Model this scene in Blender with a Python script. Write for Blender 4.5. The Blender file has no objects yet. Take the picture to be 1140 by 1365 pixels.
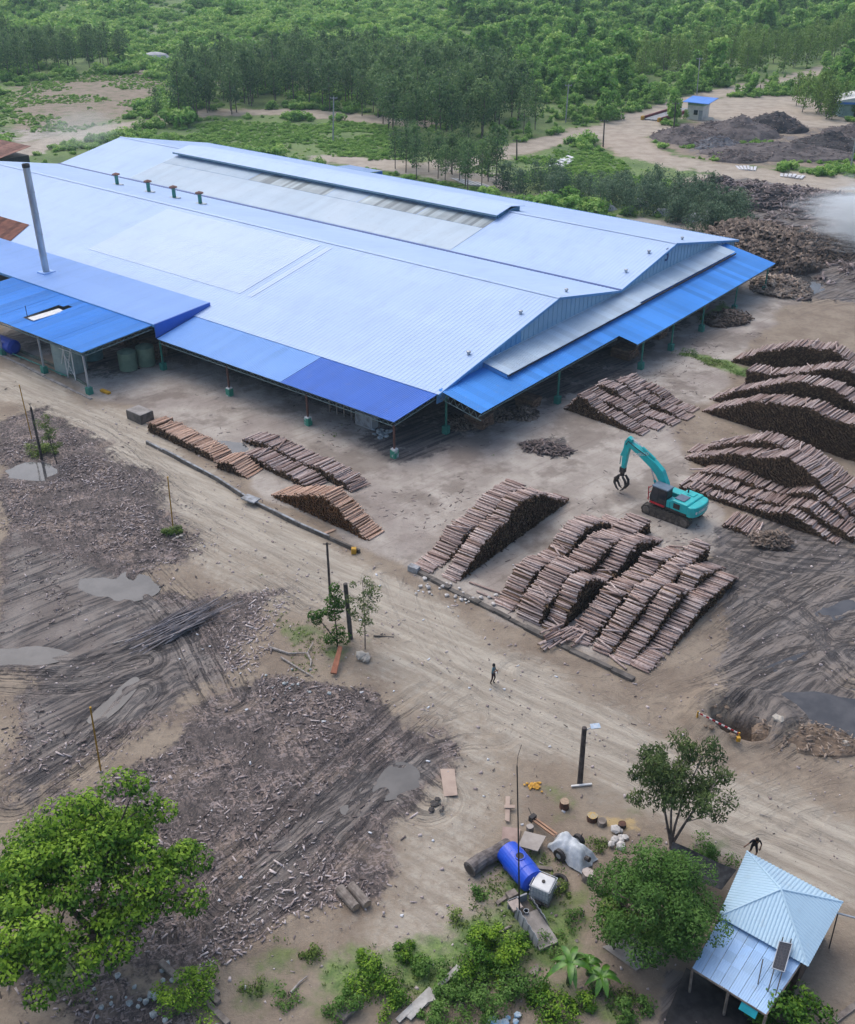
import bpy, bmesh, math, random
import numpy as np
from mathutils import Vector, Matrix
SC = bpy.context.scene
COL = SC.collection
R = math.radians
rnd = random.Random(7)

# ------------------------------------------------------------------ camera, sky, sun, exposure
CAM_H, CAM_PITCH = 44.0, 30.4
cd = bpy.data.cameras.new('drone_camera')
cam = bpy.data.objects.new('drone_camera', cd); COL.objects.link(cam)
cam.location = (0, 0, CAM_H); cam.rotation_euler = (R(90 - CAM_PITCH), 0, 0)
cd.sensor_fit = 'VERTICAL'; cd.sensor_height = 24; cd.lens = 24
cd.clip_start = 0.5; cd.clip_end = 4000
SC.camera = cam

SUN_EL, SUN_AZ = 58, -35          # azimuth clockwise from +Y
W = bpy.data.worlds.new('World'); SC.world = W; W.use_nodes = True
wn = W.node_tree; bg = wn.nodes['Background']
sky = wn.nodes.new('ShaderNodeTexSky'); sky.sky_type = 'NISHITA'; sky.sun_disc = False
sky.sun_elevation = R(SUN_EL); sky.sun_rotation = R(SUN_AZ)
sky.air_density = 1.0; sky.dust_density = 4.0; sky.ozone_density = 1.5
wn.links.new(sky.outputs[0], bg.inputs[0]); bg.inputs[1].default_value = 0.15
sl = bpy.data.lights.new('sun', 'SUN'); sl.energy = .75; sl.angle = R(75); sl.color = (1.0, 0.965, 0.92)
sun = bpy.data.objects.new('sun', sl); COL.objects.link(sun)
_d = Vector((math.sin(R(SUN_AZ)) * math.cos(R(SUN_EL)), math.cos(R(SUN_AZ)) * math.cos(R(SUN_EL)), math.sin(R(SUN_EL))))
sun.rotation_euler = _d.to_track_quat('Z', 'Y').to_euler(); sun.location = (0, 0, 120)
vs = SC.view_settings
vs.view_transform = 'Standard'; vs.look = 'None'; vs.gamma = 1; vs.use_curve_mapping = False
vs.exposure = 0.44
SC.render.engine = 'CYCLES'
cy = SC.cycles
cy.max_bounces = 6; cy.diffuse_bounces = 3; cy.glossy_bounces = 2; cy.transmission_bounces = 3
cy.transparent_max_bounces = 8; cy.volume_bounces = 2; cy.caustics_reflective = False; cy.caustics_refractive = False
cy.use_denoising = True
cy.volume_step_rate = 2.0

# ------------------------------------------------------------------ survey helpers
_t = R(CAM_PITCH)
def _ray(x, y):
    dx = (x - 570) / 1365; dy = (y - 682.5) / 1365
    return Vector((dx, math.cos(_t) - dy * math.sin(_t), -math.sin(_t) - dy * math.cos(_t)))
def G(x, y, z=0.0):
    """survey point of the photograph on the level plane z"""
    d = _ray(x, y); s = (z - CAM_H) / d.z
    return Vector((d.x * s, d.y * s, z))
def on_wall(p0, p1, x, y):
    """survey point on the upright plane through p0, p1 -> (distance along, height)"""
    d = _ray(x, y); u = Vector((p1.x - p0.x, p1.y - p0.y)).normalized(); n = Vector((-u.y, u.x))
    s = (n.x * p0.x + n.y * p0.y) / (n.x * d.x + n.y * d.y)
    q = Vector((d.x * s - p0.x, d.y * s - p0.y))
    return q.dot(u), CAM_H + d.z * s
TH = R(-38.6)                                  # yard and warehouse grid direction
A0 = G(525, 563, 3.7)
EX = Vector((math.cos(TH), math.sin(TH), 0)); EY = Vector((-math.sin(TH), math.cos(TH), 0))
def L(x, y, z=0.0):                             # yard grid -> world (x along the front, y into the hall)
    return Vector((A0.x, A0.y, 0)) + EX * x + EY * y + Vector((0, 0, z))
def toL(p):
    d = Vector((p.x - A0.x, p.y - A0.y, 0)); return d.dot(EX), d.dot(EY)

# ------------------------------------------------------------------ object helpers
def tag(o, label=None, cat=None, group=None, kind=None):
    if label: o['label'] = label
    if cat: o['category'] = cat
    if group: o['group'] = group
    if kind: o['kind'] = kind
    return o
def thing(name, label, cat, loc=(0, 0, 0), rz=0.0, group=None):
    o = bpy.data.objects.new(name, None); COL.objects.link(o)
    o.empty_display_size = 0.3
    o.location = loc; o.rotation_euler = (0, 0, rz)
    return tag(o, label, cat, group)
def link(name, me, parent=None, loc=None, rot=None):
    o = bpy.data.objects.new(name, me); COL.objects.link(o)
    if parent is not None: o.parent = parent
    if loc is not None: o.location = loc
    if rot is not None: o.rotation_euler = rot
    return o
def copy_tree(o, parent=None):
    c = o.copy(); COL.objects.link(c); c.parent = parent
    for ch in o.children: copy_tree(ch, c)
    return c
def npmesh(name, verts, faces, mat=None, smooth=False):
    """verts (n,3) array, faces (m,k) array with equal k"""
    verts = np.asarray(verts, np.float32); faces = np.asarray(faces, np.int32)
    me = bpy.data.meshes.new(name); n, k = faces.shape
    me.vertices.add(len(verts)); me.vertices.foreach_set('co', verts.ravel())
    me.loops.add(n * k); me.loops.foreach_set('vertex_index', faces.ravel())
    me.polygons.add(n); me.polygons.foreach_set('loop_start', np.arange(0, n * k, k, dtype=np.int32))
    try: me.polygons.foreach_set('loop_total', np.full(n, k, np.int32))
    except Exception: pass
    if smooth: me.polygons.foreach_set('use_smooth', np.ones(n, bool))
    me.update(calc_edges=True)
    if mat: me.materials.append(mat)
    return me
class MB:
    """collects simple solids; build() links them as ONE mesh object"""
    def __init__(s): s.v = []; s.f = []; s.m = []; s.cur = 0
    def add(s, vs, fs):
        b = len(s.v); s.v += [tuple(v) for v in vs]; s.f += [tuple(i + b for i in f) for f in fs]; s.m += [s.cur] * len(fs); return s
    def mat(s, i): s.cur = i; return s
    def hexa(s, p):                              # 8 points: bottom ring, top ring
        return s.add(p, [(3, 2, 1, 0), (4, 5, 6, 7), (0, 1, 5, 4), (1, 2, 6, 5), (2, 3, 7, 6), (3, 0, 4, 7)])
    def box(s, x0, x1, y0, y1, z0, z1):
        return s.hexa([(x0, y0, z0), (x1, y0, z0), (x1, y1, z0), (x0, y1, z0), (x0, y0, z1), (x1, y0, z1), (x1, y1, z1), (x0, y1, z1)])
    def cbox(s, c, d, rz=0.0, rx=0.0, ry=0.0):
        m = Matrix.Translation(c) @ Matrix.Rotation(rz, 4, 'Z') @ Matrix.Rotation(ry, 4, 'Y') @ Matrix.Rotation(rx, 4, 'X')
        h = Vector(d) / 2
        return s.hexa([m @ Vector((a * h.x, b * h.y, c_ * h.z)) for c_ in (-1, 1) for a, b in ((-1, -1), (1, -1), (1, 1), (-1, 1))])
    def bar(s, p, q, w, h=None, up=(0, 0, 1)):
        p = Vector(p); q = Vector(q); h = h or w; d = (q - p).normalized(); u = Vector(up)
        if abs(d.dot(u)) > .98: u = Vector((1, 0, 0))
        a = d.cross(u).normalized() * w / 2; b = a.cross(d).normalized() * h / 2
        return s.hexa([p - a - b, p + a - b, q + a - b, q - a - b, p - a + b, p + a + b, q + a + b, q - a + b])
    def tube(s, pts, rads, n=8, cap=True):
        pts = [Vector(p) for p in pts]
        if not hasattr(rads, '__len__'): rads = [rads] * len(pts)
        rings = []; vs = []; pa = None
        for i, p in enumerate(pts):
            d = (pts[min(i + 1, len(pts) - 1)] - pts[max(i - 1, 0)]).normalized()
            if pa is None:
                ref = Vector((0, 0, 1)) if abs(d.z) < .9 else Vector((1, 0, 0)); a = d.cross(ref).normalized()
            else:
                a = (pa - d * pa.dot(d)).normalized()
            pa = a; b = d.cross(a)
            for k in range(n):
                t = 2 * math.pi * k / n; vs.append(p + (a * math.cos(t) + b * math.sin(t)) * rads[i])
        fs = [(i * n + k, i * n + (k + 1) % n, (i + 1) * n + (k + 1) % n, (i + 1) * n + k) for i in range(len(pts) - 1) for k in range(n)]
        if cap: fs += [tuple(range(n))[::-1], tuple((len(pts) - 1) * n + k for k in range(n))]
        return s.add(vs, fs)
    def lathe(s, prof, c=(0, 0, 0), n=16, cap=True):
        vs = [(c[0] + r * math.cos(2 * math.pi * k / n), c[1] + r * math.sin(2 * math.pi * k / n), c[2] + z) for r, z in prof for k in range(n)]
        fs = [(i * n + k, i * n + (k + 1) % n, (i + 1) * n + (k + 1) % n, (i + 1) * n + k) for i in range(len(prof) - 1) for k in range(n)]
        if cap: fs += [tuple(range(n))[::-1], tuple((len(prof) - 1) * n + k for k in range(n))]
        return s.add(vs, fs)
    def prism(s, poly, y0, y1, axis='y'):        # polygon in xz pulled along y (or in xy pulled along z)
        n = len(poly)
        if axis == 'y': vs = [(x, y0, z) for x, z in poly] + [(x, y1, z) for x, z in poly]
        elif axis == 'z': vs = [(x, y, y0) for x, y in poly] + [(x, y, y1) for x, y in poly]
        else: vs = [(y0, x, z) for x, z in poly] + [(y1, x, z) for x, z in poly]
        return s.add(vs, [tuple(range(n))[::-1], tuple(range(n, 2 * n))] + [(i, (i + 1) % n, n + (i + 1) % n, n + i) for i in range(n)])
    def mesh(s, name, mats, smooth=False):
        me = bpy.data.meshes.new(name); me.from_pydata([tuple(v) for v in s.v], [], s.f)
        for m in (mats if isinstance(mats, (list, tuple)) else [mats]): me.materials.append(m)
        me.polygons.foreach_set('material_index', s.m)
        if smooth: me.polygons.foreach_set('use_smooth', [True] * len(s.f))
        bm = bmesh.new(); bm.from_mesh(me); bmesh.ops.recalc_face_normals(bm, faces=bm.faces); bm.to_mesh(me); bm.free()
        me.update(); return me
    def build(s, name, mats, parent=None, loc=None, rot=None, bevel=0, smooth=False):
        me = s.mesh(name, mats, smooth)
        o = link(name, me, parent, loc, rot)
        if bevel:
            b = o.modifiers.new('bevel', 'BEVEL'); b.width = bevel; b.segments = 2; b.limit_method = 'ANGLE'; b.angle_limit = R(40)
        return o

# ------------------------------------------------------------------ materials
class NT:
    def __init__(s, m): s.t = m.node_tree; s.n = s.t.nodes; s.l = s.t.links
    def new(s, k, **kw):
        nd = s.n.new('ShaderNode' + k)
        for a, v in kw.items(): setattr(nd, a, v)
        return nd
    def ln(s, a, b): s.l.new(a, b)
    def val(s, sock, v):
        if hasattr(v, 'is_linked') or hasattr(v, 'links'): s.ln(v, sock)
        else: sock.default_value = v
    def math(s, op, a, b=0.0, clamp=False):
        nd = s.new('Math', operation=op, use_clamp=clamp); s.val(nd.inputs[0], a); s.val(nd.inputs[1], b); return nd.outputs[0]
    def mix(s, f, a, b, blend='MIX'):
        nd = s.new('Mix', data_type='RGBA', blend_type=blend); s.val(nd.inputs[0], f)
        for so, v in ((nd.inputs[6], a), (nd.inputs[7], b)):
            s.val(so, (*v, 1) if isinstance(v, tuple) and len(v) == 3 else v)
        return nd.outputs[2]
    def noise(s, vec, scale, detail=4, rough=.55, dist=0.0):
        nd = s.new('TexNoise'); nd.inputs['Scale'].default_value = scale; nd.inputs['Detail'].default_value = detail
        nd.inputs['Roughness'].default_value = rough; nd.inputs['Distortion'].default_value = dist; s.ln(vec, nd.inputs['Vector']); return nd.outputs[0]
    def mapr(s, v, a, b, c=0.0, d=1.0):
        nd = s.new('MapRange', interpolation_type='SMOOTHSTEP'); s.ln(v, nd.inputs[0])
        for i, q in enumerate((a, b, c, d)): nd.inputs[i + 1].default_value = q
        return nd.outputs[0]
    def mapping(s, vec, rot=(0, 0, 0), scale=(1, 1, 1)):
        nd = s.new('Mapping', vector_type='TEXTURE'); s.ln(vec, nd.inputs[0]); nd.inputs['Rotation'].default_value = rot; nd.inputs['Scale'].default_value = tuple(1 / q for q in scale); return nd.outputs[0]
    def attr(s, name):
        nd = s.new('Attribute'); nd.attribute_name = name; return nd.outputs['Fac']
    def pos(s): return s.new('NewGeometry').outputs['Position']
def mk(name):
    m = bpy.data.materials.new(name); m.use_nodes = True; t = NT(m); return m, t, t.n['Principled BSDF']
MATS = {}
def mat(name, col, col2=None, rough=.8, scale=2.0, bump=0.0, bscale=None, spec=.35, metal=0.0, rand=0.0, stretch=(1, 1, 1), rot=(0, 0, 0), detail=5, lo=.35, hi=.65, coords='pos'):
    """procedural two-tone surface: noise between two tones, optional relief, optional tone per object"""
    if name in MATS: return MATS[name]
    m, t, b = mk(name)
    p = t.pos() if coords == 'pos' else t.new('TexCoord').outputs['Object']
    if stretch != (1, 1, 1) or rot != (0, 0, 0): p = t.mapping(p, rot, stretch)
    n = t.noise(p, scale, detail)
    if col2 is None: col2 = tuple(c * .8 for c in col)
    c = t.mix(t.mapr(n, lo, hi), tuple(col), tuple(col2))
    if rand:
        oi = t.new('ObjectInfo'); hs = t.new('HueSaturation'); t.ln(c, hs.inputs['Color'])
        t.ln(t.math('ADD', t.math('MULTIPLY', oi.outputs['Random'], 2 * rand), 1 - rand), hs.inputs['Value']); c = hs.outputs[0]
    t.ln(c, b.inputs['Base Color']); b.inputs['Roughness'].default_value = rough
    b.inputs['Specular IOR Level'].default_value = spec; b.inputs['Metallic'].default_value = metal
    if bump:
        bn = t.new('Bump'); bn.inputs['Strength'].default_value = 1; bn.inputs['Distance'].default_value = bump
        t.ln(t.noise(p, bscale or scale * 4, 6), bn.inputs['Height']); t.ln(bn.outputs[0], b.inputs['Normal'])
    MATS[name] = m; return m

# ------------------------------------------------------------------ numpy noise
def vnoise(x, y, scale, seed, octaves=3):
    out = np.zeros_like(x); amp = 1.0; tot = 0
    for o in range(octaves):
        rs = np.random.RandomState(seed + o * 17); T = rs.rand(256, 256)
        u = x / scale; v = y / scale; i = np.floor(u).astype(int); j = np.floor(v).astype(int)
        fu = u - i; fv = v - j; fu = fu * fu * (3 - 2 * fu); fv = fv * fv * (3 - 2 * fv)
        a = T[i % 256, j % 256]; b = T[(i + 1) % 256, j % 256]; c = T[i % 256, (j + 1) % 256]; d = T[(i + 1) % 256, (j + 1) % 256]
        out += amp * ((a * (1 - fu) + b * fu) * (1 - fv) + (c * (1 - fu) + d * fu) * fv); tot += amp; amp *= .5; scale *= .5
    return out / tot
def seg_dist(x, y, pts, closed=False):
    d = np.full(x.shape, 1e9); n = len(pts)
    for i in range(n if closed else n - 1):
        ax, ay = pts[i][:2]; bx, by = pts[(i + 1) % n][:2]; vx, vy = bx - ax, by - ay
        t = np.clip(((x - ax) * vx + (y - ay) * vy) / (vx * vx + vy * vy + 1e-9), 0, 1)
        d = np.minimum(d, np.hypot(x - ax - t * vx, y - ay - t * vy))
    return d
def poly_mask(x, y, pts, soft=1.0):
    """1 inside the polygon, falling to 0 over soft metres either side of its edge"""
    xs = [p[0] for p in pts]; ys = [p[1] for p in pts]; m = np.zeros_like(x)
    k = (x > min(xs) - soft) & (x < max(xs) + soft) & (y > min(ys) - soft) & (y < max(ys) + soft)
    if not k.any(): return m
    X = x[k]; Y = y[k]; ins = np.zeros(X.shape, bool); n = len(pts)
    for i in range(n):
        ax, ay = pts[i][:2]; bx, by = pts[(i + 1) % n][:2]
        if ay == by: continue
        ins ^= ((ay > Y) != (by > Y)) & (X < (bx - ax) * (Y - ay) / (by - ay) + ax)
    d = seg_dist(X, Y, pts, True); sd = np.where(ins, d, -d)
    m[k] = np.clip(sd / (2 * soft) + .5, 0, 1); return m
def GP(pts): return [tuple(G(*p)[:2]) for p in pts]

# ================================================================== GROUND
def axis(segs):
    out = [segs[0][0]]
    for a, b, st in segs:
        n = max(1, int(round((b - a) / st))); out += list(np.linspace(a, b, n + 1)[1:])
    return np.array(out)
gx = axis([(-1500, -300, 150), (-300, -110, 8), (-110, -40, 1.0), (-40, 46, .27), (46, 110, .8), (110, 300, 8), (300, 1500, 150)])
gy = axis([(-150, 15, 15), (15, 24, 1), (24, 88, .27), (88, 190, .7), (190, 320, 3), (320, 700, 12), (700, 2600, 150)])
X, Y = np.meshgrid(gx, gy); GXN, GYN = len(gx), len(gy)
wx = X + (vnoise(X, Y, 6, 3) - .5) * 5; wy = Y + (vnoise(X, Y, 6, 9) - .5) * 5      # warped, so zone edges wander
near = (Y < 230)
def zone(pts, soft=1.5, warp=True): return poly_mask(wx if warp else X, wy if warp else Y, GP(pts), soft)
def mx(*a):
    r = a[0]
    for q in a[1:]: r = np.maximum(r, q)
    return r
# --- concrete-hard yard round the hall
conc = zone([(0, 455), (118, 515), (178, 545), (490, 728), (548, 752), (690, 828), (800, 870), (900, 800), (960, 720), (925, 640), (905, 560), (950, 530), (960, 480), (1060, 400), (1040, 340), (600, 200), (0, 170)], 2.0)
yard_in = poly_mask(X, Y, [tuple(L(*p)[:2]) for p in ((-112, -8), (-34, -8), (1, -2), (9, 33), (10, 72), (-112, 75))], 1.0)
# --- dark field of bark and wood waste
deb = mx(zone([(330, 905), (420, 880), (470, 925), (560, 965), (600, 1000), (560, 1090), (520, 1150), (400, 1230), (250, 1300), (120, 1300), (150, 1150), (250, 1010)], 3) * .8,
         zone([(0, 600), (100, 640), (230, 700), (230, 760), (330, 800), (390, 800), (330, 900), (250, 930), (100, 1040), (0, 1080)], 3) * .72, zone([(0, 1060), (110, 1020), (180, 1060), (60, 1180), (0, 1200)], 2) * .6,
         zone([(0, 560), (70, 540), (140, 590), (215, 640), (245, 700), (240, 745), (120, 745), (60, 830), (0, 850)], 2.5),
         zone([(0, 840), (90, 800), (200, 800), (300, 795), (380, 795), (330, 860), (200, 900), (160, 930), (60, 1000), (0, 1010)], 2.0),
         zone([(250, 950), (330, 905), (400, 890), (480, 920), (520, 965), (540, 1010), (480, 1040), (560, 1060), (545, 1110), (490, 1180), (330, 1240), (230, 1290), (100, 1290), (60, 1180), (130, 1090), (180, 1020)], 2.0),
         zone([(0, 1260), (200, 1290), (260, 1365), (0, 1365)], 1.5))
pale = mx(zone([(250, 1240), (330, 1170), (440, 1130), (480, 1190), (330, 1250), (220, 1290)], 1.2), zone([(280, 900), (340, 790), (400, 800), (330, 900)], 1))
# --- wet black mud, plus canopy shade painted on the hall floor
mud = mx(zone([(0, 700), (120, 745), (210, 790), (300, 900), (230, 940), (150, 960), (60, 1060), (0, 1090), (0, 880)], 2) * .75,
         zone([(300, 1190), (420, 1090), (480, 1020), (560, 1010), (550, 1070), (470, 1130), (330, 1220)], 1.5) * .8,
         zone([(925, 705), (1010, 695), (1140, 700), (1140, 990), (1060, 985), (960, 945), (960, 900), (985, 820), (950, 760)], 2.5) * .98,
         zone([(915, 245), (1000, 238), (1150, 262), (1150, 402), (1075, 400), (1020, 380), (985, 330), (960, 280)], 3),
         zone([(880, 178), (960, 165), (1150, 168), (1150, 225), (960, 222), (890, 200)], 3) * .5, zone([(690, 590), (750, 588), (765, 603), (700, 608)], .8), zone([(470, 570), (600, 560), (620, 600), (530, 618), (470, 596)], 1.5) * .66,
         zone([(730, 480), (830, 440), (900, 440), (860, 500), (760, 540), (700, 560)], 2) * .6,
         poly_mask(wx, wy, [tuple(L(*q)[:2]) for q in ((-34, 3.2), (1, 3.2), (5, 7), (6, 70), (-8, 70), (-8, 16), (-60, 16), (-60, -6), (-36, -6))], 2.5) * .62,  # shade under the canopies and hall edge, painted into the floor colour
         zone([(890, 1290), (1000, 1340), (1000, 1365), (880, 1365)], .8, False))
# --- haul roads
road_l = [(0, 505), (120, 560), (250, 655), (380, 735), (500, 800), (580, 870), (680, 930), (800, 990), (930, 1060), (1140, 1150)]
road = np.clip(1.25 - seg_dist(wx, wy, GP(road_l)) / 4.2, 0, 1)
for pts, w in (([(240, 700), (330, 790), (430, 800)], 4), ([(560, 880), (620, 1000), (590, 1130), (560, 1250)], 5)):
    road = mx(road, .6 * np.clip(1.25 - seg_dist(wx, wy, GP(pts)) / w, 0, 1))
far_roads = [([(1140, 85), (1020, 112), (930, 130), (860, 155), (800, 175), (720, 190), (650, 212), (560, 222), (440, 212)], 5),
             ([(860, 155), (830, 185), (860, 210), (940, 225), (1140, 248)], 7), ([(800, 178), (850, 170), (905, 180)], 9),
             ([(200, 92), (250, 98), (300, 108)], 4), ([(560, 165), (400, 150), (280, 150), (170, 168), (60, 190), (20, 205)], 6), ([(480, 215), (640, 240), (720, 255)], 5)]
froad = mx(*[np.clip(1.3 - seg_dist(X + (wx - X) * .6, Y + (wy - Y) * .6, GP(p)) / w, 0, 1) for p, w in far_roads])
froad = mx(froad, poly_mask(wx, wy, GP([(880, 150), (960, 130), (1060, 125), (1140, 150), (1140, 172), (1000, 170), (930, 165)]), 3) * .8,
           poly_mask(wx, wy, GP([(870, 225), (1140, 235), (1140, 262), (1000, 258), (900, 240)]), 3) * .9)
# --- grass and weeds
far_green = np.clip((Y - 165) / 12, 0, 1)
bare = mx(froad, zone([(0, 118), (100, 100), (200, 92), (250, 110), (220, 140), (150, 170), (60, 190), (0, 195)], 6) * .62,
          zone([(880, 175), (960, 150), (1140, 165), (1140, 225), (960, 220), (890, 200)], 3), zone([(900, 240), (1140, 250), (1140, 420), (990, 420), (960, 300)], 4),
          zone([(600, 215), (720, 200), (770, 215), (720, 230), (640, 245)], 3) * .4)
grass = np.clip(far_green - bare * 1.1, 0, 1)
grass = mx(grass, zone([(640, 220), (760, 195), (860, 215), (950, 232), (860, 245), (700, 262)], 3) * .9,
           zone([(900, 465), (940, 470), (1010, 500), (1010, 510), (950, 490)], .7) * .9, zone([(925, 432), (965, 405), (985, 410), (950, 440)], .7) * .8,
           zone([(640, 1185), (700, 1140), (780, 1180), (800, 1270), (780, 1330), (650, 1300), (600, 1230)], 1.6) * .62,
           zone([(430, 1290), (560, 1240), (640, 1220), (720, 1300), (840, 1330), (860, 1365), (420, 1365)], 1.5) * .66,
           zone([(720, 1050), (830, 1040), (850, 1110), (760, 1110)], 1.5) * .45, zone([(270, 1270), (430, 1250), (430, 1365), (290, 1365)], 1.5) * .5,
           zone([(360, 820), (480, 830), (500, 900), (440, 900), (370, 860)], 1) * .4, zone([(905, 1100), (985, 1120), (960, 1160), (900, 1150)], .8) * .5,
           zone([(0, 1220), (60, 1210), (100, 1300), (40, 1365), (0, 1365)], 1.0) * .5)
# --- reddish bare soil
red = mx(zone([(780, 200), (830, 175), (880, 190), (900, 215), (870, 225)], 4), zone([(960, 150), (1060, 140), (1100, 160), (1000, 165)], 3), zone([(440, 860), (520, 900), (500, 940), (430, 900)], 1.5) * .3) * .9
straw = zone([(780, 1085), (820, 1080), (825, 1110), (790, 1112)], .6) * .8
# --- standing water sits in shallow hollows
PUDDLES = [('shallow grey puddle in the bark waste left of the haul road', [(98, 770), (150, 764), (200, 768), (205, 788), (170, 800), (120, 797), (95, 785)]),
           ('still puddle reflecting the dark post beside the left sapling', [(2, 628), (30, 616), (70, 618), (78, 630), (60, 641), (20, 640)]),
           ('blue-grey puddle between the bark stacks and the tan peeled logs', [(268, 592), (300, 584), (325, 586), (332, 596), (312, 604), (284, 603)]),
           ('large brown pool beyond the pit at the right edge', [(985, 930), (1015, 922), (1060, 925), (1150, 925), (1150, 992), (1090, 986), (1040, 958)]),
           ('long water-filled rut in the mud at far right', [(1018, 892), (1050, 877), (1082, 868), (1076, 880), (1040, 893)]),
           ('milky puddle in crossing ruts beside the plywood sheet', [(500, 1052), (516, 1026), (536, 1018), (556, 1030), (552, 1058), (530, 1062), (512, 1064)]),
           ('narrow water-filled rut in the black mud left of the plywood', [(442, 1090), (470, 1050), (488, 1022), (492, 1030), (474, 1064), (452, 1094)]),
           ('pale pond beside the far corner of the gable canopy', [(1032, 372), (1058, 362), (1082, 368), (1096, 386), (1070, 392), (1046, 384)]),
           ('small puddle at the left edge above the drainage track', [(0, 866), (50, 862), (90, 872), (60, 884), (0, 886)]),
           ('tiny puddle at the end of the log block beside the hall', [(884, 548), (898, 545), (908, 552), (894, 556)]),
           ('wet slick in the drainage track above the yellow pole', [(120, 952), (150, 925), (176, 905), (182, 915), (158, 944), (130, 962)]),
           ('shallow puddle in the mud beside the far right wheel ruts', [(1090, 815), (1130, 800), (1140, 812), (1110, 826)])]
pud = np.zeros_like(X)
for _l, pts in PUDDLES: pud = mx(pud, poly_mask(X + (wx - X) * .45, Y + (wy - Y) * .45, GP(pts), .9))
# --- wheel ruts
RUTS = [[(815, 905), (900, 880), (1000, 830), (1140, 785)], [(830, 925), (930, 895), (1040, 850), (1140, 825)], [(850, 942), (960, 905), (1060, 870), (1140, 852)],
        [(860, 915), (950, 875), (1050, 815), (1140, 770)], [(900, 960), (1000, 905), (1080, 872)], [(950, 735), (1040, 757), (1140, 765)], [(965, 768), (1050, 800), (1110, 860)],
        [(970, 725), (1060, 735), (1140, 742)], [(940, 850), (1010, 800), (1140, 755)], [(1000, 800), (1060, 830), (1140, 900)],
        [(330, 1215), (430, 1120), (500, 1045), (560, 985), (640, 955)], [(300, 1190), (400, 1110), (470, 1030), (540, 965), (610, 920)], [(380, 1180), (460, 1095), (520, 1020), (580, 960)],
        [(480, 1060), (540, 1000), (600, 975), (660, 970)], [(505, 1030), (540, 1045), (570, 1070)],
        [(960, 1062), (1050, 1020), (1140, 985)], [(950, 1085), (1050, 1045), (1140, 1012)], [(985, 1100), (1070, 1062), (1140, 1048)], [(1000, 1050), (1080, 1010), (1140, 965)],
        [(190, 765), (250, 840), (300, 930)], [(0, 900), (100, 905), (190, 880)], [(190, 920), (110, 1000), (20, 1062)], [(240, 690), (330, 745), (420, 800)],
        [(520, 770), (545, 830), (600, 890), (700, 950), (860, 1030), (1140, 1140)], [(0, 520), (130, 575), (260, 675), (400, 760), (540, 850)], [(560, 750), (545, 800), (590, 880), (680, 945)],
        [(990, 350), (1060, 340), (1140, 330)], [(1040, 400), (1090, 380), (1140, 372)], [(1060, 420), (1100, 405), (1140, 400)], [(700, 900), (790, 930), (880, 980), (930, 960)], [(740, 905), (820, 915), (900, 945)]]
rut = np.zeros_like(X); ridge = np.zeros_like(X); rdist = np.full(X.shape, 4.0)
for i, r in enumerate(RUTS):
    pts = GP(r); out = []
    for k in range(len(pts) - 1):            # smooth polyline
        p0 = Vector(pts[max(k - 1, 0)]); p1 = Vector(pts[k]); p2 = Vector(pts[k + 1]); p3 = Vector(pts[min(k + 2, len(pts) - 1)])
        for s in range(5):
            t = s / 5; out.append(.5 * ((2 * p1) + (p2 - p0) * t + (2 * p0 - 5 * p1 + 4 * p2 - p3) * t * t + (3 * p1 - p0 - 3 * p2 + p3) * t ** 3))
    out.append(Vector(pts[-1]))
    kx = (X > min(p.x for p in out) - 4) & (X < max(p.x for p in out) + 4) & (Y > min(p.y for p in out) - 4) & (Y < max(p.y for p in out) + 4)
    if not kx.any(): continue
    jx = X[kx] + (wx - X)[kx] * .12; jy = Y[kx] + (wy - Y)[kx] * .12
    d = seg_dist(jx, jy, [tuple(p) for p in out])
    rdist[kx] = np.minimum(rdist[kx], d)
    for off in (.25, 1.55):
        w = .36
        rut[kx] = np.maximum(rut[kx], np.exp(-((d - off) / w) ** 2) * (.6 + .4 * vnoise(X[kx], Y[kx], 3, i + 40, 2)))
        ridge[kx] = np.maximum(ridge[kx], np.exp(-((d - off - .65) / .33) ** 2))
deb = np.clip(deb + (vnoise(X, Y, 5, 61, 4) - .5) * .55 * (deb > .05), 0, 1)
soft_gnd = np.clip(mud + deb * .8 + .35 * road + .35 - conc * .6, .12, 1)
inside = mx(yard_in, conc * .8)
H = (vnoise(X, Y, 9, 5) - .5) * .22 * (1 - inside * .8) + (vnoise(X, Y, 1.6, 8) - .5) * .10 * soft_gnd + (vnoise(X, Y, .7, 4, 2) - .5) * .10 * deb
H += (-rut * .17 + ridge * .09) * soft_gnd
H += .05
H = np.where(yard_in > .5, .012 + (H - .05) * .12, H)
H = H * (1 - pud) + pud * -.10
pit = G(985, 972); d = np.hypot((X - pit.x - (Y - pit.y) * -.5) / 1.5, (Y - pit.y) / 1.2)
H += .95 * np.exp(-((np.hypot((X - pit.x - .4) / 2.6, (Y - pit.y - .8) / 2.2) - 1) / .4) ** 2) * (Y > pit.y - 2.2) * np.clip((Y - pit.y + 2.2) / 2, 0, 1)
H -= 1.9 * np.exp(-(d / .95) ** 4)
far_h = np.clip((Y - 330) / 400, 0, 1); H += far_h ** 2 * 14 * vnoise(X, Y, 160, 12, 2)
pitm = np.clip(1.35 - d, 0, 1)
idx = np.arange(GXN * GYN).reshape(GYN, GXN)
faces = np.stack([idx[:-1, :-1], idx[:-1, 1:], idx[1:, 1:], idx[1:, :-1]], -1).reshape(-1, 4)
gm, t, b = mk('ground_soil')
P = t.pos(); n1 = t.noise(P, .35, 6, .6); n2 = t.noise(P, 2.2, 6, .6); n3 = t.noise(P, 9, 5, .65); n4 = t.noise(P, .09, 4, .5)
stk = t.noise(t.mapping(P, (0, 0, TH + R(3)), (.10, 1.1, 1)), 1.6, 6, .65)
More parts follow.
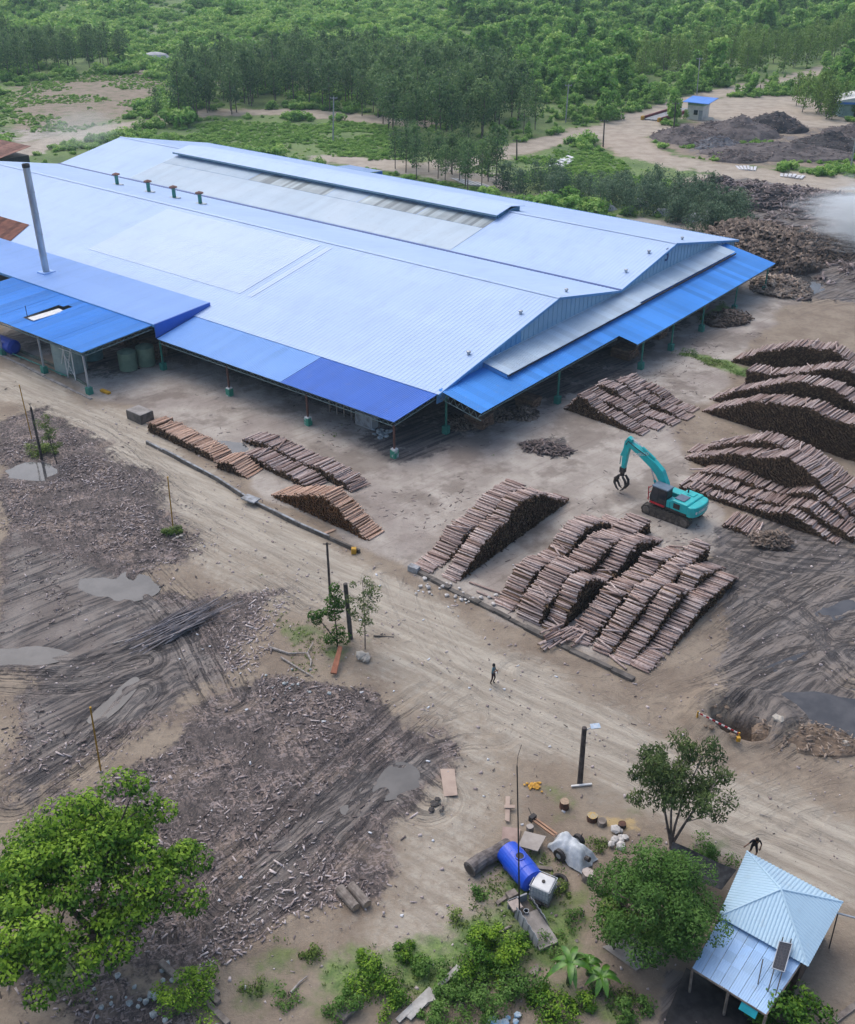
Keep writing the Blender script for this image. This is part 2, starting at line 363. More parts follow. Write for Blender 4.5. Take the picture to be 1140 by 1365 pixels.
stk2 = t.noise(t.mapping(P, (0, 0, R(42)), (.08, 1.5, 1)), 1.6, 6, .65)
nmix = t.math('ADD', t.math('MULTIPLY', n1, .5), t.math('ADD', t.math('MULTIPLY', n2, .32), t.math('MULTIPLY', n3, .18)))
def thr(attr, k=.6, e=.16, noise=None):
    v = t.math('ADD', t.attr(attr), t.math('MULTIPLY', t.math('SUBTRACT', noise or nmix, .5), k * 2.6)); return t.mapr(v, .5 - e, .5 + e)
c = t.mix(t.mapr(n1, .35, .68), (.290, .240, .182), (.205, .162, .122))
c = t.mix(t.math('MULTIPLY', t.mapr(n2, .46, .72), .42), c, (.15, .122, .098))
c = t.mix(t.math('MULTIPLY', t.mapr(n3, .58, .72), .35), c, (.46, .40, .34))
c = t.mix(t.math('MULTIPLY', thr('road', .35, .3, n2), .75), c, t.mix(t.mapr(stk, .35, .65), (.49, .45, .375), (.325, .29, .235)))
cc = t.mix(t.mapr(n1, .3, .7), (.445, .405, .355), (.295, .26, .225)); cc = t.mix(t.math('MULTIPLY', t.mapr(n4, .50, .62), .5), cc, (.24, .20, .18))
cc = t.mix(t.math('MULTIPLY', t.mapr(stk2, .52, .7), .45), cc, (.19, .155, .135)); cc = t.mix(t.math('MULTIPLY', t.mapr(n3, .58, .74), .4), cc, (.56, .50, .45))
cc = t.mix(t.math('MULTIPLY', t.mapr(t.noise(P, .16, 5, .6), .50, .60), .55), cc, (.14, .112, .092)); cc = t.mix(t.math('MULTIPLY', t.mapr(n2, .56, .68), .3), cc, (.17, .145, .125))
c = t.mix(thr('conc', .35, .14), c, cc)
c = t.mix(t.math('MULTIPLY', thr('red', .4, .3), .8), c, t.mix(n2, (.37, .235, .165), (.26, .165, .12)))
c = t.mix(t.math('MULTIPLY', thr('froad', .25, .3), .85), c, t.mix(t.mapr(n1, .3, .7), (.46, .405, .33), (.33, .285, .23)))
def vor(scale, rot, st):
    nd = t.new('TexVoronoi'); nd.inputs['Scale'].default_value = scale; dv = t.new('VectorMath', operation='ADD'); t.ln(t.mapping(P, (0, 0, R(rot)), st), dv.inputs[0])
    nz_ = t.new('TexNoise'); nz_.inputs['Scale'].default_value = 1.3; t.ln(P, nz_.inputs['Vector']); t.ln(nz_.outputs['Color'], dv.inputs[1]); t.ln(dv.outputs[0], nd.inputs['Vector'])
    sp = t.new('SeparateColor'); t.ln(nd.outputs['Color'], sp.inputs[0]); return sp.outputs[0]
v1 = vor(7.5, 20, (.45, 1.5, 1)); v2 = vor(6.0, 115, (.4, 1.6, 1)); v3 = vor(13, 60, (.6, 1.4, 1))
db = t.mix(t.mapr(n2, .35, .65), (.098, .082, .078), (.040, .036, .038))
patch = t.mapr(n1, .38, .60)
db = t.mix(t.math('MULTIPLY', t.mapr(v3, .55, .9), .6), db, (.17, .135, .122))
db = t.mix(t.math('MULTIPLY', t.math('MULTIPLY', t.mapr(v1, .72, .80), patch), .75), db, (.36, .31, .305)); db = t.mix(t.math('MULTIPLY', t.math('MULTIPLY', t.mapr(v2, .78, .84), patch), .8), db, (.29, .225, .20))
db = t.mix(t.math('MULTIPLY', t.mapr(v2, .22, .16), .6), db, (.030, .026, .028))
db = t.mix(t.math('MULTIPLY', t.mapr(n1, .52, .66), .55), db, (.21, .165, .130))
c = t.mix(t.math('MULTIPLY', thr('debris', .5, .10), .95), c, db)
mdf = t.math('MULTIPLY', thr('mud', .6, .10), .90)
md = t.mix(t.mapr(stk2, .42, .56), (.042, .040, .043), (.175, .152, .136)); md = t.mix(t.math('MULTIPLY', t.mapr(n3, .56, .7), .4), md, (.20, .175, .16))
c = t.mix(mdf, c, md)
rd = t.attr('rdist'); w1 = t.new('TexNoise'); w1.noise_dimensions = '2D'; w1.inputs['Scale'].default_value = 1.0; w1.inputs['Detail'].default_value = 3; w1.inputs['Roughness'].default_value = .6
cv = t.new('CombineXYZ'); t.ln(t.math('ADD', t.math('MULTIPLY', rd, 5.5), t.math('MULTIPLY', n1, 3.0)), cv.inputs[0]); t.ln(t.math('MULTIPLY', n4, 6), cv.inputs[1]); t.ln(cv.outputs[0], w1.inputs['Vector'])
lines = t.mapr(w1.outputs[0], .50, .62); near_r = t.math('MULTIPLY', t.mapr(rd, 3.2, 1.2), t.mapr(n2, .30, .55))
rutf = t.math('MULTIPLY', t.math('MULTIPLY', lines, near_r), t.attr('rutk'))
c = t.mix(t.math('MULTIPLY', rutf, .85), c, (.050, .044, .043))
lt = t.math('MULTIPLY', t.math('MULTIPLY', t.mapr(w1.outputs[0], .44, .34), near_r), t.attr('rutk')); c = t.mix(t.math('MULTIPLY', lt, .35), c, (.30, .265, .235))
c = t.mix(t.math('MULTIPLY', t.mapr(t.attr('pitm'), .2, .6), .8), c, t.mix(n2, (.075, .050, .034), (.14, .10, .07)))
gr = t.mix(t.mapr(n2, .35, .65), (.115, .185, .060), (.20, .275, .095)); gr = t.mix(t.math('MULTIPLY', t.mapr(n1, .5, .7), .5), gr, (.17, .165, .062))
gr = t.mix(t.math('MULTIPLY', t.mapr(n3, .50, .66), .55), gr, (.045, .085, .028)); gr = t.mix(t.math('MULTIPLY', t.mapr(n4, .48, .60), .55), gr, (.055, .11, .035))
c = t.mix(thr('grass', .6, .18, n1), c, gr)
c = t.mix(t.math('MULTIPLY', thr('straw', .5, .2, n2), .7), c, (.50, .37, .17))
t.ln(c, b.inputs['Base Color'])
wet = t.math('MULTIPLY', t.math('MAXIMUM', mdf, t.math('MULTIPLY', rutf, .5)), t.mapr(n1, .40, .62))
t.ln(t.math('SUBTRACT', .92, t.math('MULTIPLY', wet, .52)), b.inputs['Roughness']); b.inputs['Specular IOR Level'].default_value = .35
bn = t.new('Bump'); bn.inputs['Strength'].default_value = .9; bn.inputs['Distance'].default_value = .16
t.ln(t.math('SUBTRACT', t.math('ADD', t.math('MULTIPLY', n2, .55), t.math('MULTIPLY', n3, .35)), t.math('MULTIPLY', rutf, .5)), bn.inputs['Height']); t.ln(bn.outputs[0], b.inputs['Normal'])
gme = npmesh('ground', np.stack([X, Y, H], -1).reshape(-1, 3), faces, gm, True)
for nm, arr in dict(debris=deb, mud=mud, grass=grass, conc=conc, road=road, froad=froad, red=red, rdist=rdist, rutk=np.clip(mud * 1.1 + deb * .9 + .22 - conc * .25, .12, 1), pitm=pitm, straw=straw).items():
    a = gme.attributes.new(nm, 'FLOAT', 'POINT'); a.data.foreach_set('value', arr.astype(np.float32).ravel())
ground = link('ground', gme); tag(ground, kind='structure')
def ghz(x, y):
    i = min(max(int(np.searchsorted(gx, x)) - 1, 0), GXN - 2); j = min(max(int(np.searchsorted(gy, y)) - 1, 0), GYN - 2)
    u = (x - gx[i]) / (gx[i + 1] - gx[i]); v = (y - gy[j]) / (gy[j + 1] - gy[j])
    return float((H[j, i] * (1 - u) + H[j, i + 1] * u) * (1 - v) + (H[j + 1, i] * (1 - u) + H[j + 1, i + 1] * u) * v)
def ghz_arr(x, y):
    i = np.clip(np.searchsorted(gx, x) - 1, 0, GXN - 2); j = np.clip(np.searchsorted(gy, y) - 1, 0, GYN - 2)
    u = (x - gx[i]) / (gx[i + 1] - gx[i]); v = (y - gy[j]) / (gy[j + 1] - gy[j])
    return (H[j, i] * (1 - u) + H[j, i + 1] * u) * (1 - v) + (H[j + 1, i] * (1 - u) + H[j + 1, i + 1] * u) * v
def zval(arr, x, y):
    i = np.clip(np.searchsorted(gx, x), 0, GXN - 1); j = np.clip(np.searchsorted(gy, y), 0, GYN - 1); return arr[j, i]
def GG(px, py):                                   # survey point set down on the modelled soil
    p = G(px, py); p.z = ghz(p.x, p.y); return p
# --- water in the hollows
wm, t, b = mk('muddy_water'); P = t.pos()
t.ln(t.mix(t.mapr(t.noise(P, .5, 4), .35, .65), (.085, .083, .083), (.05, .05, .052)), b.inputs['Base Color']); b.inputs['Roughness'].default_value = .05; b.inputs['Specular IOR Level'].default_value = .5
bn = t.new('Bump'); bn.inputs['Strength'].default_value = .12; bn.inputs['Distance'].default_value = .03; t.ln(t.noise(P, 3, 3), bn.inputs['Height']); t.ln(bn.outputs[0], b.inputs['Normal'])
for lab, pts in PUDDLES:
    w = [Vector(p) for p in GP(pts)]; cx = sum((p for p in w), Vector((0, 0))) / len(w)
    ring = []
    for k in range(len(w)):
        p0, p1, p2, p3 = (w[(k + q) % len(w)] for q in (-1, 0, 1, 2))
        for s in range(4):
            tt = s / 4; ring.append(.5 * ((2 * p1) + (p2 - p0) * tt + (2 * p0 - 5 * p1 + 4 * p2 - p3) * tt * tt + (3 * p1 - p0 - 3 * p2 + p3) * tt ** 3))
    vs_ = [(*(cx + (p - cx) * 1.12), 0.0) for p in ring] + [(cx.x, cx.y, 0.0)]
    n = len(ring); me = npmesh('puddle', vs_, [(i, (i + 1) % n, n) for i in range(n)], wm)
    o = link('puddle', me); tag(o, lab, None, None, 'structure'); o.location.z = -.035

# ================================================================== WAREHOUSE HALL  (local grid: x along the front to the right, y into the hall)
def roofmat(name, col, col2, rough=.58, rand=0.0, dirt=.0):
    m, t, b = mk(name); P = t.pos(); n = t.noise(P, .12, 4); n2 = t.noise(t.mapping(P, (0, 0, TH), (.6, .08, 1)), 1.2, 5, .6); n3 = t.noise(P, 1.4, 6, .65)
    c = t.mix(t.mapr(n, .35, .65), col, col2); c = t.mix(t.math('MULTIPLY', t.mapr(n2, .45, .75), .28), c, tuple(q * .72 for q in col2))
    c = t.mix(t.math('MULTIPLY', t.mapr(n3, .56, .76), .20 + dirt), c, (.30, .31, .30))
    lap = t.noise(t.mapping(P, (0, 0, TH), (.02, .9, 1)), .35, 3, .5); c = t.mix(t.math('MULTIPLY', t.mapr(lap, .50, .58), .10), c, tuple(q * .75 for q in col2))
    if rand:
        oi = t.new('ObjectInfo'); hs = t.new('HueSaturation'); t.ln(c, hs.inputs['Color']); t.ln(t.math('ADD', t.math('MULTIPLY', oi.outputs['Random'], 2 * rand), 1 - rand), hs.inputs['Value']); c = hs.outputs[0]
    t.ln(c, b.inputs['Base Color']); b.inputs['Roughness'].default_value = rough; b.inputs['Specular IOR Level'].default_value = .30; MATS[name] = m; return m
M_ROOF = roofmat('pale_blue_roof_steel', (.455, .60, .83), (.425, .57, .81))
M_ROOF2 = roofmat('cleaner_pale_roof_steel', (.515, .64, .835), (.49, .62, .82))
M_BLUE = roofmat('blue_canopy_steel', (.050, .275, .74), (.065, .30, .77), rand=.13)
M_LBLUE = roofmat('faded_blue_canopy_steel', (.215, .42, .82), (.195, .40, .80), rand=.04)
M_DBLUE = roofmat('dark_blue_canopy_steel', (.050, .175, .62), (.045, .16, .59), rand=.05)
M_PERI = roofmat('periwinkle_roof_steel', (.315, .50, .86), (.295, .48, .84), rand=.02)
M_CLEAR = roofmat('milky_skylight_sheet', (.58, .68, .75), (.54, .65, .73), .5, rand=.03, dirt=.04)
M_GRIME = roofmat('grimy_skylight_sheet', (.50, .57, .58), (.36, .41, .42), .6, rand=.34, dirt=.3)
M_STRIP = roofmat('weathered_pale_roof_steel', (.50, .62, .72), (.44, .56, .68), .5, rand=.10, dirt=.12)
M_WALLB = roofmat('sky_blue_wall_steel', (.12, .33, .62), (.10, .29, .58), .5)
M_TEAL = mat('teal_green_paint', (.035, .19, .15), (.05, .24, .19), .5, 3)
M_GREY = mat('grey_green_steel', (.20, .28, .27), (.13, .18, .18), .5, 3)
M_GALV = mat('galvanised_steel', (.42, .46, .50), (.30, .33, .37), .35, 1.5, metal=.4, stretch=(1, 1, .3))
M_DARK = mat('dark_iron', (.025, .025, .028), (.05, .042, .038), .6, 4)
M_RUST = mat('rusted_sheet', (.21, .085, .055), (.13, .050, .035), .8, 1.0, rand=.25, bump=.01)
M_WHITEP = mat('white_paint', (.74, .74, .72), (.60, .60, .58), .55, 3)
M_CONC = mat('rough_concrete', (.33, .31, .29), (.22, .205, .19), .9, 1.2, .03, 8)
hall = thing('warehouse', 'huge pale blue steel-roofed sawmill hall with blue canopies along two sides', 'warehouse', L(0, 0, 0), TH)

def sheet(name, p00, p10, p11, p01, m, pitch=.33, rib=.045, th=.03, parent=hall, sub=1):
    """ribbed steel sheet: p00->p10 along the eave, p01/p11 up the slope; ribs run up the slope"""
    p00, p10, p11, p01 = map(Vector, (p00, p10, p11, p01)); n = (p10 - p00).cross(p01 - p00).normalized()
    if n.z < 0: n = -n
    Lx = (p10 - p00).length; k = max(1, int(round(Lx / pitch))); us = []; hs = []
    for i in range(k):
        for f, h in ((0, 0), (.62, 0), (.72, 1), (.90, 1)): us.append((i + f) / k); hs.append(h * rib)
    us.append(1.0); hs.append(0.0)
    N = len(us); V = []
    for u, h in zip(us, hs):
        V.append(p00.lerp(p10, u) + n * h); V.append(p01.lerp(p11, u) + n * h)
    F = [(2 * i, 2 * i + 2, 2 * i + 3, 2 * i + 1) for i in range(N - 1)]
    b0 = len(V); V += [p00 - n * th, p10 - n * th, p11 - n * th, p01 - n * th]
    F += [(b0 + 3, b0 + 2, b0 + 1, b0), (b0, b0 + 1, 2 * N - 2, 0), (b0 + 1, b0 + 2, 2 * N - 1, 2 * N - 2), (b0 + 2, b0 + 3, 1, 2 * N - 1), (b0 + 3, b0, 0, 1)]
    me = bpy.data.meshes.new(name); me.from_pydata([tuple(v) for v in V], [], F); me.materials.append(m); me.update()
    return link(name, me, parent)
def sheets(name, p00, p10, p11, p01, m, w=1.0, parent=hall, skip=None, pitch=.25, rib=.03, jit=.006):
    p00, p10, p11, p01 = map(Vector, (p00, p10, p11, p01)); k = max(1, int(round((p10 - p00).length / w))); out = []
    for i in range(k):
        if skip and skip(i): continue
        a, c = i / k, (i + 1) / k + .01 / (p10 - p00).length; dz = Vector((0, 0, rnd.uniform(-jit, jit)))
        e0 = Vector((0, 0, rnd.uniform(-jit, jit)))
        out.append(sheet(name, p00.lerp(p10, a) + dz, p00.lerp(p10, c) + dz, p01.lerp(p11, c) + dz + e0, p01.lerp(p11, a) + dz + e0, m, pitch, rib, .02, parent))
    return out
XB = -110                              # rear end of the naves
YE, ZE, YR1, ZR1, YV, ZV, YR2, ZR2, YF, ZF = 5.5, 4.8, 26.3, 8.75, 39.8, 6.05, 53.3, 8.6, 72.9, 4.75
XG = .9                                # gable overhang
sheet('roof_slope', (XB, YE, ZE), (XG, YE, ZE), (XG, YR1, ZR1), (XB, YR1, ZR1), M_ROOF, .5, .024)
sheet('roof_slope', (XB, YV, ZV), (XG, YV, ZV), (XG, YR1, ZR1 - .004), (XB, YR1, ZR1 - .004), M_ROOF, .5, .024)
sheet('roof_slope', (XB, YV, ZV), (XG, YV, ZV), (XG, YR2, ZR2), (XB, YR2, ZR2), M_ROOF, .5, .024)
sheet('roof_slope', (XB, YF, ZF), (XG, YF, ZF), (XG, YR2, ZR2 - .004), (XB, YR2, ZR2 - .004), M_ROOF, .5, .024)
for y, z in ((YR1, ZR1), (YR2, ZR2)):
    MB().add([(XB, y - .3, z + .02), (XG + .02, y - .3, z + .02), (XG + .02, y, z + .09), (XB, y, z + .09), (XB, y + .3, z + .02), (XG + .02, y + .3, z + .02)], [(0, 1, 2, 3), (3, 2, 5, 4)]).build('ridge_cap', M_ROOF, hall)
MB().box(XB, XG - .05, YV - .22, YV + .22, ZV - .05, ZV + .10).build('valley_gutter', mat('dark_blue_gutter', (.05, .10, .30), rough=.5), hall)
def on1(y): return ZE + (ZR1 - ZE) * (y - YE) / (YR1 - YE)
def on2(y): return ZV + (ZR2 - ZV) * (y - YV) / (YR2 - YV)
# cleaner patch on the near slope
u = .034
for xa, xb in ((-62, -52), (-52, -41), (-41, -33)):
    sheet('replaced_roof_sheet', (xa - .01, 11.6, on1(11.6) + u), (xb + .01, 11.6, on1(11.6) + u), (xb + .01, 25.2, on1(25.2) + u), (xa - .01, 25.2, on1(25.2) + u), M_ROOF2, .5, .018, .006)
sheet('replaced_roof_sheet', (-31.9, 11.6, on1(11.6) + u), (-31, 11.6, on1(11.6) + u), (-31, 25.2, on1(25.2) + u), (-31.9, 25.2, on1(25.2) + u), M_ROOF2, .5, .018, .006)
# milky sheets and the grimy band below the ridge vent
sheets('skylight_sheet', (-91, 40.2, on2(40.2) + u), (-24.4, 40.2, on2(40.2) + u), (-24.4, 47.3, on2(47.3) + u), (-91, 47.3, on2(47.3) + u), M_CLEAR, 1.35, jit=.006)
for xa, xb in ((-91, -70.3), (-70.1, -53.5), (-53.3, -47.2), (-47, -36), (-35.8, -24.4)):
    grim = xa > -71 and not (-54 < xa < -50)
    sheets('skylight_sheet', (xa, 47.4, on2(47.4) + u), (xb, 47.4, on2(47.4) + u), (xb, 50.4, on2(50.4) + u), (xa, 50.4, on2(50.4) + u), M_GRIME if grim else M_CLEAR, .62 if grim else 1.35, jit=.006)
# raised ridge vent
vx0, vx1 = -91.2, -24.0
rv = MB().add([(vx0, 49.9, 8.75), (vx1, 49.9, 8.75), (vx1, 53.3, 9.35), (vx0, 53.3, 9.35), (vx0, 56.7, 8.75), (vx1, 56.7, 8.75), (vx0, 49.9, 8.67), (vx1, 49.9, 8.67), (vx1, 53.3, 9.27), (vx0, 53.3, 9.27), (vx0, 56.7, 8.67), (vx1, 56.7, 8.67)],
              [(0, 1, 2, 3), (3, 2, 5, 4), (7, 6, 9, 8), (8, 9, 10, 11), (0, 6, 7, 1), (4, 5, 11, 10), (1, 7, 8, 2), (2, 8, 11, 5), (0, 3, 9, 6), (3, 4, 10, 9)]).build('ridge_vent', M_ROOF, hall)
m = MB(); m.box(vx0 + .3, vx1 - .3, 50.7, 50.8, 8.0, 8.80); m.box(vx0 + .3, vx1 - .3, 55.8, 55.9, 8.0, 8.80); m.box(vx1 - .4, vx1 - .3, 50.8, 55.8, 8.0, 8.82); m.build('vent_wall', mat('deep_teal_blue_steel', (.035, .16, .27), rough=.5), rv)
MB().box(vx0, vx1 + .02, 49.82, 49.897, 8.5, 8.77).build('vent_fascia', mat('grey_blue_fascia', (.16, .27, .36), rough=.5), rv)
# gable walls with ribs
def ribwall(name, prof, x, m):
    mb = MB(); y0, y1 = prof[0][0], prof[-1][0]
    def top(y):
        for (ya, za), (yb, zb) in zip(prof, prof[1:]):
            if ya <= y <= yb: return za + (zb - za) * (y - ya) / (yb - ya)
    n = int((y1 - y0) / .45)
    for i in range(n):
        a = y0 + (y1 - y0) * i / n; b_ = y0 + (y1 - y0) * (i + 1) / n; xx = x + (.05 if i % 2 else 0)
        br = [a] + [p[0] for p in prof if a < p[0] < b_] + [b_]
        for q, r in zip(br, br[1:]):
            mb.hexa([(x - .06, q, 3.6), (xx, q, 3.6), (xx, r, 3.6), (x - .06, r, 3.6), (x - .06, q, top(q)), (xx, q, top(q)), (xx, r, top(r)), (x - .06, r, top(r))])
    return mb.build(name, m, hall)
M_WPALE = roofmat('pale_blue_wall_steel', (.27, .46, .63), (.24, .42, .60), .5)
ribwall('gable_wall', [(YE + .3, ZE - .1), (19.8, on1(19.8) - .07)], .45, M_WALLB)
ribwall('gable_wall', [(19.85, on1(19.85) - .07), (YR1, ZR1 - .08), (YV, ZV - .09)], .45, M_WPALE)
w2 = ribwall('gable_wall', [(YV + .05, ZV - .09), (YR2, ZR2 - .08), (YF - .4, ZF - .05)], .45, M_WPALE)
fc = bpy.data.curves.new('gable_number', 'FONT'); fc.body = '3'; fc.size = 2.3; fc.extrude = .02; fc.align_x = 'CENTER'; fc.align_y = 'CENTER'
tmp = bpy.data.objects.new('tmp', fc); COL.objects.link(tmp); bpy.context.view_layer.update()
nme = bpy.data.meshes.new_from_object(tmp.evaluated_get(bpy.context.evaluated_depsgraph_get())); bpy.data.objects.remove(tmp)
nme.materials.clear(); nme.materials.append(mat('navy_paint', (.02, .06, .20), rough=.5))
o = link('gable_number', nme, hall, (.56, 51.6, 7.45), (R(90), 0, R(90)))
for y in (12.6, 21.6, 30.5, 44, 49.5, 58.5):                     # small anchor boxes near the verge
    z = on1(y) if y < YR1 else (ZR1 - (ZR1 - ZV) * (y - YR1) / (YV - YR1) if y < YV else (on2(y) if y < YR2 else ZR2 - (ZR2 - ZF) * (y - YR2) / (YF - YR2)))
    MB().lathe([(.16, 0), (.16, .22), (.24, .24), (.24, .36), (.05, .42)], (-.9, y, z + .02), 8).build('roof_cowl', M_GALV, hall)
# verge flashings
for ya, za, yb, zb in ((YE, ZE, YR1, ZR1), (YR1, ZR1, YV, ZV), (YV, ZV, YR2, ZR2), (YR2, ZR2, YF, ZF)):
    MB().bar((XG + .03, ya, za - .10), (XG + .03, yb, zb - .10), .05, .26).build('verge_flashing', M_WALLB, hall)
MB().box(XB, XG, YF - .02, YF + .10, ZF - .3, ZF + .03).build('rear_gutter', M_WALLB, hall)
# pale strip roof and the gable canopy
for ya, yb in ((13.2, 27.5), (27.5, 40.1), (40.1, 66.3)):
    dz = .07 if ya > 40 else 0; dx = .25 if ya > 40 else 0
    sheets('strip_roof_sheet', (3.5 - dx, ya, 4.95 + dz), (3.5 - dx, yb, 4.95 + dz), (.47, yb, 5.5 + dz), (.47, ya, 5.5 + dz), M_STRIP, 1.1, pitch=.28, jit=.01)
MB().bar((3.42, 13.2, 4.80), (3.42, 66.3, 4.80), .08, .20).build('strip_edge_beam', M_DARK, hall)
MB().add([(.5, 13.22, 5.42), (3.5, 13.22, 4.86), (3.5, 13.22, 4.5), (.5, 13.22, 4.9)], [(0, 1, 2, 3)]).build('strip_end_flashing', M_WALLB, hall)
MB().bar((.50, 13.2, 5.60), (.50, 66.3, 5.60), .10, .05).build('strip_flashing', M_STRIP, hall)
def czg(x): return 5.0 - .1974 * (x - .5)
sheets('gable_canopy_sheet', (5.5, 6.0, czg(5.5)), (5.5, 31.6, czg(5.5)), (.5, 31.6, czg(.5)), (.5, 6.0, czg(.5)), M_BLUE, 1.05)
sheets('gable_canopy_sheet', (7.8, 31.65, czg(7.8)), (7.8, 69.4, czg(7.8)), (.5, 69.4, czg(.5)), (.5, 31.65, czg(.5)), M_BLUE, 1.05)
# front canopy: faded sheets, then dark new ones
sheets('front_canopy_sheet', (-33.9, 0, 3.72), (-14.75, 0, 3.72), (-14.35, YE + .05, 4.74), (-33.9, YE + .05, 4.74), M_LBLUE, 1.0)
sheets('front_canopy_sheet', (-14.7, 0, 3.72), (0, 0, 3.72), (.7, YE + .05, 4.74), (-14.3, YE + .05, 4.74), M_DBLUE, 1.0)
# higher flat roof on the left with its blue end wall
sheets('high_roof_sheet', (-110, .1, 5.25), (-34.1, .1, 5.25), (-34.1, 8.0, 5.62), (-110, 8.0, 5.62), M_PERI, 1.9, jit=.002)
m = MB(); m.add([(-34.05, .1, 3.72), (-34.05, 8.0, 5.0), (-34.05, 8.0, 5.66), (-34.05, .1, 5.30), (-34.2, .1, 3.72), (-34.2, 8.0, 5.0), (-34.2, 8.0, 5.66), (-34.2, .1, 5.30)], [(0, 1, 2, 3), (7, 6, 5, 4), (0, 4, 5, 1), (3, 2, 6, 7), (0, 3, 7, 4), (1, 5, 6, 2)]); m.build('end_wall', roofmat('strong_blue_wall_steel', (.035, .13, .52), (.03, .115, .48), .45), hall)
MB().box(-110, -34.1, .04, .10, 4.95, 5.24).build('high_roof_fascia', M_WALLB, hall)
# tank canopy with its opening
def ctz(y): return 4.72 + (y + 9.0) * .043
xs = -61.5; nsh = 29; wsh = (61.5 - 34.5) / nsh
for i in range(nsh):
    xa, xb = xs + i * wsh + .01, xs + (i + 1) * wsh - .01; dz = rnd.uniform(-.012, .012)
    spans = [(-9.0, .4)]
    if 14 <= i <= 14: spans = [(-9.0, -6.9), (-2.2, .4)]
    if i == 15: spans = [(-9.0, -6.9), (-1.6, .4)]
    for ya, yb in spans:
        sheet('tank_canopy_sheet', (xa, ya, ctz(ya) + dz), (xb, ya, ctz(ya) + dz), (xb, yb, ctz(yb) + dz), (xa, yb, ctz(yb) + dz), M_BLUE, .23, .035, .02)
m = MB(); m.cbox((-46.85, -4.9, 4.98), (1.1, 4.0, .04), ry=R(4)); m.build('loose_white_sheet', M_WHITEP, hall)
MB().tube([(-48.3, -6.4, 4.7), (-48.3, -6.4, 6.1)], .04, 6).build('antenna', M_DARK, hall)
# trusses along the canopy edges
def truss(p, q, h=.42, n=12, m=M_GREY, name='edge_truss'):
    p = Vector(p); q = Vector(q); dn = Vector((0, 0, -h)); mb = MB()
    mb.bar(p, q, .07); mb.bar(p + dn, q + dn, .07)
    for i in range(n):
        a, b_ = i / n, (i + 1) / n; mb.bar(p.lerp(q, a), p.lerp(q, (a + b_) / 2) + dn, .035); mb.bar(p.lerp(q, (a + b_) / 2) + dn, p.lerp(q, b_), .035)
    return mb.build(name, m, hall)
truss((-33.8, .12, 3.63), (-.1, .12, 3.63), .42, 34); truss((-.12, .15, 3.63), (.5, YE, 4.62), .42, 6)
truss((5.35, 6.1, 3.93), (5.35, 31.5, 3.93), .25, 26); truss((7.65, 31.7, 3.47), (7.65, 69.2, 3.47), .18, 38)
truss((-34.6, -8.9, 4.63), (-34.6, .3, 5.03), .40, 10); truss((-61.4, -8.9, 4.63), (-34.6, -8.9, 4.63), .30, 26)
truss((.6, 6.15, 4.85), (5.4, 6.15, 3.93), .75, 6)
# posts: steel post on a green painted concrete foot
def post(x, y, ztop, kind='g'):
    pm = {'g': M_TEAL, 'w': M_GALV, 'r': mat('dull_red_brown_paint', (.12, .06, .05), rough=.6)}[kind]
    mb = MB(); mb.bar((x, y, 0), (x, y, ztop), .16, .16); o = mb.build('post', pm, hall)
    f = MB(); f.box(x - .3, x + .3, y - .3, y + .3, 0, .82); f.build('concrete_foot', M_TEAL if kind != 'r' else mat('green_white_foot', (.05, .26, .18), (.45, .5, .48), rough=.7, scale=1.6, lo=.5, hi=.62), o, bevel=.03)
    if kind == 'r': MB().box(x - .25, x + .25, y - .25, y + .25, .822, .93).build('foot_cap', M_WHITEP, o)
post(-.12, .15, 3.3, 'r'); post(-11.3, .15, 3.3, 'r'); post(-22.8, .15, 3.3, 'r'); post(-33.9, .35, 3.3, 'g')
post(.5, 7.2, 4.2); post(7.5, 33.6, 3.3); post(7.5, 40.8, 3.3); post(7.5, 48.8, 3.3); post(7.5, 58.2, 3.3); post(7.5, 67.8, 3.3); post(5.2, 20, 3.7)
post(-34.6, -8.85, 4.3, 'w'); post(-43.3, -8.5, 4.3, 'w'); post(-51.7, -8.4, 4.3, 'w'); post(-60.5, -8.4, 4.3, 'w')
for x in range(-106, -2, 13): post(x, 8.2, 4.6, 'g')
for x in range(-100, 1, 12):
    for y in (YR1, YV): post(x, y, 6.0, 'g')
# closed rear and far walls, inner partition
m = MB(); m.box(XB + .5, 0, YF - .5, YF - .42, 0, ZF - .2); m.build('rear_wall', M_WALLB, hall)
m = MB(); m.box(XB + .5, XB + .6, .5, YF - .5, 0, 4.4); m.build('end_wall', M_WALLB, hall)
m = MB(); m.box(-100, -6, 17, 17.1, 0, 5.5); m.build('inner_partition', mat('dim_blue_partition', (.07, .12, .2), rough=.7), hall)
